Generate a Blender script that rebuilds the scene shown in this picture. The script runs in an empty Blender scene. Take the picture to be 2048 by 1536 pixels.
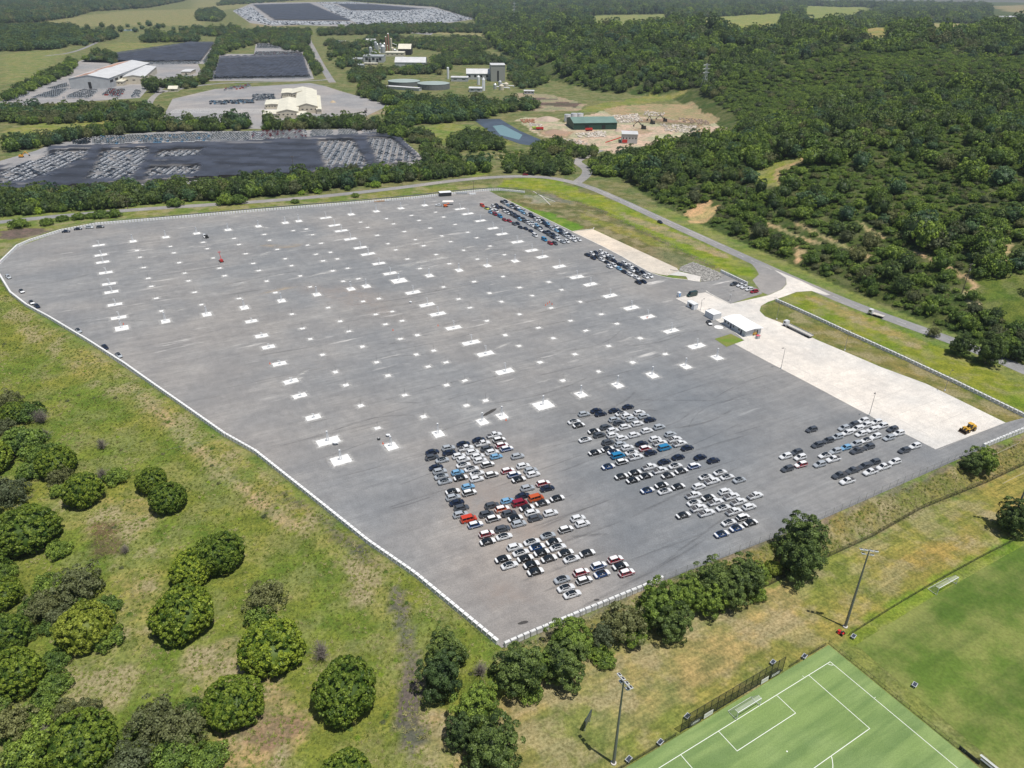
import bpy, bmesh, math, random
import numpy as np
from mathutils import Matrix, Vector
from mathutils.geometry import tessellate_polygon
random.seed(7); RNG = np.random.default_rng(11)
S = bpy.context.scene; COL = S.collection
# ------------------------------------------------------------ camera
F, TH, RO, CH = 1470.88, 0.500247647, 0.013035, 139.48
cam = bpy.data.cameras.new('camera'); camo = bpy.data.objects.new('camera', cam); COL.objects.link(camo)
st, ct = math.sin(TH), math.cos(TH)
R0 = np.array([[1, 0, 0], [0, -st, -ct], [0, ct, -st]])
RR = np.array([[math.cos(RO), -math.sin(RO), 0], [math.sin(RO), math.cos(RO), 0], [0, 0, 1]]) @ R0
right, down, fwd = RR
M = Matrix(((right[0], -down[0], -fwd[0], 0), (right[1], -down[1], -fwd[1], 0), (right[2], -down[2], -fwd[2], CH), (0, 0, 0, 1)))
camo.matrix_world = M
cam.sensor_width = 36; cam.lens = 36 * F / 2048; cam.clip_start = 1; cam.clip_end = 30000
S.camera = camo
# ------------------------------------------------------------ world, sun, exposure
SUN_EL, SUN_ROT = math.radians(73.4), math.radians(128)
W = bpy.data.worlds.new("World"); S.world = W; W.use_nodes = True
wn = W.node_tree.nodes; wl = W.node_tree.links
sky = wn.new('ShaderNodeTexSky'); sky.sky_type = 'NISHITA'; sky.sun_disc = False
sky.sun_elevation = SUN_EL; sky.sun_rotation = SUN_ROT
wl.new(sky.outputs[0], wn['Background'].inputs[0]); wn['Background'].inputs[1].default_value = 0.075
sl = bpy.data.lights.new('sun', 'SUN'); sl.energy = 4.2; sl.angle = math.radians(0.53); sl.color = (1, .955, .88)
so = bpy.data.objects.new('sun', sl); COL.objects.link(so)
sd = Vector((math.sin(SUN_ROT) * math.cos(SUN_EL), math.cos(SUN_ROT) * math.cos(SUN_EL), math.sin(SUN_EL)))
so.rotation_euler = sd.to_track_quat('Z', 'Y').to_euler()
S.view_settings.view_transform = 'Standard'; S.view_settings.look = 'None'
S.view_settings.exposure = 0.10; S.view_settings.gamma = 1
S.render.engine = 'CYCLES'
try:
    S.cycles.transparent_max_bounces = 12; S.cycles.max_bounces = 6; S.cycles.volume_bounces = 0
except Exception: pass

# ------------------------------------------------------------ terrain height
def flat(px, py, z=0.0):
    d = np.array([(px - 1024) / F, (py - 768) / F, 1.0]) @ RR
    t = (z - CH) / d[2]
    return (d[0] * t, d[1] * t)
FOOT = [flat(*p) for p in [(2500, 960), (2048, 728), (1960, 690), (1850, 645), (1700, 582), (1550, 515), (1450, 470), (1320, 410), (1225, 345), (1230, 322), (1320, 300), (1450, 282), (1450, 262), (1415, 235), (1340, 195), (1200, 185), (1100, 160), (1030, 125), (985, 95), (960, 60), (945, 35)]]
FOOT = np.array(FOOT)
HILLPOLY = np.vstack([FOOT, [[-600, 8500], [9000, 8500], [9000, 60], [600, 60]]])
def inpoly(x, y, P):
    x = np.asarray(x, float); y = np.asarray(y, float); r = np.zeros(x.shape, bool); n = len(P); j = n - 1
    for i in range(n):
        xi, yi = P[i][0], P[i][1]; xj, yj = P[j][0], P[j][1]
        c = (yi > y) != (yj > y)
        with np.errstate(divide='ignore', invalid='ignore'):
            c2 = x < (xj - xi) * (y - yi) / (yj - yi + 1e-12) + xi
        r ^= (c & c2); j = i
    return r
def dseg(x, y, P):
    d = np.full(np.shape(x), 1e9)
    for i in range(len(P) - 1):
        ax, ay = P[i]; bx, by = P[i + 1]; vx, vy = bx - ax, by - ay
        t = np.clip(((x - ax) * vx + (y - ay) * vy) / (vx * vx + vy * vy), 0, 1)
        d = np.minimum(d, np.hypot(x - ax - t * vx, y - ay - t * vy))
    return d
CORN = np.array(flat(1004.5, 1297))
u29 = np.array([math.cos(math.radians(29.5)), math.sin(math.radians(29.5))]); v29 = np.array([-u29[1], u29[0]])
LEFTL = np.array([flat(54, 613), flat(1004.5, 1297)])
LD = (LEFTL[0] - LEFTL[1]); LD /= np.hypot(*LD); LN = np.array([-LD[1], LD[0]])
if LN @ (np.array([0, -1.0])) < 0 and LN[0] > 0: LN = -LN
if LN[0] > 0: LN = -LN
def sm(a, b, x):
    t = np.clip((x - a) / (b - a), 0, 1); return t * t * (3 - 2 * t)
def wav(x, y, s, k=0.0):
    return (np.sin(x / s + 1.3 + k) * np.cos(y / s * 1.13 - .7 + k) + .5 * np.sin(x / s * 2.3 + y / s * 1.7 + k) + .3 * np.cos(x / s * 4.1 - y / s * 3.3 + 2 * k)) / 1.8
def H(x, y):
    x = np.asarray(x, float); y = np.asarray(y, float)
    a = -((x - CORN[0]) * v29[0] + (y - CORN[1]) * v29[1])       # beyond the south-east edge
    b = (x - CORN[0]) * LN[0] + (y - CORN[1]) * LN[1]            # beyond the left edge
    h = -4.0 * sm(3, 13, a)
    hl = -(3.0 * sm(3, 16, b) + 4.0 * sm(12, 110, b))
    hl += sm(8, 30, b) * 0.5 * wav(x, y, 9.0)
    h = np.where(b > 2, np.minimum(h, hl * (1 - .0 * a)), h)
    ins = inpoly(x, y, HILLPOLY)
    d = dseg(x, y, FOOT)
    hh = 60 * (1 - np.exp(-np.maximum(d - 2, 0) / 150.0)) * (1 + .20 * wav(x, y, 120.0)) + 13 * sm(20, 150, d) * wav(x * .8 + y * .45, y * .9 - x * .3, 70.0, 1.0)
    hh *= 1 - .75 * sm(1500, 2600, y)
    return np.where(ins, np.maximum(hh, 0), h)
TT = np.concatenate([np.linspace(60, 700, 500), np.geomspace(701, 14000, 900)])
def G(px, py, dz=0.0):
    d = np.array([(px - 1024) / F, (py - 768) / F, 1.0]) @ RR
    x = d[0] * TT; y = d[1] * TT; z = CH + d[2] * TT
    e = z - (H(x, y) + dz)
    k = np.argmax(e < 0) if (e < 0).any() else len(TT) - 1
    if k == 0: k = 1
    w = e[k - 1] / (e[k - 1] - e[k] + 1e-9); w = min(max(w, 0), 1)
    t = TT[k - 1] + w * (TT[k] - TT[k - 1])
    return Vector((d[0] * t, d[1] * t, CH + d[2] * t))
def depth(p): return float(fwd @ (np.array(p) - np.array([0, 0, CH])))
def topx(p):
    q = RR @ (np.array(p) - np.array([0, 0, CH])); return 1024 + F * q[0] / q[2], 768 + F * q[1] / q[2]
def HZ(x, y): return float(H(np.array([x]), np.array([y]))[0])
def PX(l): return [tuple(G(*p)[:2]) for p in l]
# ------------------------------------------------------------ materials
def srgb(c): return tuple((v / 12.92 if v <= .04045 else ((v + .055) / 1.055) ** 2.4) for v in c)
def nt(name):
    m = bpy.data.materials.new(name); m.use_nodes = True
    return m, m.node_tree.nodes, m.node_tree.links, m.node_tree.nodes['Principled BSDF']
def noise(N, L, co, scale, detail=4, rough=.55, sc=None, rot=None):
    n = N.new('ShaderNodeTexNoise'); n.inputs['Scale'].default_value = scale; n.inputs['Detail'].default_value = detail; n.inputs['Roughness'].default_value = rough
    if sc is not None or rot is not None:
        mp = N.new('ShaderNodeMapping'); L.new(co, mp.inputs[0])
        if rot is not None: mp.inputs['Rotation'].default_value = (0, 0, rot)
        if sc is not None: mp.inputs['Scale'].default_value = sc
        if rot is not None and sc is not None:
            m0 = N.new('ShaderNodeMapping'); m0.inputs['Rotation'].default_value = (0, 0, rot); mp.inputs['Rotation'].default_value = (0, 0, 0)
            L.new(co, m0.inputs[0]); L.new(m0.outputs[0], mp.inputs[0])
        co = mp.outputs[0]
    L.new(co, n.inputs['Vector']); return n.outputs['Fac']
def ramp(N, L, fac, a, b, lo=0., hi=1.):
    m = N.new('ShaderNodeMapRange'); m.interpolation_type = 'SMOOTHSTEP'; m.inputs[1].default_value = a; m.inputs[2].default_value = b
    m.inputs[3].default_value = lo; m.inputs[4].default_value = hi; L.new(fac, m.inputs[0]); return m.outputs[0]
def mix(N, L, f, a, b, mode='MIX'):
    m = N.new('ShaderNodeMix'); m.data_type = 'RGBA'; m.blend_type = mode
    if isinstance(f, (int, float)): m.inputs[0].default_value = f
    else: L.new(f, m.inputs[0])
    for s, v in ((6, a), (7, b)):
        if isinstance(v, tuple): m.inputs[s].default_value = (*v[:3], 1)
        else: L.new(v, m.inputs[s])
    return m.outputs[2]
def mul(N, L, a, b):
    m = N.new('ShaderNodeMath'); m.operation = 'MULTIPLY'
    for i, v in enumerate((a, b)):
        if isinstance(v, (int, float)): m.inputs[i].default_value = v
        else: L.new(v, m.inputs[i])
    return m.outputs[0]
def bump(N, L, bs, h, strength, dist):
    b = N.new('ShaderNodeBump'); b.inputs['Strength'].default_value = strength; b.inputs['Distance'].default_value = dist
    L.new(h, b.inputs['Height']); L.new(b.outputs[0], bs.inputs['Normal'])
_mc = {}
def plain(name, c, rough=.5, metal=0., var=.0, spec=.5, scale=3.0, coat=0.):
    if name in _mc: return _mc[name]
    m, N, L, B = nt(name); B.inputs['Roughness'].default_value = rough; B.inputs['Metallic'].default_value = metal
    B.inputs['Specular IOR Level'].default_value = spec
    if coat: B.inputs['Coat Weight'].default_value = coat; B.inputs['Coat Roughness'].default_value = .08
    if var:
        co = N.new('ShaderNodeTexCoord').outputs['Object']
        f = noise(N, L, co, scale, 5)
        L.new(mix(N, L, ramp(N, L, f, .3, .7), tuple(v * (1 - var) for v in c), tuple(min(1, v * (1 + var)) for v in c)), B.inputs['Base Color'])
    else: B.inputs['Base Color'].default_value = (*c, 1)
    _mc[name] = m; return m
def geo(N): return N.new('ShaderNodeNewGeometry').outputs['Position']
# ground
def ground_mat():
    m, N, L, B = nt('ground'); B.inputs['Roughness'].default_value = .95; B.inputs['Specular IOR Level'].default_value = .15
    at = N.new('ShaderNodeAttribute'); at.attribute_name = 'Col'; P = geo(N)
    n1 = noise(N, L, P, .035, 5, .6); n2 = noise(N, L, P, .22, 6, .65); n3 = noise(N, L, P, 1.3, 4, .7); n4 = noise(N, L, P, .09, 5, .6)
    c = at.outputs['Color']
    g = mix(N, L, ramp(N, L, n1, .38, .62), (.74, .92, .72), (1.16, 1.04, 1.0)); c = mix(N, L, .9, c, g, 'MULTIPLY')
    g2 = mix(N, L, ramp(N, L, n2, .36, .64), (.70, .78, .70), (1.28, 1.2, 1.15)); c = mix(N, L, .85, c, g2, 'MULTIPLY')
    g3 = mix(N, L, ramp(N, L, n3, .3, .7), (.62, .66, .6), (1.4, 1.35, 1.3)); c = mix(N, L, .8, c, g3, 'MULTIPLY')
    s = N.new('ShaderNodeAttribute'); s.attribute_name = 'straw'
    sf = mul(N, L, ramp(N, L, n4, .46, .60), s.outputs['Fac'])
    c = mix(N, L, sf, c, mix(N, L, ramp(N, L, n3, .3, .7), (.20, .165, .085), (.42, .36, .22)))
    mw = N.new('ShaderNodeAttribute'); mw.attribute_name = 'mow'; ms_ = noise(N, L, P, 1., 5, .6, sc=(.025, .75, .3), rot=math.radians(-31))
    c = mix(N, L, mul(N, L, mw.outputs['Fac'], .8), c, mix(N, L, .9, c, mix(N, L, ramp(N, L, ms_, .35, .65), (.74, .78, .72), (1.22, 1.16, 1.12)), 'MULTIPLY'))
    L.new(c, B.inputs['Base Color'])
    bump(N, L, B, mix(N, L, .5, n2, n3), 1.0, .8)
    return m
def asphalt_mat(name, base, rot=math.radians(-29.5), streak=1., lime=0., seed=0., warm=True):
    m, N, L, B = nt(name); B.inputs['Roughness'].default_value = .9; B.inputs['Specular IOR Level'].default_value = .25
    P = geo(N)
    st1 = noise(N, L, P, 1.0, 6, .6, sc=(.02, .18, .1), rot=rot); st2 = noise(N, L, P, 1.0, 5, .6, sc=(.06, .9, .3), rot=rot)
    st3 = noise(N, L, P, 1.0, 4, .6, sc=(.5, .012, .3), rot=rot)
    bg = noise(N, L, P, .012, 4, .5); fine = noise(N, L, P, 2.5, 5, .75); md = noise(N, L, P, .3, 5, .65)
    c = mix(N, L, ramp(N, L, bg, .35, .65), tuple(v * k for v, k in zip(base, (.90, .93, .97))), tuple(v * k for v, k in zip(base, (1.09, 1.05, 1.02) if warm else (1.04, 1.04, 1.04))))
    irr = noise(N, L, P, .04, 6, .7); c = mix(N, L, .55 * streak, c, mix(N, L, ramp(N, L, st1, .3, .7), (.86, .86, .87), (1.12, 1.11, 1.10)), 'MULTIPLY'); c = mix(N, L, .8, c, mix(N, L, ramp(N, L, irr, .35, .68), (.84, .85, .86), (1.14, 1.13, 1.10)), 'MULTIPLY')
    c = mix(N, L, mul(N, L, ramp(N, L, irr, .35, .6), .7 * streak), c, mix(N, L, ramp(N, L, st2, .3, .7), (.84, .84, .85), (1.14, 1.13, 1.12)), 'MULTIPLY')
    c = mix(N, L, .3 * streak, c, mix(N, L, ramp(N, L, st3, .35, .65), (.93, .93, .93), (1.06, 1.06, 1.06)), 'MULTIPLY')
    c = mix(N, L, .8, c, mix(N, L, ramp(N, L, md, .3, .7), (.9, .9, .9), (1.09, 1.09, 1.09)), 'MULTIPLY')
    c = mix(N, L, .9, c, mix(N, L, ramp(N, L, fine, .3, .7), (.8, .8, .8), (1.2, 1.2, 1.2)), 'MULTIPLY')
    if lime:
        at = N.new('ShaderNodeAttribute'); at.attribute_name = 'lime'
        l1 = noise(N, L, P, 1.0, 7, .65, sc=(.035, .3, .3), rot=rot); l2 = noise(N, L, P, .03, 3)
        f = mul(N, L, mul(N, L, ramp(N, L, l1, .57, .70), ramp(N, L, l2, .45, .62)), at.outputs['Fac'])
        c = mix(N, L, mul(N, L, f, lime), c, (.62, .60, .57))
        dk = noise(N, L, P, 1.0, 6, .6, sc=(.02, .35, .3), rot=rot + .06); d2 = noise(N, L, P, .05, 3)
        c = mix(N, L, mul(N, L, mul(N, L, ramp(N, L, dk, .6, .72), ramp(N, L, d2, .5, .65)), .55), c, tuple(v * .55 for v in base))
        nb = N.new('ShaderNodeAttribute'); nb.attribute_name = 'newer'
        c = mix(N, L, nb.outputs['Fac'], c, mix(N, L, .9, c, (.80, .84, .88), 'MULTIPLY'))
        ws = N.new('ShaderNodeAttribute'); ws.attribute_name = 'warm'
        c = mix(N, L, ws.outputs['Fac'], c, mix(N, L, .9, c, (1.16, 1.06, .98), 'MULTIPLY'))
    L.new(c, B.inputs['Base Color']); bump(N, L, B, fine, .4, .05); return m
def turf_mat(name, c0, c1, sc=.05, stripe=None, fine=2.5):
    m, N, L, B = nt(name); B.inputs['Roughness'].default_value = .9; B.inputs['Specular IOR Level'].default_value = .15; P = geo(N)
    a = noise(N, L, P, sc, 5, .6); b = noise(N, L, P, fine, 5, .8)
    c = mix(N, L, ramp(N, L, a, .35, .65), c0, c1)
    if stripe:
        s = noise(N, L, P, 1., 4, .6, sc=stripe, rot=math.radians(-31)); c = mix(N, L, .8, c, mix(N, L, ramp(N, L, s, .35, .65), (.74, .80, .74), (1.24, 1.18, 1.12)), 'MULTIPLY')
    c = mix(N, L, .8, c, mix(N, L, ramp(N, L, b, .3, .7), (.74, .74, .74), (1.25, 1.25, 1.25)), 'MULTIPLY')
    L.new(c, B.inputs['Base Color']); return m
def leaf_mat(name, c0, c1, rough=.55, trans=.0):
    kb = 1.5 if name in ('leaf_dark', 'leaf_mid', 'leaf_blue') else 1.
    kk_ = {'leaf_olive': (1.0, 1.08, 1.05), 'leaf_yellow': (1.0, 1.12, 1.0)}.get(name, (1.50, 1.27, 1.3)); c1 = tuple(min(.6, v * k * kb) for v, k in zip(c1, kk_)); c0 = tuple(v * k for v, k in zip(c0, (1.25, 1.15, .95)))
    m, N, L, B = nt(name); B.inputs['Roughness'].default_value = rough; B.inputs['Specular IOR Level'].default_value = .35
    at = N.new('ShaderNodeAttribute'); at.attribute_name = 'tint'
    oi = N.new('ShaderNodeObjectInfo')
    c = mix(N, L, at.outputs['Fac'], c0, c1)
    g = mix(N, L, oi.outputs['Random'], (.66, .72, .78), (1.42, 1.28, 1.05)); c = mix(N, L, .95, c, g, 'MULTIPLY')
    L.new(c, B.inputs['Base Color'])
    tr = N.new('ShaderNodeBsdfTranslucent'); L.new(c, tr.inputs['Color'])
    ms = N.new('ShaderNodeMixShader'); ms.inputs[0].default_value = .25
    L.new(B.outputs[0], ms.inputs[1]); L.new(tr.outputs[0], ms.inputs[2]); L.new(ms.outputs[0], N['Material Output'].inputs[0])
    return m
def sheer_mat(name, c, alpha, attr=None, lo=.5):
    m, N, L, B = nt(name); B.inputs['Base Color'].default_value = (*c, 1); B.inputs['Roughness'].default_value = .7
    t = N.new('ShaderNodeBsdfTransparent'); ms = N.new('ShaderNodeMixShader'); ms.inputs[0].default_value = alpha
    if attr:
        at = N.new('ShaderNodeAttribute'); at.attribute_name = attr
        mr = N.new('ShaderNodeMapRange'); mr.inputs[3].default_value = alpha; mr.inputs[4].default_value = lo
        L.new(at.outputs['Fac'], mr.inputs[0]); L.new(mr.outputs[0], ms.inputs[0])
        P = geo(N); s = noise(N, L, P, .05, 4); L.new(mix(N, L, ramp(N, L, s, .35, .65), c, tuple(v * 1.9 for v in c)), B.inputs['Base Color'])
    L.new(t.outputs[0], ms.inputs[1]); L.new(B.outputs[0], ms.inputs[2]); L.new(ms.outputs[0], N['Material Output'].inputs[0]); return m
GLASS = plain('car_glass', (.012, .016, .02), .08, spec=.8)
RUBBER = plain('rubber', (.02, .02, .021), .8)
CONC = plain('concrete', (.62, .59, .54), .9, var=.12, scale=.25)
PADM = plain('pad_concrete', (.74, .735, .72), .9, var=.13, scale=1.6)
STEEL = plain('galvanised_steel', (.55, .57, .58), .45, .5)
DARKM = plain('dark_steel', (.035, .038, .04), .6)
WHITEP = plain('white_paint', (.78, .79, .80), .45, var=.04)
GREYP = plain('grey_sheet', (.42, .44, .46), .5, var=.08)
BARK = plain('bark', (.16, .13, .10), .9, var=.3)
# ------------------------------------------------------------ mesh helpers
class MB:
    def __init__(s): s.v = []; s.f = []; s.m = []
    def add(s, vs, fs, mi=0):
        o = len(s.v); s.v += [tuple(v) for v in vs]; s.f += [tuple(i + o for i in f) for f in fs]; s.m += [mi] * len(fs); return s
    def box(s, c, d, rz=0., mi=0, top=1.0):
        cx, cy, cz = c; hx, hy, hz = d[0] / 2, d[1] / 2, d[2] / 2; co, si = math.cos(rz), math.sin(rz); vs = []
        for k in (-1, 1):
            t = top if k > 0 else 1
            for a, b in ((-1, -1), (1, -1), (1, 1), (-1, 1)):
                x, y = a * hx * t, b * hy * t; vs.append((cx + x * co - y * si, cy + x * si + y * co, cz + k * hz))
        return s.add(vs, [(0, 3, 2, 1), (4, 5, 6, 7), (0, 1, 5, 4), (1, 2, 6, 5), (2, 3, 7, 6), (3, 0, 4, 7)], mi)
    def tube(s, a, b, r0, r1=None, n=8, mi=0, cap=True):
        r1 = r0 if r1 is None else r1; a = Vector(a); b = Vector(b); d = (b - a)
        if d.length < 1e-6: return s
        d.normalize(); t = Vector((0, 0, 1)) if abs(d.z) < .9 else Vector((1, 0, 0)); x = d.cross(t).normalized(); y = d.cross(x)
        vs = []
        for p, r in ((a, r0), (b, r1)):
            for k in range(n):
                w = 2 * math.pi * k / n; vs.append(p + x * (r * math.cos(w)) + y * (r * math.sin(w)))
        fs = [(k, (k + 1) % n, n + (k + 1) % n, n + k) for k in range(n)]
        if cap: fs += [tuple(range(n - 1, -1, -1)), tuple(range(n, 2 * n))]
        return s.add(vs, fs, mi)
    def poly(s, pts, z=0., mi=0):
        tri = tessellate_polygon([[Vector((p[0], p[1], 0)) for p in pts]])
        vs = [(p[0], p[1], z if len(p) < 3 else p[2]) for p in pts]; fs = []
        for t in tri:
            a, b, c = [vs[i] for i in t]
            cr = (b[0] - a[0]) * (c[1] - a[1]) - (b[1] - a[1]) * (c[0] - a[0])
            if abs(cr) < 1e-9: continue
            fs.append(t if cr > 0 else t[::-1])
        return s.add(vs, fs, mi)
    def build(s, name, mats, parent=None, smooth=False):
        me = bpy.data.meshes.new(name); me.from_pydata(s.v, [], s.f)
        for m in (mats if isinstance(mats, (list, tuple)) else [mats]): me.materials.append(m)
        if any(s.m): me.polygons.foreach_set('material_index', s.m)
        if smooth: me.polygons.foreach_set('use_smooth', [True] * len(s.f))
        me.update(); o = bpy.data.objects.new(name, me); COL.objects.link(o)
        if parent: o.parent = parent
        return o
def tag(o, label, cat, group=None):
    o['label'] = label; o['category'] = cat
    if group: o['group'] = group
    return o
def kind(o, k, label=None):
    o['kind'] = k
    if label: o['label'] = label
    return o
def thing(name, loc, rz=0., label=None, cat=None, group=None):
    o = bpy.data.objects.new(name, None); COL.objects.link(o); o.location = loc; o.rotation_euler = (0, 0, rz); o.empty_display_size = .5
    if label: tag(o, label, cat, group)
    return o
def dup(src, loc, rz=0., label=None, group=None, scale=None):
    def cp(o, par=None):
        c = o.copy(); COL.objects.link(c)
        if par: c.parent = par
        for ch in KIDS.get(o.name, []): KIDS.setdefault(c.name, []).append(cp(ch, c))
        return c
    c = cp(src); c.location = loc; c.rotation_euler = (0, 0, rz)
    if label: c['label'] = label
    if group: c['group'] = group
    if scale is not None: c.scale = scale
    return c
KIDS = {}
def kids(o, *ch): KIDS.setdefault(o.name, []).extend(ch); return o
def structure(name, mb, m): return kind(mb.build(name, m), 'structure')
def sheet(name, pts, m, z): return structure(name, MB().poly(pts, z), m)
def ribbon(path, w, z, mb=None):
    mb = mb or MB(); n = len(path); L = []; Rr = []
    for i in range(n):
        a = Vector(path[max(i - 1, 0)][:2]); b = Vector(path[min(i + 1, n - 1)][:2]); d = (b - a).normalized(); nn = Vector((-d.y, d.x)); p = Vector(path[i][:2])
        wi = w if isinstance(w, (int, float)) else w[i]
        L.append(p + nn * wi / 2); Rr.append(p - nn * wi / 2)
    vs = [(q.x, q.y, z) for q in Rr] + [(q.x, q.y, z) for q in L]
    return mb.add(vs, [(i, i + 1, n + i + 1, n + i) for i in range(n - 1)])
def smoothpath(P, it=2):
    P = [tuple(p[:2]) for p in P]
    for _ in range(it):
        Q = [P[0]]
        for a, b in zip(P[:-1], P[1:]):
            Q += [(a[0] * .75 + b[0] * .25, a[1] * .75 + b[1] * .25), (a[0] * .25 + b[0] * .75, a[1] * .25 + b[1] * .75)]
        Q.append(P[-1]); P = Q
    return P
def nth(k):
    return f"{k}{'th' if 10 <= k % 100 <= 20 else {1: 'st', 2: 'nd', 3: 'rd'}.get(k % 10, 'th')}"
# ============================================================ GROUND
def axis(lo, fine0, fine1, hi, step, g=1.035):
    a = list(np.arange(fine0, fine1, step)); s = step; x = fine1
    while x < hi: a.append(x); s *= g; x += s
    a.append(hi); s = step; x = fine0 - step
    b = []
    while x > lo: b.append(x); s *= g; x -= s
    b.append(lo); return np.array(b[::-1] + a)
XS = axis(-7000, -330, 330, 7000, 2.0, 1.03); YS = axis(-50, 60, 420, 9500, 1.6, 1.012)
GX, GY = np.meshgrid(XS, YS); nx, ny = len(XS), len(YS)
x, y = GX.ravel(), GY.ravel(); z = H(x, y)
jx = x + 1.6 * wav(x, y, 3.1) + .9 * wav(x, y, 1.3, 2) + np.where(y > 500, 9 * wav(x, y, 23., 1), 0); jy = y + 1.6 * wav(y, x, 3.7, 1) + np.where(y > 500, 9 * wav(y, x, 21.), 0)
GREEN = (.135, .19, .035); DRY = (.24, .215, .105); col = np.tile(np.array((.15, .19, .055)), (len(x), 1)); straw = np.full(len(x), .25)
hin = inpoly(x, y, HILLPOLY); col[hin] = (.06, .085, .026); straw[hin] = .18
far = (~hin) & (y > 520); col[far] = (.128, .145, .062); straw[far] = .35
def paint(pts, c, s=0., px=True, jit=True):
    P = PX(pts) if px else pts
    k = inpoly(jx if jit else x, jy if jit else y, P); col[k] = c; straw[k] = s
LEFTGREEN = [(-200, 520), (0, 556), (54, 622), (302, 778), (649, 1030), (1004, 1300), (1000, 1420), (880, 1600), (-200, 1600)]
paint(LEFTGREEN, (.160, .190, .040), .25)
paint([(-50, 560), (54, 622), (302, 780), (450, 885), (600, 1000), (590, 1040), (430, 950), (300, 850), (150, 745), (0, 640)], (.215, .22, .07), .7)
paint([(560, 980), (649, 1030), (790, 1140), (700, 1130), (640, 1080)], (.13, .125, .085), .3)
paint([(630, 1075), (668, 1085), (672, 1112), (640, 1105)], (.075, .075, .08), 0)
paint([(720, 1085), (750, 1095), (745, 1112), (722, 1105)], (.085, .085, .085), 0)
paint([(100, 960), (300, 1010), (320, 1120), (330, 1200), (300, 1300), (260, 1420), (130, 1440), (110, 1330), (250, 1210), (210, 1100), (90, 1020)], (.24, .225, .085), .8)
paint([(380, 1290), (480, 1270), (560, 1380), (640, 1450), (560, 1540), (420, 1540), (420, 1480), (350, 1350)], (.27, .23, .12), .9)
paint([(500, 1420), (620, 1445), (560, 1500), (480, 1480)], (.21, .16, .11), .3)
paint([(180, 1050), (240, 1040), (250, 1110), (190, 1120)], (.14, .10, .06), .1)
paint([(610, 1010), (700, 1110), (790, 1170), (800, 1250), (760, 1280), (690, 1160), (600, 1060)], (.235, .225, .08), .85)
paint([(735, 1090), (800, 1150), (820, 1290), (838, 1560), (812, 1560), (800, 1400), (790, 1200)], (.20, .20, .075), .6)
paint([(840, 1420), (960, 1440), (940, 1600), (840, 1600)], (.30, .245, .13), .9)
FIELDSTRAW = [(980, 1400), (1150, 1330), (1300, 1270), (1440, 1215), (1560, 1165), (1650, 1130), (1740, 1200), (1690, 1268), (1250, 1540), (1200, 1620), (900, 1600)]
paint(FIELDSTRAW, (.275, .240, .115), .7)
paint([(1010, 1440), (1180, 1400), (1240, 1540), (1000, 1580)], (.20, .20, .075), .6)
paint([(1230, 1480), (1600, 1255), (1690, 1230), (1700, 1275), (1250, 1545)], (.20, .205, .065), .5)
paint([(1653, 1118), (2060, 930), (2100, 1060), (1860, 1170), (1700, 1270), (1600, 1230)], (.225, .215, .065), .5)
paint([(1800, 1120), (2060, 980), (2070, 1010), (1830, 1150)], (.26, .22, .075), .8)
paint([(1690, 1270), (1870, 1150), (2080, 1050), (2080, 1085), (1860, 1195), (1720, 1290)], (.16, .22, .035), .2)
paint([(1004, 1300), (1328, 1162), (1650, 1037), (2070, 862), (2070, 925), (1653, 1115), (1300, 1262), (1000, 1400)], (.20, .18, .07), .75)
paint([(1004, 1297), (1328, 1159), (1650, 1034), (2070, 860), (2070, 868), (1650, 1046), (1328, 1172), (1050, 1294)], (.16, .14, .11), .3)
VERGE = [(978, 374), (1000, 359), (1112, 362), (1200, 392), (1320, 447), (1450, 507), (1518, 548), (1505, 557), (1450, 546), (1290, 463), (1118, 389), (1090, 381)]
paint(VERGE, (.185, .225, .03), .25)
paint([(1240, 425), (1330, 455), (1455, 510), (1450, 518), (1350, 480), (1250, 437)], (.27, .23, .13), .8)
paint([(1003, 395), (1090, 394), (1118, 389), (1290, 463), (1450, 546), (1386, 522), (1357, 541), (1186, 458), (1144, 464)], (.135, .13, .062), .6)
paint([(1003, 395), (1030, 398), (1100, 425), (1170, 455), (1144, 464)], (.13, .215, .03), .1)
paint([(1150, 420), (1290, 470), (1370, 505), (1300, 490), (1170, 440)], (.19, .19, .055), .5)
paint([(1075, 385), (1118, 391), (1150, 404), (1130, 410), (1090, 396)], (.17, .165, .15), .1); paint([(1300, 495), (1395, 520), (1385, 524), (1357, 541), (1290, 510)], (.19, .17, .11), .3); paint([(1040, 388), (1090, 393), (1110, 405), (1060, 400)], (.25, .24, .21), .3)
paint([(1523, 612), (1562, 600), (1700, 670), (1911, 768), (2060, 842), (2060, 870), (2011, 846), (1853, 769), (1691, 705), (1563, 647), (1530, 633)], (.175, .165, .06), .6)
paint([(1562, 602), (1600, 586), (1650, 597), (1700, 618), (1850, 680), (1960, 730), (2060, 780), (2060, 842), (1911, 768), (1700, 670)], (.175, .21, .03), .35)
paint([(1600, 590), (1650, 597), (1740, 640), (1850, 683), (1840, 700), (1700, 640)], (.25, .22, .09), .8)
paint([(0, 440), (300, 415), (480, 405), (700, 388), (900, 366), (980, 372), (980, 381), (677, 410), (512, 423), (195, 449), (60, 480), (0, 530), (-60, 560), (-100, 460)], (.16, .185, .055), .6)
paint([(0, 462), (80, 455), (100, 462), (60, 474), (0, 480)], (.12, .10, .095), .1)
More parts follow.
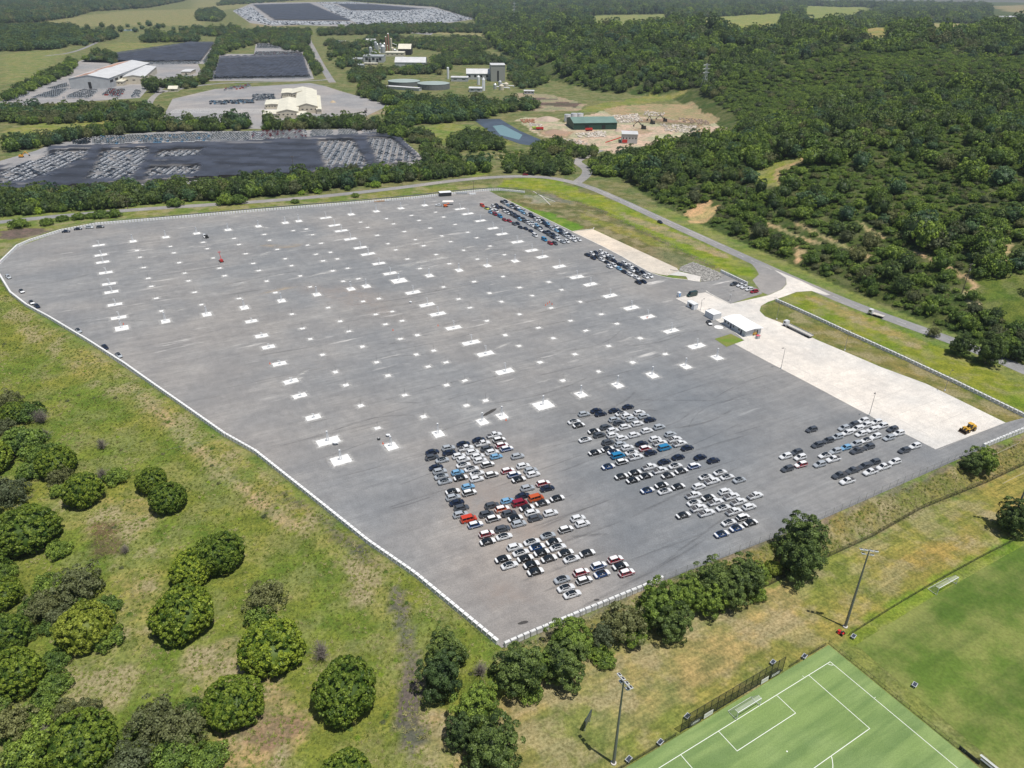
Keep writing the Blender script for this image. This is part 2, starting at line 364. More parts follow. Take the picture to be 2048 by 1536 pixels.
# demolition yard, tips and other bare ground
for pts, c, s in [([(1130, 300), (1075, 268), (1035, 240), (1060, 232), (1125, 245), (1200, 222), (1290, 212), (1350, 225), (1420, 240), (1455, 262), (1445, 275), (1330, 300), (1200, 300)], (.44, .36, .315), .15),
                  ([(1075, 262), (1110, 258), (1150, 264), (1140, 278), (1090, 272)], (.33, .24, .19), .1), ([(1240, 262), (1290, 256), (1300, 262), (1250, 272)], (.34, .26, .21), .1), ([(1265, 244), (1320, 236), (1400, 252), (1395, 257), (1310, 246)], (.24, .18, .14), .1), ([(1300, 272), (1380, 266), (1390, 272), (1310, 280)], (.52, .44, .37), .1),
                  ([(1200, 218), (1290, 208), (1380, 205), (1440, 240), (1400, 250), (1320, 235), (1220, 230)], (.32, .25, .17), .4),
                  ([(960, 212), (1035, 186), (1110, 190), (1170, 210), (1160, 222), (1050, 222), (985, 225)], (.30, .25, .20), 0),
                  ([(1045, 192), (1100, 196), (1120, 200), (1050, 200)], (.12, .095, .095), 0), ([(1055, 204), (1160, 206), (1150, 213), (1065, 210)], (.12, .09, .085), 0),
                  ([(1005, 218), (1050, 212), (1100, 216), (1040, 222)], (.16, .12, .10), 0),
                  ([(1300, 190), (1380, 176), (1345, 200), (1250, 212), (1180, 226), (1150, 222), (1200, 208)], (.19, .20, .06), .3),
                  ([(815, 262), (900, 245), (960, 252), (1000, 262), (1030, 290), (960, 300), (890, 290)], (.17, .20, .055), .3),
                  ([(900, 330), (960, 320), (1000, 345), (940, 352)], (.18, .21, .045), .3),
                  ([(650, 180), (690, 195), (660, 240), (655, 205)], (.36, .28, .17), .2), ([(700, 232), (775, 213), (790, 222), (720, 243)], (.28, .22, .17), .2),
                  ([(60, 42), (250, 22), (385, 18), (390, 0), (470, -5), (640, 0), (640, 8), (500, 14), (400, 25), (410, 50), (250, 52), (150, 52)], (.20, .195, .095), .5),
                  ([(0, 110), (110, 98), (130, 110), (60, 160), (0, 170)], (.165, .185, .07), .4), ([(180, 105), (225, 85), (300, 85), (340, 92), (270, 108), (215, 118)], (.175, .185, .07), .4),
                  ([(0, 262), (150, 238), (320, 235), (330, 250), (150, 255), (0, 285)], (.20, .21, .06), .4), ([(500, 45), (560, 42), (600, 52), (500, 55)], (.24, .20, .13), .5),
                  ([(800, 55), (1060, 60), (1060, 66), (830, 66)], (.24, .23, .12), .6), ([(985, 38), (1070, 42), (1065, 50), (990, 48)], (.48, .33, .24), 0),
                  ([(870, 112), (910, 105), (930, 112), (880, 118)], (.27, .24, .12), .5),
                  ([(1395, 36), (1568, 27), (1562, 66), (1400, 63)], (.22, .24, .075), .3), ([(1605, 12), (1730, 14), (1760, 38), (1700, 43), (1665, 55), (1608, 53)], (.20, .23, .065), .3),
                  ([(1680, 66), (1772, 50), (1772, 95), (1722, 85)], (.26, .23, .09), .5), ([(1838, 48), (1952, 47), (1948, 70), (1860, 75)], (.25, .23, .10), .5),
                  ([(1985, 12), (2060, 10), (2060, 26), (2010, 22)], (.26, .21, .12), .5), ([(1180, 32), (1330, 27), (1335, 42), (1250, 48), (1185, 57)], (.20, .22, .08), .3),
                  ([(1488, 354), (1540, 330), (1618, 307), (1622, 313), (1560, 345), (1552, 375), (1520, 378)], (.20, .22, .05), .4),
                  ([(1545, 372), (1552, 345), (1600, 322), (1618, 316), (1600, 334), (1562, 358), (1556, 375)], (.34, .26, .15), .3),
                  ([(1372, 430), (1400, 408), (1432, 398), (1448, 412), (1420, 440), (1385, 446)], (.46, .32, .19), .2),
                  ([(1590, 490), (1612, 500), (1600, 528), (1590, 520)], (.40, .30, .19), .2),
                  ([(1930, 560), (2060, 530), (2060, 690), (1975, 620)], (.10, .14, .03), .2)]:  # last patch: shadowed grass at the right edge, shade put into its darker green
    paint(pts, c, s)
def track(P, w, c):
    Pw = np.array(smoothpath(PX(P), 2)); k = (dseg(x, y, Pw) + .5 * wav(x, y, 2.) < w); col[k] = c; straw[k] = .2
track([(250, 768), (340, 850), (440, 945), (520, 1010), (590, 1060)], 1.2, (.31, .26, .16)); track([(262, 768), (352, 848), (452, 940), (532, 1005), (600, 1055)], .8, (.29, .25, .15))
track([(790, 1180), (806, 1250), (822, 1330), (826, 1400), (822, 1500)], 1.9, (.15, .135, .12)); track([(822, 1360), (826, 1400), (824, 1440), (822, 1470)], 3.0, (.10, .095, .095))
track([(1830, 505), (1880, 525), (1930, 555), (1960, 575), (1925, 590)], 1.3, (.36, .28, .18)); track([(1590, 445), (1680, 490), (1740, 515)], 1.5, (.33, .27, .16)); track([(1715, 445), (1765, 475)], 1.3, (.33, .27, .16))
track([(2018, 490), (2008, 510), (2000, 540)], 1.5, (.36, .30, .18)); track([(1535, 447), (1600, 475), (1640, 488)], 1.2, (.34, .28, .17)); track([(1925, 590), (1950, 610)], 1.8, (.38, .33, .24))
V = np.stack([x, y, z], 1)
I = np.arange(nx * ny).reshape(ny, nx); Q = np.stack([I[:-1, :-1], I[:-1, 1:], I[1:, 1:], I[1:, :-1]], -1).reshape(-1, 4)
gme = bpy.data.meshes.new('ground'); gme.vertices.add(len(V)); gme.vertices.foreach_set('co', V.ravel())
gme.loops.add(Q.size); gme.loops.foreach_set('vertex_index', Q.ravel()); gme.polygons.add(len(Q)); gme.polygons.foreach_set('loop_start', np.arange(0, Q.size, 4)); gme.polygons.foreach_set('use_smooth', np.ones(len(Q), bool))
gme.update(calc_edges=True)
ca = gme.attributes.new('Col', 'FLOAT_COLOR', 'POINT'); ca.data.foreach_set('color', np.hstack([col, np.ones((len(col), 1))]).ravel())
mow = np.zeros(len(x)); mow[inpoly(x, y, PX(FIELDSTRAW)) | inpoly(x, y, PX([(1653, 1118), (2060, 930), (2100, 1060), (1860, 1170), (1700, 1270), (1600, 1230)]))] = 1
ma = gme.attributes.new('mow', 'FLOAT', 'POINT'); ma.data.foreach_set('value', mow)
sa = gme.attributes.new('straw', 'FLOAT', 'POINT'); sa.data.foreach_set('value', straw)
gme.materials.append(ground_mat()); go = bpy.data.objects.new('ground', gme); COL.objects.link(go); kind(go, 'structure')

# ------------------------------------------------------------ lot, roads, concrete
def gridsheet(name, P, mat, z, step, attrs):
    P = np.array(P); x0, y0 = P.min(0); x1, y1 = P.max(0)
    bm = bmesh.new(); bmpoly = MB().poly([tuple(p) for p in P], z)
    vs = [bm.verts.new(v) for v in bmpoly.v]
    for f in bmpoly.f:
        try: bm.faces.new([vs[i] for i in f])
        except ValueError: pass
    for ax, a0, a1 in ((0, x0, x1), (1, y0, y1)):
        for c in np.arange(a0 + step, a1, step):
            n = [0, 0, 0]; n[ax] = 1; co = [0, 0, 0]; co[ax] = c
            bmesh.ops.bisect_plane(bm, geom=bm.verts[:] + bm.edges[:] + bm.faces[:], plane_co=co, plane_no=n)
    me = bpy.data.meshes.new(name); bm.to_mesh(me); bm.free(); me.materials.append(mat)
    vx = np.array([v.co[:] for v in me.vertices])
    for an, fn in attrs.items():
        at = me.attributes.new(an, 'FLOAT', 'POINT'); at.data.foreach_set('value', np.asarray(fn(vx[:, 0], vx[:, 1]), float))
    o = bpy.data.objects.new(name, me); COL.objects.link(o); return kind(o, 'structure')
LOT = [(-25, 538), (0, 527), (35, 494), (122, 463), (195, 449.5), (325, 439), (512, 423), (677, 410), (825, 397), (915, 386), (977, 381), (1003, 395), (1024, 405), (1144, 463), (1230, 505), (1299, 545), (1337, 556),
       (1400, 563), (1434, 560), (1444, 549), (1442, 544), (1498, 571), (1515, 577), (1525, 587), (1459, 608), (1412, 585), (1352, 597), (1409, 627), (1434, 641), (1472, 666), (1489, 681), (1469, 688), (1536, 724), (1620, 768), (1751, 838), (1871, 899), (2011, 845.5),
       (2060, 832), (2100, 845), (1968, 896), (1650, 1036), (1328, 1161), (1049, 1277), (1004, 1296), (937, 1243), (832, 1155), (737, 1088), (649, 1018), (513, 908), (450, 874), (375, 821), (302, 770), (175, 684), (100, 640), (54, 614), (22, 590), (0, 553)]
lotmat = asphalt_mat('lot_asphalt', (.242, .242, .241), lime=.75)
def f_lime(x, y): return sm(200, 300, y) * (1 - .0 * x)
NEW = PX([(1060, 790), (1440, 700), (1640, 770), (1871, 899), (2060, 850), (1650, 1040), (1300, 1180), (1190, 1080), (1080, 900)])
def f_new(x, y):
    d = dseg(x, y, np.array(NEW + [NEW[0]])); return np.where(inpoly(x, y, NEW), .5 + sm(0, 8, d) * .5, .5 - sm(0, 8, d) * .5)
WARM = PX([(860, 900), (1060, 890), (1180, 1060), (1290, 1170), (1000, 1280), (900, 1150)])
def f_warm(x, y):
    d = dseg(x, y, np.array(WARM + [WARM[0]])); return np.where(inpoly(x, y, WARM), .5 + sm(0, 14, d) * .5, .5 - sm(0, 14, d) * .5) * .8
gridsheet('parking_lot', PX(LOT), lotmat, .03, 12, {'lime': f_lime, 'newer': f_new, 'warm': f_warm})
roadmat = asphalt_mat('road_asphalt', (.27, .262, .255), rot=0, streak=.4)
def road(name, P, w, z=.05, m=None, it=2):
    pw = smoothpath(PX(P), it); return structure(name, ribbon(pw, w, z), m or roadmat)
MAINR = [(-150, 462), (0, 444), (130, 431), (300, 417), (480, 406), (600, 397), (720, 385), (820, 373), (900, 362), (985, 354), (1060, 352), (1115, 357), (1180, 374), (1250, 405), (1320, 438), (1450, 497), (1560, 547), (1700, 608), (1850, 662), (1960, 702), (2060, 745), (2300, 850)]
road('road', MAINR, 8.2)
road('road', [(1152, 366), (1172, 352), (1176, 340), (1162, 330), (1150, 322), (1175, 312), (1200, 300)], 8.5, .045)
road('road', [(665, 165), (655, 150), (640, 125), (628, 100), (617, 80), (618, 68)], 11, .045); road('road', [(660, 158), (640, 161), (560, 163), (420, 166), (300, 190), (325, 175), (350, 160)], 9, .04)
road('road', [(330, 180), (310, 190), (298, 205), (290, 240)], 8, .04); road('road', [(90, 112), (150, 105), (200, 82), (215, 72)], 8, .04)
road('path', [(1150, 130), (1100, 150), (1060, 195)], 4, .04) if False else None
pm = plain('road_paint', (.75, .75, .72), .7, var=.15, scale=.5)
mk = MB(); pw = smoothpath(PX(MAINR), 3)
acc = 0
for a, b in zip(pw[:-1], pw[1:]):
    a = Vector(a); b = Vector(b); d = (b - a); l = d.length; d.normalize(); t = 0
    while t < l:
        if (acc + t) % 12 < 4 and a.y > 150: 
            c = a + d * (t + .5); mk.box((c.x, c.y, .062), (1.02, .14, .004), math.atan2(d.y, d.x))
        t += 1
    acc += l
structure('road_marking', mk, pm)
structure('road_marking', ribbon(smoothpath(PX([(1195, 379), (1250, 403), (1320, 434), (1450, 493)]), 2), .15, .058), pm)
concmat = asphalt_mat('yard_concrete', (.60, .575, .535), streak=.45, warm=True)
CONCP = [(1352, 597), (1385, 588), (1412, 585), (1459, 608), (1536, 591), (1563.5, 579), (1573, 569), (1572, 556), (1548.5, 540), (1600, 561), (1661, 590), (1651, 590.5), (1623, 582), (1593, 584), (1566, 594), (1536, 604), (1522, 612), (1519, 622), (1530, 633), (1545, 639),
         (1563, 646), (1636, 681), (1691, 704), (1761, 734), (1853, 768), (2011, 845.5), (1871, 899), (1751, 838), (1620, 768), (1536, 724), (1469, 688), (1489, 681), (1472, 666), (1434, 641), (1409, 627)]
sheet('concrete_yard', PX(CONCP), concmat, .07)
jm = plain('joint', (.42, .39, .36), .9)
jb = MB()
for t in range(-9, 10):
    pass
a0 = Vector(G(1536, 722)[:2]); a1 = Vector(G(1871, 897)[:2]); ad = (a1 - a0).normalized(); an = Vector((-ad.y, ad.x))
for k in range(1, 11):
    p = a0 + ad * (k * 11.); q = p + an * (12 + 26 - 2.1 * k * .5)
    jb.box(((p.x + q.x) / 2, (p.y + q.y) / 2, .074), ((q - p).length, .09, .004), math.atan2(an.y, an.x))
for o_ in (6.,): 
    p = a0 + an * o_; q = a1 + an * o_ - ad * 6; jb.box(((p.x + q.x) / 2, (p.y + q.y) / 2, .078), ((q - p).length, .12, .004), math.atan2(ad.y, ad.x))
structure('concrete_joints', jb, jm)
sheet('concrete_basin', PX([(1144, 464), (1186.5, 459), (1354, 536.5), (1359, 544), (1334, 551.5), (1319, 549), (1299, 544), (1228, 504)]), asphalt_mat('basin_concrete', (.60, .53, .44), streak=.3), .09)
sheet('concrete_apron', PX([(1357, 543), (1402, 553), (1400, 563), (1376, 560), (1372, 553), (1337, 550)]), concmat, .1)
kerb = MB()
def kerbline(P, w=.35, h=.14, it=1, z0=.02):
    pw = smoothpath(P, it)
    for a, b in zip(pw[:-1], pw[1:]):
        a = Vector(a); b = Vector(b); d = b - a; c = (a + b) / 2
        kerb.box((c.x, c.y, z0 + h / 2), (d.length + .02, w, h), math.atan2(d.y, d.x))
kerbline(PX([(1003, 395), (1024, 405), (1144, 463), (1230, 505), (1290, 540), (1310, 549), (1337, 556), (1376, 560), (1400, 564)]), .5)
kerbline(PX([(1352, 597), (1409, 627), (1434, 641), (1472, 666), (1489, 681)]), .4, .12); kerbline(PX([(1412, 582), (1417, 586), (1459, 608)]), .5, .16, 0); kerbline(PX([(1144, 464), (1186.5, 459), (1188, 456)]), .4, .5, 0)
kerbline(PX([(1357, 543), (1340, 540), (1334, 550)]), .3, .5, 0)
kerbline(PX([(1066, 383), (1084, 394), (1100, 410)]), .5, .3, 0); kerbline(PX([(1074, 388), (1090, 396), (1110, 404)]), .5, .3, 0)
structure('kerb', kerb, CONC)
# gravel, rock apron
sheet('gravel_turnout', PX([(1505, 560), (1518, 549), (1512, 538), (1500, 524), (1548, 541), (1572, 557), (1572, 569), (1562, 579), (1536, 590), (1522, 584)]), roadmat, .035)
rockm = plain('riprap_rock', (.30, .29, .27), .9, var=.45, scale=.8)
RIP = PX([(1386, 524), (1449, 549), (1436, 560), (1409, 563.5), (1402, 562), (1401, 553), (1357, 541), (1362, 534)])
sheet('rock_bed', RIP, plain('rock_bed', (.17, .165, .155), .95, var=.3, scale=1.), .045)
def icorock(r, sub=1):
    bm = bmesh.new(); bmesh.ops.create_icosphere(bm, subdivisions=sub, radius=1)
    for v in bm.verts: v.co *= random.uniform(.7, 1.2)
    vs = [tuple(v.co) for v in bm.verts]; fs = [tuple(w.index for w in f.verts) for f in bm.faces]; bm.free(); return vs, fs
ROCKS = [icorock(1) for _ in range(5)]
def rocks(P, n, r0, r1, z0=0., mb=None):
    mb = mb or MB(); P = np.array(P); c = 0; lo, hi = P.min(0), P.max(0)
    while c < n:
        q = RNG.uniform(lo, hi)
        if not inpoly(np.array([q[0]]), np.array([q[1]]), P)[0]: continue
        vs, fs = ROCKS[c % 5]; r = RNG.uniform(r0, r1); a = RNG.uniform(0, 6.3); ca_, sa_ = math.cos(a), math.sin(a); zz = HZ(*q) + z0
        mb.add([(q[0] + r * (v[0] * ca_ - v[1] * sa_), q[1] + r * (v[0] * sa_ + v[1] * ca_), zz + r * .6 * v[2]) for v in vs], fs); c += 1
    return mb
kind(rocks(RIP, 1500, .25, .6, .1).build('riprap', rockm), 'stuff', 'bed of grey riprap rocks beside the staff car park')
sheet('grass_island', PX([(1429, 678), (1462, 668), (1488, 681), (1453, 694)]), turf_mat('island_turf', (.20, .20, .06), (.13, .21, .03), .15), .09)
sheet('concrete_round', [tuple(Vector(G(1437.5, 654.5)[:2]) + Vector((2.1 * math.cos(a), 2.1 * math.sin(a)))) for a in np.linspace(0, 6.28, 25)[:-1]], PADM, .05)
for P, w, t in [((965, 833, 993, 817), 1.5, .09), ((1037, 1248, 1056, 1243), .9, .07), ((1188, 1201, 1199, 1199), .7, .06)]:
    a = G(P[0], P[1]); b = G(P[2], P[3]); d = b - a; pts = [(a.x + d.x * t_ + RNG.normal(0, .08), a.y + d.y * t_) for t_ in np.linspace(0, 1, 8)]
    structure('oil_stain', ribbon(pts, [.3 * w, .8 * w, w, 1.1 * w, w, 1.1 * w, .8 * w, .2 * w], .038), plain('oil', (.06, .055, .05), .5))

def fademat(name, c, a, sc=.5, lo=.35, hi=.65, st=None):
    m, N, L, B = nt(name); B.inputs['Base Color'].default_value = (*c, 1); B.inputs['Roughness'].default_value = .95
    at = N.new('ShaderNodeAttribute'); at.attribute_name = 'fade'; P = geo(N); z_ = noise(N, L, P, 1. if st else sc, 6, .7, sc=st, rot=math.radians(-29.5) if st else None)
    t = N.new('ShaderNodeBsdfTransparent'); x_ = N.new('ShaderNodeMixShader'); L.new(mul(N, L, mul(N, L, at.outputs['Fac'], ramp(N, L, z_, lo, hi)), a), x_.inputs[0]); L.new(t.outputs[0], x_.inputs[1]); L.new(B.outputs[0], x_.inputs[2]); L.new(x_.outputs[0], N['Material Output'].inputs[0]); return m
SM = {'lime': (fademat('stain_lime', (.66, .65, .62), .85, st=(.12, 1.0, .3), lo=.42, hi=.62), []), 'tan': (fademat('stain_tan', (.52, .42, .30), .7, st=(.1, .7, .3), lo=.38, hi=.65), []), 'tyre': (fademat('tyre_mark', (.12, .12, .125), .34, st=(.08, 1.5, .3), lo=.35, hi=.6), []), 'pink': (fademat('stain_pink', (.46, .38, .33), .38, .12, .3, .6), [])}
def smear(kd, P, w, world=False):
    P = [Vector(p[:2]) for p in (P if world else PX(P))]; rows = []
    n = len(P)
    for i in range(n):
        d = (P[min(i + 1, n - 1)] - P[max(i - 1, 0)]).normalized(); nn = Vector((-d.y, d.x)); e = .25 if i in (0, n - 1) else 1; f = 0. if i in (0, n - 1) else 1.
        rows.append([(P[i] + nn * w * .5 * e, 0.), (P[i], f), (P[i] - nn * w * .5 * e, 0.)])
    SM[kd][1].append(rows)
for kd, P, w in [('lime', [(512, 453), (520, 454), (535, 456), (550, 455)], 4), ('lime', [(592, 471), (610, 470), (628, 469), (640, 466)], 4), ('tan', [(515, 492), (530, 491), (545, 492), (570, 488)], 8), ('tan', [(540, 497), (570, 494), (595, 490), (610, 487)], 9), ('lime', [(512, 515), (530, 508), (545, 500)], 6),
                ('lime', [(760, 498), (790, 494), (820, 489), (850, 485), (885, 478)], 3.5), ('lime', [(790, 532), (815, 531), (840, 524), (870, 520)], 7), ('lime', [(830, 523), (860, 520), (885, 515), (900, 512)], 6), ('lime', [(610, 556), (640, 548), (665, 542), (690, 540)], 5), ('tan', [(512, 592), (540, 583), (570, 577), (600, 572)], 6),
                ('lime', [(455, 575), (470, 570), (485, 566), (500, 564)], 4.5), ('lime', [(790, 410), (800, 411), (812, 410), (820, 408)], 3), ('lime', [(795, 424), (805, 424), (815, 422)], 2), ('lime', [(595, 752), (605, 747), (613, 742), (622, 737)], 2.8), ('lime', [(590, 760), (600, 757), (610, 752)], 2.5),
                ('lime', [(648, 593), (658, 594), (668, 592)], 1.5), ('lime', [(1058, 543), (1068, 544), (1080, 542), (1094, 541)], 2.2), ('lime', [(780, 544), (800, 543), (820, 542)], 5), ('lime', [(900, 500), (940, 494), (980, 490)], 3), ('lime', [(960, 505), (975, 498), (990, 492)], 3), ('lime', [(690, 618), (705, 617)] + [(715, 614)], 2.),
                ('lime', [(250, 545), (300, 541), (340, 538)], 2.), ('lime', [(140, 565), (160, 567), (180, 565)], 2.), ('lime', [(95, 592), (125, 591), (140, 590)], 1.6), ('lime', [(240, 632), (262, 627), (275, 625)], 2), ('lime', [(340, 625), (365, 619), (380, 614)], 2), ('pink', [(880, 960), (960, 1000), (1060, 1060), (1150, 1090)], 34), ('pink', [(930, 1160), (1000, 1190), (1080, 1200)], 14), ('pink', [(560, 570), (700, 590), (820, 640)], 40),
                ('tyre', [(860, 460), (1000, 440), (1090, 430)], 1.2), ('tan', [(945, 685), (955, 680), (965, 676)], 4), ('lime', [(985, 700), (1010, 690), (1030, 680)], 3)]: smear(kd, P, w)
LOTW = PX(LOT)
for k in range(150):
    c = Vector(flat(random.uniform(60, 1500), random.uniform(470, 1150))); a = math.radians(29.5) + random.gauss(0, .06) + (random.uniform(-.5, .5) if random.random() < .2 else 0); l = random.uniform(10, 60); cv = random.gauss(0, .0012) if random.random() < .75 else random.choice((-1, 1)) * random.uniform(.004, .02); pts = []
    for t in np.linspace(-1, 1, 9): q = c + Vector((math.cos(a), math.sin(a))) * l * t * .5 + Vector((-math.sin(a), math.cos(a))) * cv * (l * t * .5) ** 2; pts.append(q)
    if inpoly(np.array([q.x for q in pts]), np.array([q.y for q in pts]), LOTW).all(): smear('tyre', pts, random.uniform(.5, 1.6), True)
zc = .036
for kd, (m_, L_) in SM.items():
    mb = MB(); fd = []
    for rows in L_:
        o_ = len(mb.v); zc += .0002
        for r in rows:
            for q, f in r: mb.v.append((q.x, q.y, zc)); fd.append(f)
        for i in range(len(rows) - 1):
            for j in range(2): a = o_ + 3 * i + j; mb.f.append((a, a + 1, a + 4, a + 3)); mb.m.append(0)
    o = structure('lot_stain', mb, m_); at = o.data.attributes.new('fade', 'FLOAT', 'POINT'); at.data.foreach_set('value', fd)
jn = MB()
for (p0, p1) in [((1060, 880), (1290, 1160)), ((1003, 1000), (1180, 1210)), ((1130, 840), (1420, 1110)), ((1370, 760), (1680, 1010)), ((440, 640), (1180, 470)), ((330, 900), (1500, 640)), ((600, 970), (1620, 735)), ((1250, 1110), (1790, 930))]:
    a = Vector(flat(*p0)); b = Vector(flat(*p1)); d = b - a; c = (a + b) / 2; jn.box((c.x, c.y, .0345), (d.length, .07, .003), math.atan2(d.y, d.x))
structure('pavement_seam', jn, plain('seam', (.20, .20, .205), .95))
sheet('drain', [], pm, 0) if False else None
dp = smoothpath(PX([(180, 447), (325, 434), (512, 417), (677, 404), (825, 391), (915, 380.5), (977, 376), (1010, 377)]), 1); structure('drain', ribbon(dp, 2.2, .04), plain('drain_dark', (.05, .055, .06), .9, var=.2, scale=.3))
# ------------------------------------------------------------ sports fields
PO = np.array(flat(1496.3, 1425.5, -4)); PA = math.radians(31.3); PU = np.array([math.cos(PA), math.sin(PA)]); PV = np.array([math.sin(PA), -math.cos(PA)])
def pit(u, v): q = PO + PU * u + PV * v; return (float(q[0]), float(q[1]))
cu = 27.9; tz = -3.96
sheet('turf_pitch', [pit(-60, -3.6), pit(cu + 4.0, -3.6), pit(cu + 4.0, 90), pit(-60, 90)], turf_mat('artificial_turf', (.165, .245, .085), (.20, .28, .11), .06, (.03, .3, .3), 4.), tz)
wl_ = plain('line_paint', (.80, .82, .76), .8); ln = MB()
def pl(u0, v0, u1, v1, w=.13):
    a = Vector(pit(u0, v0)); b = Vector(pit(u1, v1)); c = (a + b) / 2; d = b - a; ln.box((c.x, c.y, tz + .006), (d.length + w, w, .004), math.atan2(d.y, d.x))
pl(-50, 0, cu, 0); pl(cu, .15, cu, 90)
for s in (-1, 1):
    pl(s * 20.16, .15, s * 20.16, 16.35); pl(s * 9.16, .15, s * 9.16, 5.35)
pl(-20.16, 16.5, 20.16, 16.5); pl(-9.16, 5.5, 9.16, 5.5); pl(cu - 9.15, -.6, cu - 9.15, -.15, .08); pl(cu + .15, 12, cu + .6, 12, .08)
def arc(cx, cy, r, a0, a1, n=16):
    vs = []
    for k in range(n + 1):
        a = a0 + (a1 - a0) * k / n
        for rr in (r - .065, r + .065):
            q = pit(cx + rr * math.cos(a), cy + rr * math.sin(a)); vs.append((q[0], q[1], tz + .008))
    ln.add(vs, [(2 * k, 2 * k + 1, 2 * k + 3, 2 * k + 2) for k in range(n)])
arc(cu, 0, 1.0, math.pi / 2, math.pi); arc(0, 11, 9.15, math.radians(37), math.radians(143), 24); arc(0, 11, .12, 0, 2 * math.pi, 10)
structure('pitch_marking', ln, wl_)
gf = [G(1712, 1290), G(2000, 1535), G(2120, 1640), G(2500, 1500), G(2300, 1000), G(2080, 1072), G(1862, 1196)]
sheet('grass_field', [tuple(p[:2]) for p in gf], turf_mat('field_grass', (.082, .138, .024), (.175, .20, .060), .07, (.01, .13, .2), 1.2), tz - .012)
# ============================================================ VEGETATION
def crown_mesh(name, mat, R=5., hgt=4.2, base=1.6, nc=40, cr=1.3, lpc=60, leaf=.38, shape='dome', seed=0, core=.78, spread=.25, flatb=.35, lobe=1.):
    """leaf quads on clumps spread over an uneven crown; a core in the dark leaf colour keeps it opaque"""
    r = np.random.default_rng(seed); C = []
    n = 0
    while len(C) < nc:
        k = len(C) + .5; n += 1
        ph = math.acos(1 - (1 + flatb) * k / nc); th = 2.39996 * k + r.uniform(-.4, .4)
        rad = r.uniform(1 - spread, 1.0) if shape != 'loose' else r.uniform(.35, 1.0)
        lob = 1 + lobe * (.16 * math.sin(3 * th + seed) * math.sin(2 * ph) + .10 * math.cos(5 * th + 2 * seed))
        C.append((R * rad * lob * math.sin(ph) * math.cos(th), R * rad * lob * math.sin(ph) * math.sin(th), base + hgt * .45 + hgt * .62 * rad * math.cos(ph) * (1 + .1 * math.sin(th * 2 + seed))))
    C = np.array(C); N = nc * lpc
    ci = np.repeat(np.arange(nc), lpc); d = r.normal(size=(N, 3)); d /= np.linalg.norm(d, axis=1)[:, None]
    cen = np.array([0, 0, base + hgt * .4]); out = C - cen; out /= np.linalg.norm(out, axis=1)[:, None] + 1e-9
    dd = d + .75 * out[ci] + np.array([0, 0, .35]); dd /= np.linalg.norm(dd, axis=1)[:, None]
    crr = cr * r.uniform(.75, 1.3, nc)
    P = C[ci] + dd * (crr[ci] * r.uniform(.75, 1.05, N))[:, None] * np.array([1, 1, .8])
    nn = dd + .55 * r.normal(size=(N, 3)); nn /= np.linalg.norm(nn, axis=1)[:, None]
    a = np.cross(nn, r.normal(size=(N, 3))); a /= np.linalg.norm(a, axis=1)[:, None]; b = np.cross(nn, a)
    s = (leaf * r.uniform(.6, 1.3, N))[:, None]
    Vv = np.stack([P - a * s, P - b * s * .7, P + a * s, P + b * s * .7], 1).reshape(-1, 3)
    Fq = np.arange(4 * N).reshape(-1, 4)
    tint = np.repeat(np.clip(.5 + .28 * r.normal(size=nc)[ci] * .8 + .22 * r.normal(size=N), 0, 1), 4)
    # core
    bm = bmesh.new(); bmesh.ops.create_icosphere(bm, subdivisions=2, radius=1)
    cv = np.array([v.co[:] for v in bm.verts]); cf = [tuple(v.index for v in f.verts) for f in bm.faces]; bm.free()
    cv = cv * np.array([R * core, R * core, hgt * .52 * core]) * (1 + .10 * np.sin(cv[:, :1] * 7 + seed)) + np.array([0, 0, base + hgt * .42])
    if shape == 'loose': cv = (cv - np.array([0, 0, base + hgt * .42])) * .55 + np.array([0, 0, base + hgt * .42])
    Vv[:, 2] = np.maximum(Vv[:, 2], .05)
    me = bpy.data.meshes.new(name); nv = len(Vv); tot = np.vstack([Vv, cv])
    me.vertices.add(len(tot)); me.vertices.foreach_set('co', tot.ravel())
    tri = np.array(cf) + nv; li = np.concatenate([Fq.ravel(), tri.ravel()])
    me.loops.add(len(li)); me.loops.foreach_set('vertex_index', li)
    ls = np.concatenate([np.arange(0, 4 * N, 4), 4 * N + np.arange(0, 3 * len(tri), 3)]); me.polygons.add(len(ls)); me.polygons.foreach_set('loop_start', ls)
    me.update(calc_edges=True); me.materials.append(mat)
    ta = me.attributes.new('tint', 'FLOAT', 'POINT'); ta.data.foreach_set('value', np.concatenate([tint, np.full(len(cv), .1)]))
    return me
def twig_mesh(name, mat, R=4., n=170, seed=0, h=4.5, w=.05):
    r = np.random.default_rng(seed); mb = MB()
    for k in range(n):
        th = r.uniform(0, 6.283); ph = r.uniform(.05, 1.35); L = r.uniform(.55, 1.); e = Vector((R * L * math.sin(ph) * math.cos(th), R * L * math.sin(ph) * math.sin(th), .4 + h * L * math.cos(ph) ** .7))
        m_ = Vector((e.x * .35, e.y * .35, e.z * .55)); mb.tube((e.x * .05, e.y * .05, .1), m_, w * 1.6, w, 3, 0, False); mb.tube(m_, e, w, w * .3, 3, 0, False)
        for q in range(3):
            s0 = m_.lerp(e, r.uniform(.3, .9)); o = Vector(r.normal(size=3)) * R * .13; mb.tube(s0, s0 + Vector((o.x, o.y, abs(o.z))), w * .5, w * .2, 3, 0, False)
    me = bpy.data.meshes.new(name); me.from_pydata(mb.v, [], mb.f); me.materials.append(mat); me.update(); return me
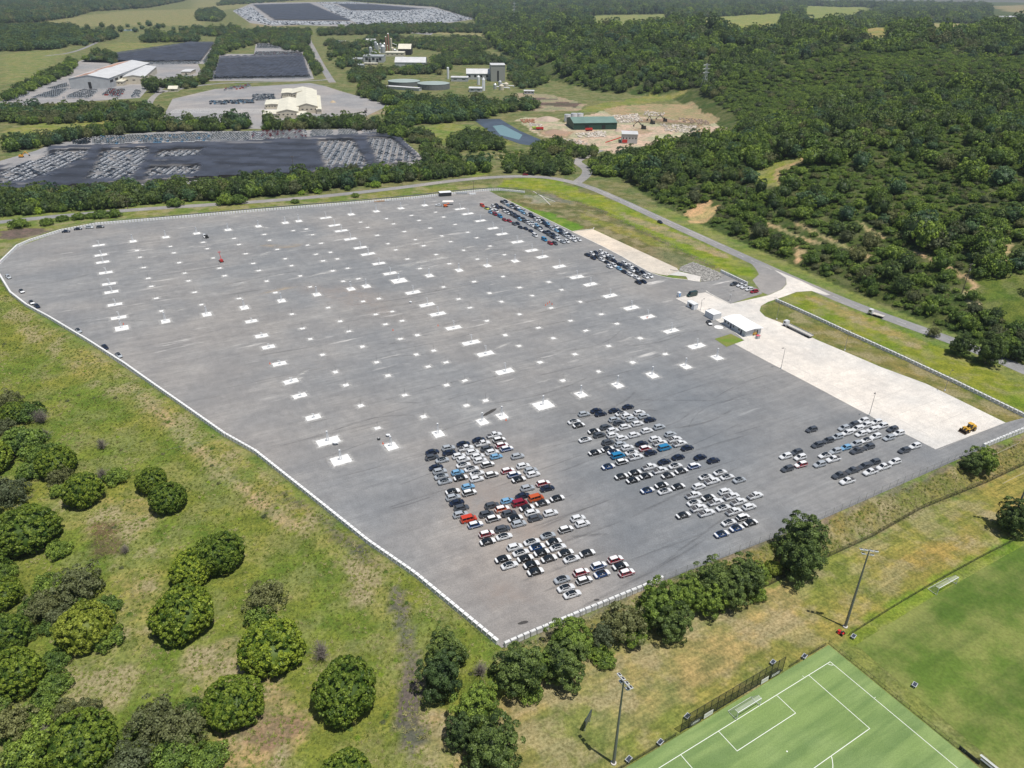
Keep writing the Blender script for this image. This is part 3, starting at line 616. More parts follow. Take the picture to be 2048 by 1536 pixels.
LM = {'glossy': leaf_mat('leaf_glossy', (0.038, 0.088, 0.012), (0.184, 0.289, 0.035)), 'mid': leaf_mat('leaf_mid', (0.035, 0.079, 0.018), (0.123, 0.210, 0.038)), 'dark': leaf_mat('leaf_dark', (0.021, 0.047, 0.018), (0.081, 0.140, 0.038)),
      'olive': leaf_mat('leaf_olive', (0.070, 0.088, 0.038), (0.219, 0.236, 0.114)), 'bright': leaf_mat('leaf_bright', (0.088, 0.175, 0.018), (0.280, 0.455, 0.052)), 'yellow': leaf_mat('leaf_yellow', (0.096, 0.149, 0.018), (0.403, 0.420, 0.079)),
      'blue': leaf_mat('leaf_blue', (0.021, 0.056, 0.032), (0.074, 0.149, 0.067)), 'reed': leaf_mat('leaf_reed', (0.245, 0.280, 0.123), (0.525, 0.525, 0.298))}
TW = plain('twig_grey', (.23, .20, .175), .95, var=.2)
CR = {}
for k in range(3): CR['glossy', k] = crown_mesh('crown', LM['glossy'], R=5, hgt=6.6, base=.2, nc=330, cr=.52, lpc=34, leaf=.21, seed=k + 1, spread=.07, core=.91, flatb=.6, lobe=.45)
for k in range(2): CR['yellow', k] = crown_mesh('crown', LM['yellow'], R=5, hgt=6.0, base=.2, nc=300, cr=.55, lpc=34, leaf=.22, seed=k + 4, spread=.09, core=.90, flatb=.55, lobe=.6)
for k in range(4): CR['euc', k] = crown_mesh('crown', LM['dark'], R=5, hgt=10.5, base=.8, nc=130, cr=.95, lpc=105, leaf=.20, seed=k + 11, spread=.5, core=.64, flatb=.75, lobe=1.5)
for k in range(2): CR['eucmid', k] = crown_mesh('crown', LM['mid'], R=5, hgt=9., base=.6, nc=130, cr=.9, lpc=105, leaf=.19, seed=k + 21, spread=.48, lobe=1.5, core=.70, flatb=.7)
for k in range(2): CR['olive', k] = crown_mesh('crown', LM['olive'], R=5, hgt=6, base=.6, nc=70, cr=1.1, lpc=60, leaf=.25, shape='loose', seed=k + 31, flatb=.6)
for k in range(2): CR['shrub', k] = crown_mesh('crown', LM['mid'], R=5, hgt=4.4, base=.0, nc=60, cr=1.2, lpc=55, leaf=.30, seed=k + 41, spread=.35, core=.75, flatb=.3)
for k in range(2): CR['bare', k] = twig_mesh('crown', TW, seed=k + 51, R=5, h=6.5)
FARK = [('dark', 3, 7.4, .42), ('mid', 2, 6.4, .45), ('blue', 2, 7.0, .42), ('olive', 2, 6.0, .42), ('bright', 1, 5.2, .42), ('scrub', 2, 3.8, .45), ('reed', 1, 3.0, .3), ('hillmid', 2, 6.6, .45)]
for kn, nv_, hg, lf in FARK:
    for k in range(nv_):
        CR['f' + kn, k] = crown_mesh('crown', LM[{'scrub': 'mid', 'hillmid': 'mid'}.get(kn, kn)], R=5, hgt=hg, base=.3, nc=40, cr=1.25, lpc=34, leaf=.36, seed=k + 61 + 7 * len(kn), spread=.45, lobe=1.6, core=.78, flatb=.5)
def trunk_mesh(h, r, nb=5, seed=0):
    rr = random.Random(seed); mb = MB(); p = Vector((0, 0, -.3)); rad = r
    pts = [p]
    for k in range(4): p = p + Vector((rr.uniform(-.15, .15) * r * 3, rr.uniform(-.15, .15) * r * 3, h / 4)); pts.append(p)
    for k in range(4): mb.tube(pts[k], pts[k + 1], r * (1 - .17 * k), r * (1 - .17 * (k + 1)), 7, 0, k in (0, 3))
    for k in range(nb):
        a = 2 * math.pi * k / nb + rr.uniform(-.3, .3); s = pts[2 + k % 2]; e = s + Vector((math.cos(a) * h * .42, math.sin(a) * h * .42, h * rr.uniform(.2, .45))); mb.tube(s, e, r * .45, r * .15, 5, 0, False)
    me = bpy.data.meshes.new('trunk'); me.from_pydata(mb.v, [], mb.f); me.materials.append(BARK); me.update(); return me
TRK = {'tall': [trunk_mesh(7, .28, 6, k) for k in range(2)], 'short': [trunk_mesh(3.2, .22, 5, k + 5) for k in range(2)]}
KINDW = {'glossy': ('rounded glossy green tree', 'glossy_tree'), 'yellow': ('rounded tree with yellow tinged leaves', 'glossy_tree'), 'euc': ('tall dark green gum tree', 'gum_tree'), 'eucmid': ('tall mid green tree', 'gum_tree'), 'olive': ('loose grey-olive tree', 'olive_tree'),
         'shrub': ('low green shrub', 'shrub'), 'bare': ('leafless grey bush', 'bare_bush')}
TPROTO = {}
def make_tree(kk, vi):
    if (kk, vi) in TPROTO: return TPROTO[kk, vi]
    nm = {'glossy': 'rounded_tree', 'yellow': 'rounded_tree', 'euc': 'gum_tree', 'eucmid': 'gum_tree', 'olive': 'olive_tree', 'shrub': 'shrub', 'bare': 'bare_bush'}.get(kk, 'woodland_tree')
    t = thing(nm, (0, 0, 0)); c = bpy.data.objects.new('crown' if kk != 'bare' else 'branches', CR[kk, vi]); COL.objects.link(c); c.parent = t; ch = [c]
    if kk not in ('bare', 'shrub', 'fscrub', 'freed'):
        b = bpy.data.objects.new('trunk', TRK['tall' if kk in ('euc', 'eucmid', 'fdark', 'fblue') else 'short'][vi % 2]); COL.objects.link(b); b.parent = t; ch.append(b)
    kids(t, *ch); t['category'] = 'shrub' if kk in ('shrub', 'bare', 'fscrub', 'freed') else 'tree'
    TPROTO[kk, vi] = t; t['_used'] = 0; return t
def place_tree(kk, vi, loc, rz, sc, label, group):
    p = make_tree(kk, vi)
    if not p['_used']: t = p; p['_used'] = 1; t.location = loc; t.rotation_euler = (0, 0, rz); t.scale = sc; tag(t, label, t['category'], group)
    else: t = dup(p, loc, rz, label, group, sc); 
    return t
# explicit near trees: (px, py of crown centre, crown width px, kind, tall factor)
EXP = [(112, 928, 76, 'glossy'), (166, 985, 74, 'glossy'), (303, 965, 58, 'glossy'), (336, 1000, 70, 'glossy'), (52, 1062, 112, 'glossy'), (437, 1112, 92, 'glossy'), (384, 1138, 84, 'glossy'), (366, 1232, 118, 'glossy'), (170, 1258, 106, 'yellow'), (543, 1298, 116, 'glossy'),
       (468, 1408, 112, 'glossy'), (690, 1385, 128, 'glossy'), (32, 1350, 100, 'glossy'), (160, 1488, 138, 'glossy'), (12, 1272, 92, 'glossy'), (692, 1545, 90, 'glossy'), (28, 828, 50, 'glossy'), (45, 885, 88, 'shrub'), (12, 985, 78, 'olive'), (8, 1190, 70, 'glossy'), (100, 1170, 60, 'shrub'), (208, 1240, 46, 'shrub'),
       (82, 834, 50, 'bare'), (203, 890, 36, 'bare'), (205, 948, 46, 'bare'), (232, 955, 44, 'shrub'), (643, 1305, 64, 'bare'), (530, 1190, 78, 'olive'), (520, 1235, 56, 'shrub'), (88, 1212, 70, 'olive'), (158, 1170, 92, 'olive'), (28, 1445, 80, 'olive'), (75, 1440, 70, 'shrub'), (310, 1440, 96, 'olive'), (365, 1455, 90, 'olive'),
       (350, 1505, 80, 'shrub'), (418, 1515, 70, 'shrub'), (260, 1520, 90, 'olive'), (210, 1385, 56, 'shrub') if False else (60, 1510, 90, 'shrub'), (122, 1230, 60, 'olive'), (90, 1470, 50, 'bare'), (960, 1340, 50, 'bare'), (90, 870, 44, 'bare'), (250, 1100, 30, 'bare'), (-30, 920, 90, 'glossy'), (-30, 1120, 90, 'glossy'),
       (893, 1300, 78, 'euc'), (882, 1352, 84, 'euc'), (955, 1412, 92, 'eucmid'), (985, 1492, 104, 'euc'), (925, 1462, 70, 'euc'), (1040, 1335, 96, 'euc'), (1142, 1272, 86, 'eucmid'), (1128, 1322, 90, 'euc'), (1248, 1242, 84, 'olive'), (1262, 1270, 60, 'shrub'), (1322, 1205, 86, 'eucmid'), (1345, 1240, 76, 'euc'), (1425, 1155, 84, 'euc'), (1418, 1195, 70, 'eucmid'), (1490, 1150, 78, 'euc'),
       (1608, 1075, 92, 'euc'), (1600, 1118, 84, 'euc'), (1545, 1136, 36, 'yellow'), (1968, 918, 54, 'eucmid'), (1945, 925, 40, 'euc'), (2035, 1035, 66, 'euc'), (2014, 1045, 36, 'euc'), (1378, 1190, 66, 'eucmid'), (1462, 1178, 72, 'euc'), (1515, 1150, 50, 'eucmid'), (1290, 1236, 52, 'shrub'), (1205, 1272, 56, 'olive'), (1082, 1330, 60, 'eucmid'), (1192, 1300, 46, 'shrub'), (1060, 1385, 50, 'shrub'), (1210, 1320, 44, 'shrub'), (1510, 1185, 46, 'shrub'),
       (1868, 665, 28, 'olive'), (1924, 690, 40, 'euc'), (1980, 700, 54, 'euc'), (2010, 690, 50, 'eucmid'), (2040, 700, 40, 'euc'), (350, 407, 30, 'shrub'), (476, 400, 34, 'shrub'), (452, 402, 36, 'shrub'), (124, 437, 22, 'shrub'), (93, 445, 26, 'shrub'), (157, 434, 24, 'shrub'), (180, 432, 20, 'shrub'), (200, 430, 28, 'shrub'), (228, 429, 26, 'shrub'), (590, 403, 16, 'shrub'), (711, 391, 16, 'shrub'), (36, 448, 34, 'shrub')]
MAXD = {'glossy': 2.4, 'yellow': 2.4, 'euc': 5.0, 'eucmid': 4.5, 'olive': 2.6, 'shrub': 1.2, 'bare': 2.2}
TREES = []   # (size, kind, variant, loc, rz, scale, label, group)
cnt = {}
for P_, st_, n_ in (([(0, 790), (60, 790), (130, 900), (130, 1010), (110, 1180), (215, 1160), (230, 1290), (120, 1330), (110, 1420), (0, 1430)], 52, 0), ([(0, 1400), (120, 1420), (240, 1420), (330, 1400), (430, 1440), (445, 1536), (0, 1536)], 48, 1)):
    for yy in range(790, 1540, st_):
        for xx in range(0, 460, st_):
            a_, b_ = xx + random.uniform(-20, 20), yy + random.uniform(-20, 20)
            if inpoly(np.array([a_]), np.array([b_]), P_)[0] and random.random() < .8: EXP.append((a_, b_, random.uniform(30, 62), random.choice(['shrub', 'shrub', 'olive', 'shrub', 'bare' if n_ else 'shrub'])))
EXP.sort(key=lambda e: e[0])
for e in EXP:
    ex, ey, w, kk = e[:4]; p = G(ex, ey, MAXD[kk] * 1.0); r = w * .5 * depth(p) / F
    tall = {'euc': 10.5, 'eucmid': 9.}.get(kk, 0); dz = (r / 5) * (CR[kk, 0].vertices[0].co.z * 0 + {'glossy': 2.6, 'yellow': 2.5, 'euc': 5.6, 'eucmid': 4.8, 'olive': 3.2, 'shrub': 1.8, 'bare': 2.8}[kk])
    p = G(ex, ey, dz); r = w * .5 * depth(p) / F; s = r / 5.15
    reg = 'on the left slope' if ex < 860 and ey > 600 else ('at the far road edge' if ey < 500 else ('beside the right road' if ey < 760 else 'between lot and playing fields'))
    cnt.setdefault((kk, reg), []).append(1)
    TREES.append([1e9 + r, kk, RNG.integers(0, {'glossy': 3, 'euc': 4}.get(kk, 2)), (p.x, p.y, HZ(p.x, p.y)), RNG.uniform(0, 6.28), (s * RNG.uniform(.94, 1.06), s * RNG.uniform(.94, 1.06), s * RNG.uniform(.9, 1.1)), f"{KINDW[kk][0]} {reg}, {nth(len(cnt[kk, reg]))} from left", 'trees ' + reg])
# woodland
def poisson(P, sp, rng, excl=(), keep=1.0):
    P = np.array(P); lo, hi = P.min(0), P.max(0)
    xs = np.arange(lo[0], hi[0], sp); ys = np.arange(lo[1], hi[1], sp)
    if len(xs) * len(ys) == 0: return np.zeros((0, 2))
    g = np.stack(np.meshgrid(xs, ys), -1).reshape(-1, 2) + rng.uniform(-.5, .5, (len(xs) * len(ys), 2)) * sp
    k = inpoly(g[:, 0], g[:, 1], P)
    for e in excl: k &= ~inpoly(g[:, 0], g[:, 1], e)
    k &= rng.uniform(size=len(g)) < keep
    return g[k]
def lower(p):
    cy = sum(q[1] for q in p) / len(p); return [(a, b + (13 if (b > cy and b < 100) else 0)) for a, b in p]
CLEAR = [PX(lower(p)) for p in [[(1395, 36), (1568, 27), (1562, 53), (1400, 50)], [(1605, 12), (1730, 14), (1760, 26), (1700, 30), (1665, 42), (1608, 40)], [(1680, 66), (1772, 50), (1772, 82), (1722, 72)], [(1838, 48), (1952, 47), (1948, 57), (1860, 62)],
        [(1985, 12), (2060, 10), (2060, 26), (2010, 22)], [(1180, 32), (1330, 27), (1335, 42), (1250, 48), (1185, 44)], [(1488, 354), (1540, 330), (1618, 307), (1622, 316), (1562, 348), (1552, 380), (1520, 384)], [(1372, 432), (1400, 408), (1432, 398), (1448, 412), (1420, 444), (1385, 450)],
        [(1940, 570), (2060, 545), (2060, 660), (1985, 620)], [(1205, 205), (1290, 190), (1390, 174), (1480, 235), (1470, 275), (1330, 302), (1200, 306), (1190, 230)], [(1585, 488), (1615, 498), (1603, 532), (1588, 524)], [(1980, 5), (2060, 5), (2060, 42), (1980, 36)], [(1060, 135), (1110, 125), (1120, 175), (1050, 185), (1020, 160)]]]
TRK_ = [np.array(PX(t)) for t in [[(1830, 505), (1880, 525), (1930, 555), (1960, 575), (1925, 590)], [(1590, 445), (1680, 490), (1740, 515)], [(1715, 445), (1765, 475)], [(2018, 490), (2008, 510), (2000, 540)], [(1535, 447), (1600, 475), (1640, 488)]]]
ROADW = np.array(smoothpath(PX(MAINR), 1))
SCRUB = PX([(1400, 215), (1500, 150), (1620, 118), (1800, 108), (2060, 110), (2060, 185), (1850, 178), (1730, 190), (1640, 215), (1560, 250), (1440, 262)])
HBB = np.vstack([FOOT[::-1]])
WC = []
def frustum(q, m=.12):
    zz = H(q[:, 0], q[:, 1]); v = np.stack([q[:, 0], q[:, 1], zz - CH], 1) @ RR.T
    with np.errstate(divide='ignore', invalid='ignore'):
        sx = np.abs(v[:, 0] / v[:, 2]) * F / 1024; sy = v[:, 1] / v[:, 2] * F / 768
    return (v[:, 2] > 5) & (sx < 1 + m) & (sy < 1 + m) & (sy > -1.12)
def wood(P, sp, r0, r1, mixk, group, px=True, excl=(), keep=1., region=None, hs=1.):
    P = PX(P) if px else P
    q = poisson(P, sp, RNG, excl, keep); q = q[frustum(q)] if len(q) else q
    for (a, b) in q:
        kk = mixk[RNG.integers(0, len(mixk))]; r = RNG.uniform(r0, r1) * RNG.uniform(.75, 1.1)
        WC.append((a, b, kk, r, group, hs * RNG.uniform(.85, 1.2)))
D3 = ['fdark', 'fdark', 'fblue', 'fmid', 'folive']; DK = ['fdark', 'fdark', 'fblue', 'fdark', 'folive', 'fmid']; HM = ['fhillmid', 'fhillmid', 'fdark', 'fmid', 'fhillmid', 'folive', 'fblue', 'fdark', 'fmid', 'fdark']
B1 = 'trees in the belt beyond the lot road'; B2 = 'trees in the belts between the far yards'; B3 = 'trees on the wooded hill'; B4 = 'far woodland trees'
wood([(-40, 402), (0, 396), (120, 392), (300, 382), (480, 371), (700, 352), (850, 342), (965, 336), (980, 346), (860, 360), (760, 369), (650, 382), (580, 390), (480, 397), (330, 408), (180, 422), (0, 434), (-40, 436)], 6.5, 4.2, 7, D3 + ['fdark'], B1, hs=1.15)
wood([(100, 425), (330, 408), (480, 398), (300, 410)], 6, 2, 4, ['fbright', 'fmid', 'fmid'], B1)
wood([(60, 423), (230, 415), (235, 420), (60, 428)], 12, 3, 4.5, ['fbright'], B1)
wood([(540, 396), (760, 371), (770, 374), (560, 398)], 6, 2.5, 4, ['fmid', 'fbright', 'fdark'], B1)
wood([(12, 306), (20, 286), (120, 278), (180, 268), (330, 257), (500, 256), (500, 262), (300, 264), (180, 276), (110, 292)], 8, 5, 8, D3, B2, hs=1.2)
wood([(0, 248), (0, 224), (120, 222), (300, 218), (328, 228), (318, 240), (240, 243), (180, 246), (60, 250)], 9, 5, 8, D3, B2, hs=1.1)
wood([(330, 252), (500, 250), (500, 260), (330, 262)], 9, 5, 8, D3, B2, hs=1.2)
wood([(530, 262), (530, 252), (650, 246), (720, 250), (770, 258), (770, 262), (640, 260)], 9, 5, 8, D3, B2, hs=1.2)
wood([(765, 275), (775, 240), (800, 225), (860, 212), (985, 226), (1000, 232), (960, 240), (900, 246), (840, 250), (810, 262), (800, 282)], 10, 6, 9, ['fdark', 'fmid', 'fblue', 'fmid'], B2, hs=1.1)
wood([(800, 272), (830, 262), (860, 275), (930, 325), (970, 340), (950, 350), (860, 350), (850, 330), (852, 310)], 9, 4, 7, ['fmid', 'fdark', 'folive'], B2, keep=.85)
wood([(898, 296), (902, 276), (940, 268), (995, 288), (1010, 300), (960, 304), (930, 308)], 8, 5, 7, ['fdark', 'fdark', 'fmid'], B2)
wood([(960, 312), (1005, 304), (1050, 306), (1052, 314), (1000, 320), (960, 320)], 5, 2.2, 3.4, ['freed', 'freed', 'fmid'], B2)
wood([(1015, 352), (1010, 328), (1030, 316), (1110, 318), (1150, 330), (1158, 344), (1120, 352), (1060, 348)], 8, 4, 7, ['fdark', 'fmid', 'fdark'], B2)
wood([(1050, 300), (1110, 286), (1200, 306), (1180, 320), (1100, 312)], 9, 4, 7, ['fdark', 'fmid', 'folive'], B2)
wood([(1180, 326), (1230, 322), (1320, 302), (1450, 284), (1470, 300), (1320, 350), (1240, 360), (1190, 350)], 8, 4, 7.5, HM, B3, hs=1.)
wood([(715, 192), (722, 172), (768, 176), (790, 196), (880, 206), (960, 202), (1000, 214), (1040, 208), (1095, 216), (985, 230), (900, 228), (830, 216), (780, 212)], 11, 6, 9, DK, B2, hs=1.)
wood([(700, 166), (700, 150), (860, 137), (880, 150), (840, 153), (760, 162)], 11, 6, 9, DK, B2)
wood([(860, 140), (870, 118), (930, 108), (1040, 130), (1100, 165), (1050, 180), (1025, 170), (1015, 148), (975, 135), (900, 140)], 11, 6, 9, DK, B2)
wood([(612, 114), (610, 92), (616, 95), (634, 128), (644, 150), (632, 152)], 11, 5, 7, D3, B2); wood([(682, 118), (650, 92), (655, 82), (700, 90), (700, 108), (740, 112), (700, 124), (740, 130), (700, 140), (670, 138)], 15, 6, 9, D3, B2, keep=.7)
wood([(700, 98), (740, 78), (790, 74), (860, 84), (860, 100), (760, 92)], 15, 7, 10, D3, B2, keep=.6); wood([(840, 100), (850, 78), (960, 78), (985, 98), (960, 104), (900, 106)], 13, 6, 9, ['fmid', 'fdark', 'folive'], B2, keep=.8)
wood([(0, 205), (62, 168), (128, 135), (140, 122), (152, 128), (140, 150), (66, 182), (15, 205)], 11, 6, 9, ['fdark', 'fmid', 'fmid'], B2); wood([(300, 195), (295, 175), (312, 165), (320, 178)], 12, 8, 10, ['fdark'], B2)
wood([(325, 178), (330, 165), (400, 165), (420, 130), (432, 95), (440, 95), (425, 150), (410, 172), (385, 178)], 12, 6, 9, D3, B2); wood([(235, 130), (170, 122), (190, 105), (225, 100), (232, 112)], 14, 6, 8, D3, B2, keep=.6)
wood([(0, 104), (0, 58), (60, 56), (150, 58), (160, 82), (120, 98), (60, 102)], 15, 9, 13, ['fdark', 'fblue', 'fdark'], B4); wood([(90, 78), (220, 62), (240, 76), (160, 95)], 18, 8, 12, D3, B4, keep=.6)
wood([(275, 84), (300, 72), (390, 76), (400, 84), (300, 86)], 15, 8, 12, D3, B4); wood([(360, 66), (480, 58), (480, 70), (430, 74)], 16, 8, 12, D3, B4); wood([(395, 42), (395, 26), (430, 20), (450, 32), (440, 44)], 16, 9, 13, D3, B4)
wood([(430, 104), (440, 80), (520, 62), (620, 64), (615, 100), (600, 108), (520, 86), (440, 112)], 16, 7, 11, D3, B4, keep=.85)
wood([(640, 66), (760, 54), (1000, 50), (1030, 62), (900, 66), (640, 72)], 17, 8, 12, DK, B4)
wood([(-60, 50), (-60, -25), (372, -25), (370, 2), (300, 16), (180, 24), (150, 34), (70, 46)], 26, 13, 19, ['fdark', 'fblue', 'folive'], B4); wood([(430, 12), (470, -4), (640, -10), (640, -2), (500, 8)], 26, 10, 14, D3, B4, keep=.7); wood([(640, -12), (1000, -20), (1000, 30), (940, 36), (870, 14), (700, 2)], 24, 12, 17, DK, B4)
wood([(120, 60), (280, 50), (390, 56), (400, 66), (200, 66)], 60, 7, 11, D3, B4, keep=.7); wood([(640, 115), (700, 95), (760, 100), (760, 125), (670, 135)], 40, 6, 9, D3, B4)
# hill
hx0 = []
hq = poisson(np.vstack([FOOT, [[-600, 6500], [5500, 6500], [1500, 700], [700, 100]]]), 8.0, RNG, CLEAR)
sq = poisson(SCRUB, 6.0, RNG, CLEAR); hq = np.vstack([hq, sq]); hq = hq[frustum(hq)]
dd_ = np.hypot(hq[:, 0], hq[:, 1]); dfoot = dseg(hq[:, 0], hq[:, 1], FOOT); dtr = np.min([dseg(hq[:, 0], hq[:, 1], t) for t in TRK_], 0)
inscr = inpoly(hq[:, 0], hq[:, 1], SCRUB); wv = wav(hq[:, 0], hq[:, 1], 31.); wv2 = wav(hq[:, 0], hq[:, 1], 83., .6)
for i, (a, b) in enumerate(hq):
    D = dd_[i]
    if dtr[i] < 4.5 or dfoot[i] < 4: continue
    if inscr[i]:
        WC.append((a, b, 'fscrub' if RNG.uniform() < .86 else ('fhillmid', 'folive', 'fdark')[RNG.integers(0, 3)], RNG.uniform(1.6, 5.0) * RNG.uniform(.7, 1.2), B3, RNG.uniform(.6, 1.1))); continue
    keep = 1.0 if D < 900 else max(.10, (900 / D) ** 1.7)
    if RNG.uniform() > keep: continue
    if dfoot[i] < 45 + 12 * wv[i] and b < 560:
        kk = ['fscrub', 'fscrub', 'fmid', 'fhillmid', 'folive', 'fdark'][RNG.integers(0, 6)]; r = RNG.uniform(2.6, 5.4)
    else:
        kk = HM[RNG.integers(0, len(HM))]; r = RNG.uniform(5.5, 9.2) if wv[i] > .3 else RNG.uniform(3.2, 6.4)
        if (wv[i] < -.35 and RNG.uniform() < .6) or (wv2[i] < -.42 and RNG.uniform() < .8): kk = 'fscrub'; r = RNG.uniform(1.6, 3.6)
    WC.append((a, b, kk, r * min(2.4, max(1, (D / 850) ** .8)), B3, RNG.uniform(.75, 1.45)))
BLD_EX = [PX(p) for p in [[(770, 150), (900, 150), (900, 188), (770, 188)], [(900, 130), (1020, 130), (1020, 185), (900, 185)]]]
WC = [w for w in WC if not (any(inpoly(np.array([w[0]]), np.array([w[1]]), e)[0] for e in BLD_EX))]
WA = np.array([[w[0], w[1]] for w in WC]); k = (dseg(WA[:, 0], WA[:, 1], ROADW) > 9); WC = [w for w, kk in zip(WC, k) if kk]
WD = np.array([w[3] / math.hypot(w[0], w[1]) for w in WC]); order = np.argsort(-WD)
NIND = max(0, 300 - len(TREES))
FW = {'fdark': 'dark green', 'fmid': 'mid green', 'fblue': 'bluish green', 'folive': 'olive grey', 'fbright': 'bright green', 'fscrub': 'low scrubby green', 'freed': 'pale reedy', 'fhillmid': 'leafy green'}
NVAR = {'f' + a: b for a, b, c, d in FARK}
for i in order[:NIND]:
    a, b, kk, r, g, hs = WC[i]; s = r / 5.4
    noun = 'bush' if kk in ('fscrub', 'freed') else 'tree'
    place = {B1: 'in the belt beyond the lot road', B2: 'in the belts among the far yards', B3: 'on the wooded hill', B4: 'in the far woodland'}[g]
    tx, ty = topx((a, b, HZ(a, b) + 3)); where = '' if g != B3 else (', near the right edge' if tx > 1930 else ', right of the dirt track' if tx > 1760 else ', above the truck on the road' if tx > 1640 else ', by the orange bare patch' if tx > 1340 else ', by the road bend')
    TREES.append([r, kk, int(RNG.integers(0, NVAR[kk])), (a, b, HZ(a, b) - .2), RNG.uniform(0, 6.28), (s, s, s * hs), f"{FW[kk]} {noun} {place}{where}", f"{FW[kk]} {noun}s {place}"])
for t in TREES: place_tree(t[1], int(t[2]), t[3], t[4], t[5], t[6], t[7])
def gn_scatter(name, pts, rz, scl, idx, protos, label):
    me = bpy.data.meshes.new(name); me.vertices.add(len(pts)); me.vertices.foreach_set('co', np.asarray(pts, float).ravel())
    for nm, ty, dat, ky in (('rz', 'FLOAT', rz, 'value'), ('scl', 'FLOAT_VECTOR', np.asarray(scl, float).ravel(), 'vector'), ('pidx', 'INT', np.asarray(idx, int), 'value')):
        at = me.attributes.new(nm, ty, 'POINT'); at.data.foreach_set(ky, dat)
    o = bpy.data.objects.new(name, me); COL.objects.link(o)
    ng = bpy.data.node_groups.new(name, 'GeometryNodeTree'); ng.interface.new_socket('Geometry', in_out='INPUT', socket_type='NodeSocketGeometry'); ng.interface.new_socket('Geometry', in_out='OUTPUT', socket_type='NodeSocketGeometry')
    N, L = ng.nodes, ng.links; gi = N.new('NodeGroupInput'); gout = N.new('NodeGroupOutput'); jn = N.new('GeometryNodeJoinGeometry')
    def attr(nm, ty):
        a = N.new('GeometryNodeInputNamedAttribute'); a.data_type = ty; a.inputs['Name'].default_value = nm; return next(s for s in a.outputs if s.enabled and s.name == 'Attribute')
    A, Sx, Ix = attr('rz', 'FLOAT'), attr('scl', 'FLOAT_VECTOR'), attr('pidx', 'INT')
    cx = N.new('ShaderNodeCombineXYZ'); L.new(A, cx.inputs[2])
    for k, po in enumerate(protos):
        cm = N.new('FunctionNodeCompare'); cm.data_type = 'INT'; cm.operation = 'EQUAL'
        ia = [s for s in cm.inputs if s.enabled]; L.new(Ix, ia[0]); ia[1].default_value = k
        oi = N.new('GeometryNodeObjectInfo'); oi.inputs['Object'].default_value = po; oi.transform_space = 'ORIGINAL'; oi.inputs['As Instance'].default_value = True
        ip = N.new('GeometryNodeInstanceOnPoints'); L.new(gi.outputs[0], ip.inputs['Points']); L.new(cm.outputs[0], ip.inputs['Selection'])
        L.new(oi.outputs['Geometry'], ip.inputs['Instance']); L.new(cx.outputs[0], ip.inputs['Rotation']); L.new(Sx, ip.inputs['Scale']); L.new(ip.outputs[0], jn.inputs[0])
    L.new(jn.outputs[0], gout.inputs[0]); md = o.modifiers.new('scatter', 'NODES'); md.node_group = ng
    return kind(o, 'stuff', label)
PR = {}; PL = []
def pid(kk, vi):
    if (kk, vi) not in PR:
        t = make_tree(kk, vi)
        if not t['_used']: return pid('fdark', 0)
        PR[kk, vi] = len(PL); PL.append(next(c for c in KIDS[t.name] if c.name.startswith(('crown', 'branch'))))
    return PR[kk, vi]
for kk, nv_ in NVAR.items():
    for vi in range(nv_):
        if (kk, vi) not in TPROTO or not TPROTO[kk, vi]['_used']:
            i = next((j for j in order[NIND:] if WC[j][2] == kk), None)
            if i is None: continue
            a, b, _, r, g, hs = WC[i]; s = r / 5.4; noun = 'bush' if kk in ('fscrub', 'freed') else 'tree'
            place_tree(kk, vi, (a, b, HZ(a, b) - .2), 0., (s, s, s * hs), f"{FW[kk]} {noun} in the distant greenery", f"{FW[kk]} {noun}s in the distance")
rest = [WC[i] for i in order[NIND:]]
A_ = np.array([[w[0], w[1]] for w in rest]); zz = H(A_[:, 0], A_[:, 1]) - .3
ug = poisson(np.vstack([FOOT[:14], [[400, 1000], [900, 900], [700, 100]]]), 4.6, RNG, CLEAR); ug = ug[frustum(ug)]; ug = ug[(np.min([dseg(ug[:, 0], ug[:, 1], t) for t in TRK_], 0) > 2.6) & (dseg(ug[:, 0], ug[:, 1], FOOT) > 3)]
rest += [(a, b, ['fscrub', 'fscrub', 'folive', 'fmid'][RNG.integers(0, 4)], RNG.uniform(1.0, 2.7), B3, RNG.uniform(.5, 1.1)) for a, b in ug]
wq = poisson(PX(LEFTGREEN), 5.5, RNG, keep=.5); wq = wq[frustum(wq)]; rest += [(a, b, ['fscrub', 'fscrub', 'fbright', 'folive'][RNG.integers(0, 4)], RNG.uniform(.35, 1.0), B3, RNG.uniform(.4, .8)) for a, b in wq if wav(a, b, 14.) > -.2]
A_ = np.array([[w[0], w[1]] for w in rest]); zz = H(A_[:, 0], A_[:, 1]) - .25
gn_scatter('woodland', np.column_stack([A_, zz]), RNG.uniform(0, 6.28, len(rest)), [(w[3] / 5.4, w[3] / 5.4, w[3] / 5.4 * w[5]) for w in rest], [pid(w[2], int(RNG.integers(0, NVAR[w[2]]))) for w in rest], PL, 'continuous woodland and scrub covering the hill and the far plain')
print('woodland', len(rest), 'trees', len(TREES), PR)
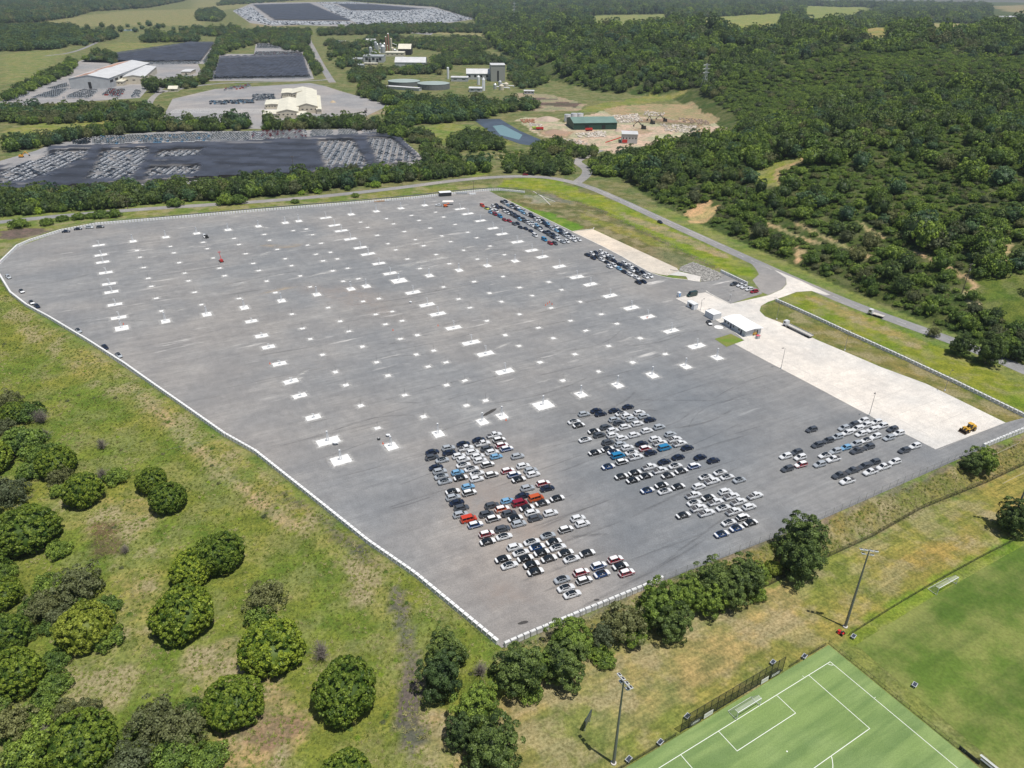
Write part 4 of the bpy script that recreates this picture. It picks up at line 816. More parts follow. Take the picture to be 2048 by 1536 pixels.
# rough grass tussocks over the near slopes
def tuft(seed, mat, n=26, h=.42, sp=.5):
    r = np.random.default_rng(seed); mb = MB()
    for k in range(n):
        a = r.uniform(0, 6.28); d = r.uniform(0, sp); b = Vector((d * math.cos(a), d * math.sin(a), 0)); w = r.uniform(.04, .10); t = b + Vector((r.normal() * .3, r.normal() * .3, h * r.uniform(.5, 1.2))); q = Vector((math.cos(a + 1.5), math.sin(a + 1.5), 0)) * w
        mb.add([b - q, b + q, t], [(0, 1, 2)])
    me = bpy.data.meshes.new('tuft'); me.from_pydata(mb.v, [], mb.f); me.materials.append(mat); me.update(); return me
def tuftmat(name, a, b):
    m, N, L, B = nt(name); B.inputs['Roughness'].default_value = .9; oi = N.new('ShaderNodeObjectInfo'); P = geo(N); n = noise(N, L, P, .06, 4)
    L.new(mix(N, L, .5, mix(N, L, oi.outputs['Random'], a, b), mix(N, L, ramp(N, L, n, .35, .65), a, b)), B.inputs['Base Color']); return m
tm1 = tuftmat('tussock_green', (.15, .20, .032), (.27, .30, .06)); tm2 = tuftmat('tussock_dry', (.27, .26, .10), (.42, .38, .18))
TP = []
for k, (m_, nm) in enumerate(((tm1, 'g'), (tm1, 'g'), (tm2, 'd'), (tm2, 'd'))):
    o = bpy.data.objects.new('grass_tussock', tuft(k, m_)); COL.objects.link(o); p = G(*[(560, 1120), (300, 870), (450, 1500), (700, 1250)][k]); o.location = (p.x, p.y, HZ(p.x, p.y))
    tag(o, ['lush green grass tussock on the slope below the barriers', 'small green grass tussock near the upper slope track', 'dry straw tussock between the round trees near bottom left', 'dry straw tussock beside the dirt track'][k], 'grass'); TP.append(o)
q = poisson(PX(LEFTGREEN), 1.15, RNG); q = q[frustum(q, .05)]
q2 = poisson(PX([(1050, 1292), (1328, 1170), (1650, 1045), (2060, 870), (2060, 925), (1653, 1112), (1300, 1258), (1000, 1396)]), .9, RNG); q2 = q2[frustum(q2, .05)]
n1 = len(q); q = np.vstack([q, q2]); lw = wav(q[:, 0], q[:, 1], 7.) + RNG.normal(0, .35, len(q)); dry = lw > .55; dry[n1:] = RNG.uniform(size=len(q2)) < .6
ly = q[:, 1]; keepq = (RNG.uniform(size=len(q)) < .75); q = q[keepq]; dry = dry[keepq]
sc_ = RNG.uniform(.5, 1.3, len(q))
gn_scatter('grass', np.column_stack([q, H(q[:, 0], q[:, 1])]), RNG.uniform(0, 6.28, len(q)), np.stack([sc_, sc_, sc_ * RNG.uniform(.6, 1.1, len(q))], 1), np.where(dry, 2, 0) + RNG.integers(0, 2, len(q)), TP, 'rough mixed green and straw grass on the slopes around the lot')
# ============================================================ COLUMNS ON FOOTINGS
Z4 = lambda X, Y, l: [(X + a / 4, Y + b / 4) for a, b in l]
WIDE = Z4(512, 384, [(558, 207), (628, 267), (682, 311), (755, 377), (835, 446), (896, 497), (983, 573), (1073, 652), (1255, 805), (1368, 903), (1454, 977), (1580, 1087), (1720, 1206), (1835, 1295), (1990, 1437), (1632, 136), (1695, 175), (1795, 231), (1895, 291), (1968, 337)]) + \
       Z4(1024, 384, [(42, 400), (157, 468), (242, 520), (378, 597), (518, 681), (626, 740), (783, 831), (953, 928), (1083, 1000), (1272, 1112), (1477, 1233)])
LEFTW = Z4(0, 384, [(790, 427), (808, 505), (822, 562), (847, 646), (873, 736), (892, 801), (920, 901), (950, 1006)])
MIDW = Z4(512, 384, [(-37, 1035), (45, 1152), (100, 1241), (187, 1375), (280, 1516)]) + Z4(512, 768, [(350, 95), (458, 268)])
DEEP = Z4(0, 384, [(1065, 395), (1327, 362), (1575, 332), (1825, 303), (1325, 1035), (1655, 980), (1955, 926)]) + Z4(512, 384, [(20, 275), (235, 247), (343, 233), (762, 180), (963, 155), (1160, 131), (1350, 107), (1850, 590), (1625, 627), (1387, 670), (883, 755), (760, 777), (488, 821), (205, 871)]) + \
       Z4(1024, 384, [(25, 553), (1640, 1325), (1388, 1395), (1122, 1466)]) + Z4(512, 768, [(1083, 500), (1458, 400), (1812, 303), (1968, 258)]) + Z4(1024, 768, [(552, 85), (845, 10)])
BIG = [(975 / 4, 384 + 1091 / 4, 5.4, 5.2), (512 + 1145 / 4, 384 + 711 / 4, 7.5, 6.0), (512 + 578 / 4, 768 + 458 / 4, 7.6, 4.2), (512 + 680 / 4, 768 + 610 / 4, 6.2, 4.9), (1024 + 250 / 4, 768 + 170 / 4, 7.0, 5.6)]
SMALL = Z4(0, 384, [(1097, 469), (1363, 436), (1625, 403), (1873, 372), (1120, 523), (1392, 488), (1658, 454), (1911, 421), (1151, 605), (1434, 566), (1705, 529), (1966, 495), (1186, 691), (1478, 650), (1756, 610), (2025, 572), (1211, 756), (1508, 712), (1797, 671), (1250, 851), (1557, 803), (1291, 953), (1610, 902), (1912, 853)]) + \
    Z4(512, 384, [(66, 340), (109, 387), (170, 460), (234, 535), (284, 590), (22, 630), (355, 672), (86, 714), (434, 760), (155, 805), (297, 310), (402, 297), (452, 343), (412, 426), (521, 411), (480, 499), (595, 483), (537, 552), (651, 536), (733, 611), (614, 632), (819, 695), (697, 715), (837, 242), (1044, 214), (1244, 188), (1437, 162), (892, 284), (1100, 256), (1304, 228), (1500, 201), (970, 347), (1187, 317), (1392, 289), (1593, 260), (1056, 414), (1275, 382), (1487, 352), (1693, 323), (1118, 464), (1341, 431), (1557, 398), (1766, 367), (1211, 537), (1440, 501), (1661, 467), (1873, 433), (1311, 613), (1547, 575), (1771, 538), (1988, 503), (288, 978), (578, 926), (857, 876), (982, 854), (372, 1093), (673, 1035), (958, 980), (1090, 957), (1500, 761), (1745, 718), (1976, 677), (1620, 857), (1869, 810), (434, 1177), (742, 1116), (1035, 1059), (1168, 1032), (1711, 927), (1963, 878), (532, 1303), (851, 1238), (1155, 1176), (1290, 1146), (1848, 1032), (636, 1441), (1282, 1301), (1421, 1270), (1993, 1146), (1056, 1470), (1378, 1398), (1520, 1364), (1671, 1509), (965, 1363)]) + \
    Z4(1024, 384, [(294, 721), (60, 765), (397, 784), (162, 830), (547, 879), (313, 928), (60, 979), (714, 979), (468, 1031), (838, 1055), (212, 1087), (590, 1110), (330, 1171), (56, 1232), (1025, 1171), (772, 1233), (503, 1299), (223, 1363), (1226, 1298), (965, 1364), (693, 1437), (407, 1509)]) + Z4(512, 768, [(719, 10), (838, 175), (972, 354), (1190, 91), (1340, 262), (1525, 10), (1683, 173), (1837, 133)])
A29 = math.radians(29.5)
def padmesh(w, d, seed):
    r = random.Random(seed); mb = MB(); mb.box((0, 0, .03), (w, d, .06))
    return mb
dustm, N_, L_, B_ = nt('lime_dust'); B_.inputs['Base Color'].default_value = (.62, .61, .59, 1); B_.inputs['Roughness'].default_value = 1
at_ = N_.new('ShaderNodeAttribute'); at_.attribute_name = 'fade'; P_ = geo(N_); nz = noise(N_, L_, P_, .9, 5, .7)
tt = N_.new('ShaderNodeBsdfTransparent'); mm = N_.new('ShaderNodeMixShader'); L_.new(mul(N_, L_, mul(N_, L_, at_.outputs['Fac'], ramp(N_, L_, nz, .34, .62)), .95), mm.inputs[0]); L_.new(tt.outputs[0], mm.inputs[1]); L_.new(B_.outputs[0], mm.inputs[2]); L_.new(mm.outputs[0], N_['Material Output'].inputs[0])
def dust_obj(w, d, parent):
    m = 1.5; vs = []; fs = []; fd = []
    for k, (a, b) in enumerate(((w / 2 + m, d / 2 + m), (w / 2 - .2, d / 2 - .2))):
        for sx, sy in ((-1, -1), (1, -1), (1, 1), (-1, 1)): vs.append((sx * a, sy * b, .012)); fd.append(float(k))
    fs = [(i, (i + 1) % 4, 4 + (i + 1) % 4, 4 + i) for i in range(4)]
    o = MB().add(vs, fs).build('dust', dustm, parent); at = o.data.attributes.new('fade', 'FLOAT', 'POINT'); at.data.foreach_set('value', fd); return o
def column_proto(w, d, h, style):
    t = thing('steel_column', (0, 0, 0), A29); t['category'] = 'column'
    f = padmesh(w, d, 1).build('footing', PADM, t); ch = [f, dust_obj(w, d, t)]
    if style == 'A':
        for s in (-1, 1): ch.append(MB().tube((.35 * s, .25, .06), (.12 * s - .15, -.1, h), .16, .13, 8).build('leg', WHITEP, t))
        ch.append(MB().tube((-.15, -.1, h - .05), (-.15, -.1, h + .25), .2, .2, 8).box((-.15, -.1, h + .28), (.55, .55, .06)).build('cap_plate', WHITEP, t))
    else:
        ch.append(MB().tube((.3, 0, .06), (.3, 0, h), .15, .14, 8).build('post', WHITEP, t))
        ch.append(MB().tube((.3, 0, h * .55), (-.45, 0, h + .25), .06, .06, 6).tube((.3, 0, h), (-.45, 0, h + .25), .06, .06, 6).build('bracket', WHITEP, t))
        ch.append(MB().box((.1, 0, .09), (1.3, .8, .06)).build('base_plate', STEEL, t))
    kids(t, *ch); return t
CP = {}
def put_col(px, py, w, d, h, style, label, group):
    key = (w, d, style); p = G(px, py)
    if key not in CP:
        t = column_proto(w, d, h, style); CP[key] = t; t.location = (p.x, p.y, .04); tag(t, label, 'column', group)
    else: dup(CP[key], (p.x, p.y, .04), A29 + random.gauss(0, .022), label, group, (random.uniform(.93, 1.08), random.uniform(.93, 1.08), random.uniform(.92, 1.06)))
def ranklab(L, fmt, grp, *a):
    for i, (px, py, w, d, h, stl) in enumerate(sorted(L, key=lambda q: q[0])): put_col(px, py, w, d, h, stl, fmt.format(nth(i + 1)), grp)
cols = [('white steel column on wide footing in the middle and right rows, {} from left', 'columns on wide footings', [(a, b, 7.2, 3.4, 3.8, 'Y') for a, b in WIDE]),
        ('short white column on low oblong footing in the leftmost file, {} from left', 'columns in the leftmost file', [(a, b, 6.3, 3.1, 2.8, 'Y') for a, b in LEFTW]),
        ('white column on oblong footing near the left barriers, {} from left', 'columns near the left barriers', [(a, b, 5.1, 3.2, 1.6, 'Y') for a, b in MIDW]),
        ('white twin-leg column on squarish footing, {} from left of those', 'twin leg columns', [(a, b, 3.6, 4.5, 3.9, 'A') for a, b in DEEP]),
        ('white column on an extra large footing, {} from left of those', 'columns on the largest footings', [(a, b, w, d, 3.9, 'A') for a, b, w, d in BIG])]
for f_, g_, l_ in cols: ranklab(l_, f_, g_)
t0 = None
for i, (px, py) in enumerate(sorted(SMALL)):
    p = G(px, py); fr = .06 if py > 480 else .05
    if t0 is None:
        t0 = thing('slim_post', (p.x, p.y, .04), A29, 'slim dark rod standing in a small square concrete footing on the asphalt', 'post', 'slim rods in small footings')
        kids(t0, padmesh(1.85, 1.85, 3).build('footing', PADM, t0), MB().tube((0, 0, .05), (0, 0, 3.0), .035, .03, 6).build('rod', plain('rod_steel', (.10, .10, .10), .6), t0), dust_obj(1.85, 1.85, t0))
    else: dup(t0, (p.x, p.y, .04), A29 + random.gauss(0, .04), None, None, (random.uniform(.85, 1.15), random.uniform(.85, 1.15), random.uniform(.9, 1.1)))
# ============================================================ BARRIERS AND FENCES
def alongpath(P, step, off=0.):
    out = []; acc = off
    for a, b in zip(P[:-1], P[1:]):
        a = Vector(a[:2]); b = Vector(b[:2]); d = b - a; l = d.length; d.normalize()
        while acc < l: out.append((a + d * acc, math.atan2(d.y, d.x))); acc += step
        acc -= l
    return out
BP = [('left edge of the lot', [(-25, 538), (0, 552), (22, 588), (45, 606), (54, 613), (100, 638), (175, 683), (250, 731), (302, 768), (375, 819), (450, 872), (512, 907), (649, 1016), (737, 1087), (832, 1153), (937, 1240), (1001, 1293)]),
      ('near right edge', [(1008, 1294), (1049, 1276), (1164, 1228), (1289, 1177), (1326, 1160)]), ('right corner of the lot', [(1966, 895), (2048, 861), (2080, 848)]),
      ('grass verge fence', [(1551, 602), (1623, 634), (1698, 669), (1786, 709), (1911, 767.5), (1976, 799), (2060, 840)]), ('staff car park fence', [(1441, 544), (1496, 570)]),
      ('far edge of the lot', [(-25, 538), (0, 528), (35, 494), (60, 483), (122, 463), (195, 449.5), (325, 439), (512, 423), (677, 410), (825, 397.5), (915, 387), (946, 384), (977, 381.5), (1000, 381), (1020, 383), (1050, 386)])]
br_ = []
for nm, P in BP:
    Pw = PX(P)
    for q, a in alongpath(Pw, 1.78, .9): br_.append((q, a, nm))
def barr_mb(mb, q=(0, 0), a=0., z=.05):
    ca_, sa_ = math.cos(a), math.sin(a); pr = [(-.46, 0), (.46, 0), (.46, .2), (.42, .6), (.40, 1.36), (-.40, 1.36), (-.42, .6), (-.46, .2)]; n = len(pr); vs = []
    for sx in (-.74, .74):
        for (yy, zz) in pr: vs.append((q[0] + sx * ca_ - yy * sa_, q[1] + sx * sa_ + yy * ca_, z + zz))
    return mb.add(vs, [(k, (k + 1) % n, n + (k + 1) % n, n + k) for k in range(n)] + [tuple(range(n - 1, -1, -1)), tuple(range(n, 2 * n))])
BARM = plain('barrier_white', (.74, .74, .73), .85, var=.08, scale=.6)
br_.sort(key=lambda b: -(1.0 / depth((b[0].x, b[0].y, 0))) if (-30 < topx((b[0].x, b[0].y, 0))[0] < 2080) else 0)
b0 = None; restb = MB()
for i, (q, a, nm) in enumerate(br_):
    if i < 300:
        if b0 is None: b0 = barr_mb(MB(), z=0).build('concrete_barrier', BARM); b0.location = (q.x, q.y, .04); b0.rotation_euler = (0, 0, a); tag(b0, f'white concrete barrier block in the row at the {nm}', 'barrier', f'barrier blocks on the {nm}')
        else:
            c = b0.copy(); COL.objects.link(c); c.location = (q.x, q.y, .04); c.rotation_euler = (0, 0, a + random.uniform(-.025, .025)); c['label'] = f'white concrete barrier block in the row at the {nm}'; c['group'] = f'barrier blocks on the {nm}'
    else: barr_mb(restb, q, a, .04)
kind(restb.build('concrete_barriers', BARM), 'stuff', 'far white concrete barrier blocks along the far edge of the lot')
FM = sheer_mat('chain_link', (.30, .31, .32), .16); FD = sheer_mat('black_mesh', (.02, .022, .02), .42)
def fence(name, P, h, step, label, pm_, mm_, pr=.04, off=0., rails=False, z0=None, lean=0., group=None):
    Pw = PX(P) if not isinstance(P[0][0], np.floating) and max(abs(P[0][0]), abs(P[0][1])) > 0 and off is not None else P
    c = Pw[0]; t = thing(name, (c[0], c[1], HZ(*c)), 0, label, 'fence', group); ch = []; pts = alongpath(Pw, step); m_ = MB(); r_ = MB(); pb = None; prev = None
    n = 0; over = MB()
    for q, a in pts:
        z = HZ(q.x, q.y) if z0 is None else z0; lo = (q.x - c[0], q.y - c[1], z - t.location.z)
        if n < 100:
            if pb is None: pb = MB().tube((0, 0, -.1), (0, 0, h), pr, pr, 6).build('post', pm_, t); pb.location = lo; ch.append(pb)
            else: o = pb.copy(); COL.objects.link(o); o.parent = t; o.location = lo; ch.append(o)
        else: over.tube((lo[0], lo[1], lo[2]), (lo[0], lo[1], lo[2] + h), pr, pr, 5)
        n += 1
        if prev:
            m_.add([(prev[0], prev[1], prev[2] + .08), (lo[0], lo[1], lo[2] + .08), (lo[0], lo[1], lo[2] + h - .05), (prev[0], prev[1], prev[2] + h - .05)], [(0, 1, 2, 3)])
            r_.tube((prev[0], prev[1], prev[2] + h - .03), (lo[0], lo[1], lo[2] + h - .03), pr * .7, pr * .7, 5, 0, False)
            if rails: r_.tube((prev[0], prev[1], prev[2] + h * .1), (lo[0], lo[1], lo[2] + h * .1), pr * .7, pr * .7, 5, 0, False)
        prev = lo
    m_.build('mesh_panel', mm_, t); r_.build('rail', pm_, t)
    if over.v: kind(over.build('posts', pm_, t), 'stuff')
    return t
GS = plain('fence_post_grey', (.32, .33, .34), .5, .3)
def shift(P, d):
    out = []; n = len(P)
    for i in range(n):
        a = np.array(P[max(i - 1, 0)]); b = np.array(P[min(i + 1, n - 1)]); v = (b - a) / np.hypot(*(b - a)); out.append(tuple(np.array(P[i]) + d * np.array([-v[1], v[0]])))
    return out
def fencew(name, Pw, *a, **k): return fence(name, [(np.float64(p[0]), np.float64(p[1])) for p in Pw], *a, **k)
lp = shift(PX(BP[0][1]), -.95); fencew('chain_link_fence', lp, 2.3, 3.56, 'tall galvanised chain link fence behind the long left barrier row', GS, FM)
fence('chain_link_fence', [(1009, 1300), (1049, 1281), (1164, 1233), (1326, 1165), (1400, 1136), (1500, 1097), (1650, 1037), (1800, 970), (1968, 898), (2060, 858), (2090, 845)], 3.0, 3.7, 'chain link fence with tall posts along the near right edge of the lot', GS, FM)
fencew('chain_link_fence', shift(PX(BP[3][1]), -1.0), 2.4, 3.2, 'chain link fence behind barriers beside the grass verge at right', GS, FM)
fence('chain_link_fence', [(1050, 384), (1085, 387), (1117, 390), (1170, 412), (1231, 438), (1289, 466), (1386, 518), (1449, 548), (1499, 575), (1523, 586)], 2.4, 3.0, 'chain link fence between the dry bank and the road verge', GS, FM)
fencew('chain_link_fence', shift(PX(BP[5][1]), 1.2), 2.2, 4., 'long far chain link fence behind the far barrier row', GS, FM)
BLK = plain('fence_black', (.02, .021, .02), .6)
fence('black_fence', [(1500, 1190), (1560, 1160), (1653, 1116), (1741, 1076), (1843, 1018), (1973, 966), (2060, 925)], 1.8, 2.6, 'black mesh fence at the foot of the dry grass bank', BLK, FD, rails=True)
# pitch surroundings
def pitw(l): return [(np.float64(pit(*q)[0]), np.float64(pit(*q)[1])) for q in l]
fencew('ball_stop_fence', pitw([(-16.6, -4.0), (17.6, -4.0)]), 5.0, 2.15, 'tall black ball stop fence behind the artificial pitch goal', BLK, sheer_mat('green_net', (.015, .025, .015), .56), pr=.07, rails=True, z0=-4.)
fencew('low_rail_fence', pitw([(-60, -3.9), (-16.9, -3.9)]), 1.1, 3., 'low dark rail fence at the lower left edge of the artificial pitch', BLK, FD, rails=True, z0=-4.)
fencew('low_rail_fence', pitw([(17.9, -3.9), (cu + 4.1, -3.9)]), 1.1, 2.6, 'low dark rail fence by the top corner of the artificial pitch', BLK, FD, rails=True, z0=-4.)
fencew('low_rail_fence', pitw([(cu + 4.4, -3.9), (cu + 4.4, 46)]), 1.1, 3.1, 'low dark rail fence between artificial pitch and grass field', BLK, sheer_mat('thin_mesh', (.02, .02, .02), .12), rails=True, z0=-4.)
fence('low_rail_fence', [(1697, 1272), (1780, 1219), (1862, 1170), (1960, 1116), (2070, 1060)], 1.1, 3.1, 'low black rail fence along the top edge of the grass field', BLK, FD, rails=True)
NETM = sheer_mat('goal_net', (.75, .75, .75), .22)
def goal(name, c, ang, label, w=7.32, d=2.6):
    t = thing(name, c, ang, label, 'goal'); h = 2.44; mb = MB()
    kids(t, MB().tube((-w / 2, 0, 0), (-w / 2, 0, h), .07, .07, 8).build('post', WHITEP, t), MB().tube((w / 2, 0, 0), (w / 2, 0, h), .07, .07, 8).build('post', WHITEP, t), MB().tube((-w / 2, 0, h), (w / 2, 0, h), .07, .07, 8).build('crossbar', WHITEP, t))
    for s in (-1, 1): mb.tube((s * w / 2, 0, .05), (s * w / 2, d, .05), .04, .04, 6).tube((s * w / 2, 0, h), (s * w / 2, d * .35, h), .03, .03, 6).tube((s * w / 2, d * .35, h), (s * w / 2, d, .05), .03, .03, 6)
    mb.tube((-w / 2, d, .05), (w / 2, d, .05), .04, .04, 6); mb.build('net_frame', WHITEP, t)
    MB().add([(-w / 2, 0, h), (w / 2, 0, h), (w / 2, d * .35, h), (-w / 2, d * .35, h), (w / 2, d, .06), (-w / 2, d, .06), (-w / 2, 0, .06), (w / 2, 0, .06)], [(0, 1, 2, 3), (3, 2, 4, 5), (0, 3, 5, 6), (1, 7, 4, 2)]).build('net', NETM, t); return t
g0 = pit(0, 0); goal('football_goal', (g0[0], g0[1], tz + .01), PA, 'white football goal with net on the artificial pitch')
p1 = G(1873, 1190); p2 = G(1912, 1168); goal('football_goal', ((p1.x + p2.x) / 2, (p1.y + p2.y) / 2, -4), math.atan2(p2.y - p1.y, p2.x - p1.x), 'white football goal with net on the grass field', w=(p2 - p1).length)
def flood(px, py, hx, hh, label, aim):
    p = G(px, py); t = thing('floodlight_tower', (p.x, p.y, HZ(p.x, p.y)), aim, label, 'floodlight', 'floodlight towers by the playing fields')
    MB().tube((0, 0, 0), (0, 0, .35), .6, .6, 12).build('base', CONC, t); MB().tube((0, 0, .3), (0, 0, hh), .36, .15, 10).build('mast', plain('mast_grey', (.20, .205, .21), .5, .3), t)
    MB().box((0, 0, hh - .2), (3.9, .12, .12)).box((0, 0, hh - 1.4), (2.6, .12, .12)).build('crossarm', STEEL, t)
    for (xx, zz) in ((-1.7, hh - .1), (-.6, hh - .1), (.6, hh - .1), (1.7, hh - .1), (-1., hh - 1.3), (1., hh - 1.3)):
        m_ = MB().box((0, .1, 0), (.8, .75, .14)).box((0, .1, .09), (.62, .5, .06), 0, 1).build('lamp', [WHITEP, DARKM], t); m_.location = (xx, .25, zz); m_.rotation_euler = (-.35, 0, 0)
    return t
flood(1227, 1527, 0, 25.3, 'grey floodlight tower in the straw grass left of the artificial pitch', math.radians(-58)); flood(1690, 1254, 0, 25.4, 'grey floodlight tower by the top corner of the artificial pitch', math.radians(-12)); flood(2018, 1056, 0, 25.4, 'floodlight tower beside the dark tree at the right edge', math.radians(-12))
pnl = plain('panel_dark', (.05, .06, .08), .25)
for i, (px, py) in enumerate([(1257, 1522), (1320, 1488), (1374, 1436), (1545, 1328), (1608, 1316), (1706, 1276), (1828, 1373)]):
    p = G(px, py); t = thing('small_bench', (p.x, p.y, HZ(p.x, p.y)), PA + .25, f'small dark panel in a white frame at the pitch fence, {nth(i + 1)} from left', 'panel', 'white framed panels round the pitch')
    MB().box((0, 0, .75), (1.5, 1.0, .08)).build('frame', GREYP, t); MB().box((0, 0, .80), (1.2, .72, .06)).build('panel', pnl, t)
    for sx in (-.7, .7): MB().tube((sx, 0, 0), (sx, 0, .72), .04, .04, 6).build('leg', WHITEP, t)
    t.name = 'framed_panel'
def banner(u, w, c, label, deco):
    q = pit(u, -3.8); t = thing('fence_banner', (q[0], q[1], -4), PA, label, 'banner'); MB().box((0, 0, .95), (w, .05, 1.5)).build('cloth', c, t); deco(t); return t
wm = plain('banner_white', (.75, .74, .70), .8, var=.06); dm = plain('banner_black', (.03, .033, .035), .6)
def oval(t):
    mb = MB()
    for r0_, r1_ in ((.92, 1.0), (.72, .77)):
        vs = []
        for k in range(33):
            a = 2 * math.pi * k / 32
            for r in (r0_, r1_): vs.append((1.25 * r * math.cos(a), -.035, .95 + .55 * r * math.sin(a)))
        mb.add(vs, [(2 * k, 2 * k + 1, 2 * k + 3, 2 * k + 2) for k in range(32)])
    for k in range(5): mb.box((-.62 + .31 * k, -.035, .95 + (.0 if k % 2 else .05)), (.2, .012, .42)).box((-.62 + .31 * k + .05, -.035, .8), (.26, .012, .1))
    mb.build('emblem', wm, t)
def textbar(t):
    mb = MB()
    for k in range(6): mb.box((-1.1 + .44 * k, -.035, 1.05), (.3, .012, .5))
    for k in range(9): mb.box((-1.2 + .3 * k, -.035, .6), (.2, .012, .16))
    mb.build('lettering', wm, t)
def faint(t):
    mb = MB()
    for k in range(5): mb.box((-.8 + .4 * k, -.035, 1.05), (.24, .012, .28))
    mb.build('lettering', plain('banner_ink', (.45, .40, .28), .8), t)
banner(-12.5, 3.6, dm, 'black banner with a white oval emblem on the ball stop fence', oval); banner(-8.6, 2.7, wm, 'pale banner right of the black oval emblem banner', faint); banner(9.3, 2.4, wm, 'pale banner left of the black lettered banner', faint); banner(12.9, 3.6, dm, 'black banner with white lettering near the fence end', textbar)
p = G(1168, 1465); q_ = G(1181, 1441)
t = thing('scoreboard', (p.x, p.y, HZ(p.x, p.y)), math.atan2(q_.y - p.y, q_.x - p.x), 'dark scoreboard on two posts standing in the straw grass', 'scoreboard')
L0 = (q_ - p).length; MB().box((L0 / 2, 0, 2.6), (L0, .25, 2.2)).build('board', plain('board_dark', (.04, .055, .05), .5), t); MB().box((L0 / 2, -.14, 2.6), (L0 * .86, .02, 1.8)).build('face', plain('board_face', (.10, .12, .12), .4), t)
for xx in (.4, L0 - .4): MB().tube((xx, 0, 0), (xx, 0, 3.6), .1, .1, 8).build('post', STEEL, t)
p = G(1680, 1267); t = thing('ride_on_mower', (p.x, p.y, -4), 2.2, 'small red ride-on mower parked behind the top pitch corner', 'mower')
REDP = plain('red_paint', (.55, .03, .025), .35, coat=.4); MB().box((.3, 0, .6), (.9, .8, .45), 0, 0, .85).box((-.5, 0, .5), (.7, 1.0, .25)).build('body', REDP, t); MB().box((-.3, 0, .85), (.5, .5, .15)).box((-.55, 0, 1.05), (.12, .5, .5)).build('seat', DARKM, t)
for sx, sy, r in ((.6, .5, .28), (.6, -.5, .28), (-.6, .55, .42), (-.6, -.55, .42)): MB().tube((sx, sy - .1, r), (sx, sy + .1, r), r, r, 12).build('wheel', RUBBER, t)
MB().box((0, 0, .25), (1.0, 1.3, .12)).build('cutting_deck', REDP, t)
dq = pit(cu + 5.6, 37); t = thing('dugout', (dq[0], dq[1], -4), PA - math.pi / 2, 'curved white team dugout beside the pitch at lower right', 'dugout')
mb = MB(); n_ = 8
for k in range(n_):
    a0_ = math.pi * .5 * k / n_; a1_ = math.pi * .5 * (k + 1) / n_
    mb.add([(-4, 1.6 * math.cos(a0_) - .6, 2.1 * math.sin(a0_)), (4, 1.6 * math.cos(a0_) - .6, 2.1 * math.sin(a0_)), (4, 1.6 * math.cos(a1_) - .6, 2.1 * math.sin(a1_)), (-4, 1.6 * math.cos(a1_) - .6, 2.1 * math.sin(a1_))], [(0, 1, 2, 3)])
mb.build('shell', sheer_mat('dugout_shell', (.6, .62, .6), .8), t); MB().box((0, .3, .45), (7.6, .4, .08)).build('bench', WHITEP, t); MB().tube((-4, -.6, 2.1), (4, -.6, 2.1), .05, .05, 6).tube((0, -.6, 2.1), (0, 1, 0), .04, .04, 6).build('frame', WHITEP, t)
q_ = pit(cu + 4.6, 31.5); t = thing('advertising_board', (q_[0], q_[1], -4), PA - math.pi / 2, 'long black advertising board beside the dugout', 'board'); MB().box((0, 0, .55), (4.4, .08, 1.0)).build('board', dm, t)
mb = MB()
for k in range(21): a = 2 * math.pi * k / 20; mb.v += [(.38 * math.cos(a) - 1.2, -.05, .55 + .38 * math.sin(a)), (.31 * math.cos(a) - 1.2, -.05, .55 + .31 * math.sin(a))]
mb.f += [(2 * k, 2 * k + 1, 2 * k + 3, 2 * k + 2) for k in range(20)]; mb.m += [0] * 20; mb.build('emblem', GREYP, t)
# lamp posts round the concrete yard
for i, (bx_, by_, tx_, ty_, ds) in enumerate([(1562, 737, 1573, 696, 'left lower edge of the concrete yard'), (1738, 832, 1752, 785, 'lower edge of the concrete yard above the parked wagons'), (1889, 782, 1898, 739, 'upper right edge of the concrete yard'), (1553, 639, 1558, 604, 'grass corner left of the flatbed trailer'), (1689, 701, 1697, 661, 'upper edge of the concrete yard'), (1459, 602, 1462, 582, 'staff car park corner'), (1401, 621, 1404, 599, 'white hut on the gravel pad')]):
    p = G(bx_, by_); hh = 9.
    best = min(np.arange(3, 16, .1), key=lambda h_: abs(topx((p.x, p.y, p.z + h_))[1] - ty_)); hh = float(best)
    t = thing('street_lamp', p, math.radians(200 + 30 * i), f'slim steel lamp post at the {ds}', 'lamp post', 'lamp posts round the concrete yard')
    MB().tube((0, 0, 0), (0, 0, .6), .3, .3, 10).build('base', PADM, t); MB().tube((0, 0, .5), (0, 0, hh), .10, .06, 8).build('pole', plain('lamp_pole', (.22, .22, .22), .5), t)
    MB().tube((0, 0, hh), (.9, 0, hh + .15), .04, .04, 6).build('arm', STEEL, t); MB().box((1.1, 0, hh + .15), (.9, .35, .12)).build('lamp_head', DARKM, t)
    if i == 5: MB().box((0, 0, hh * .65), (.8, .12, .6)).build('sign_plate', WHITEP, t)
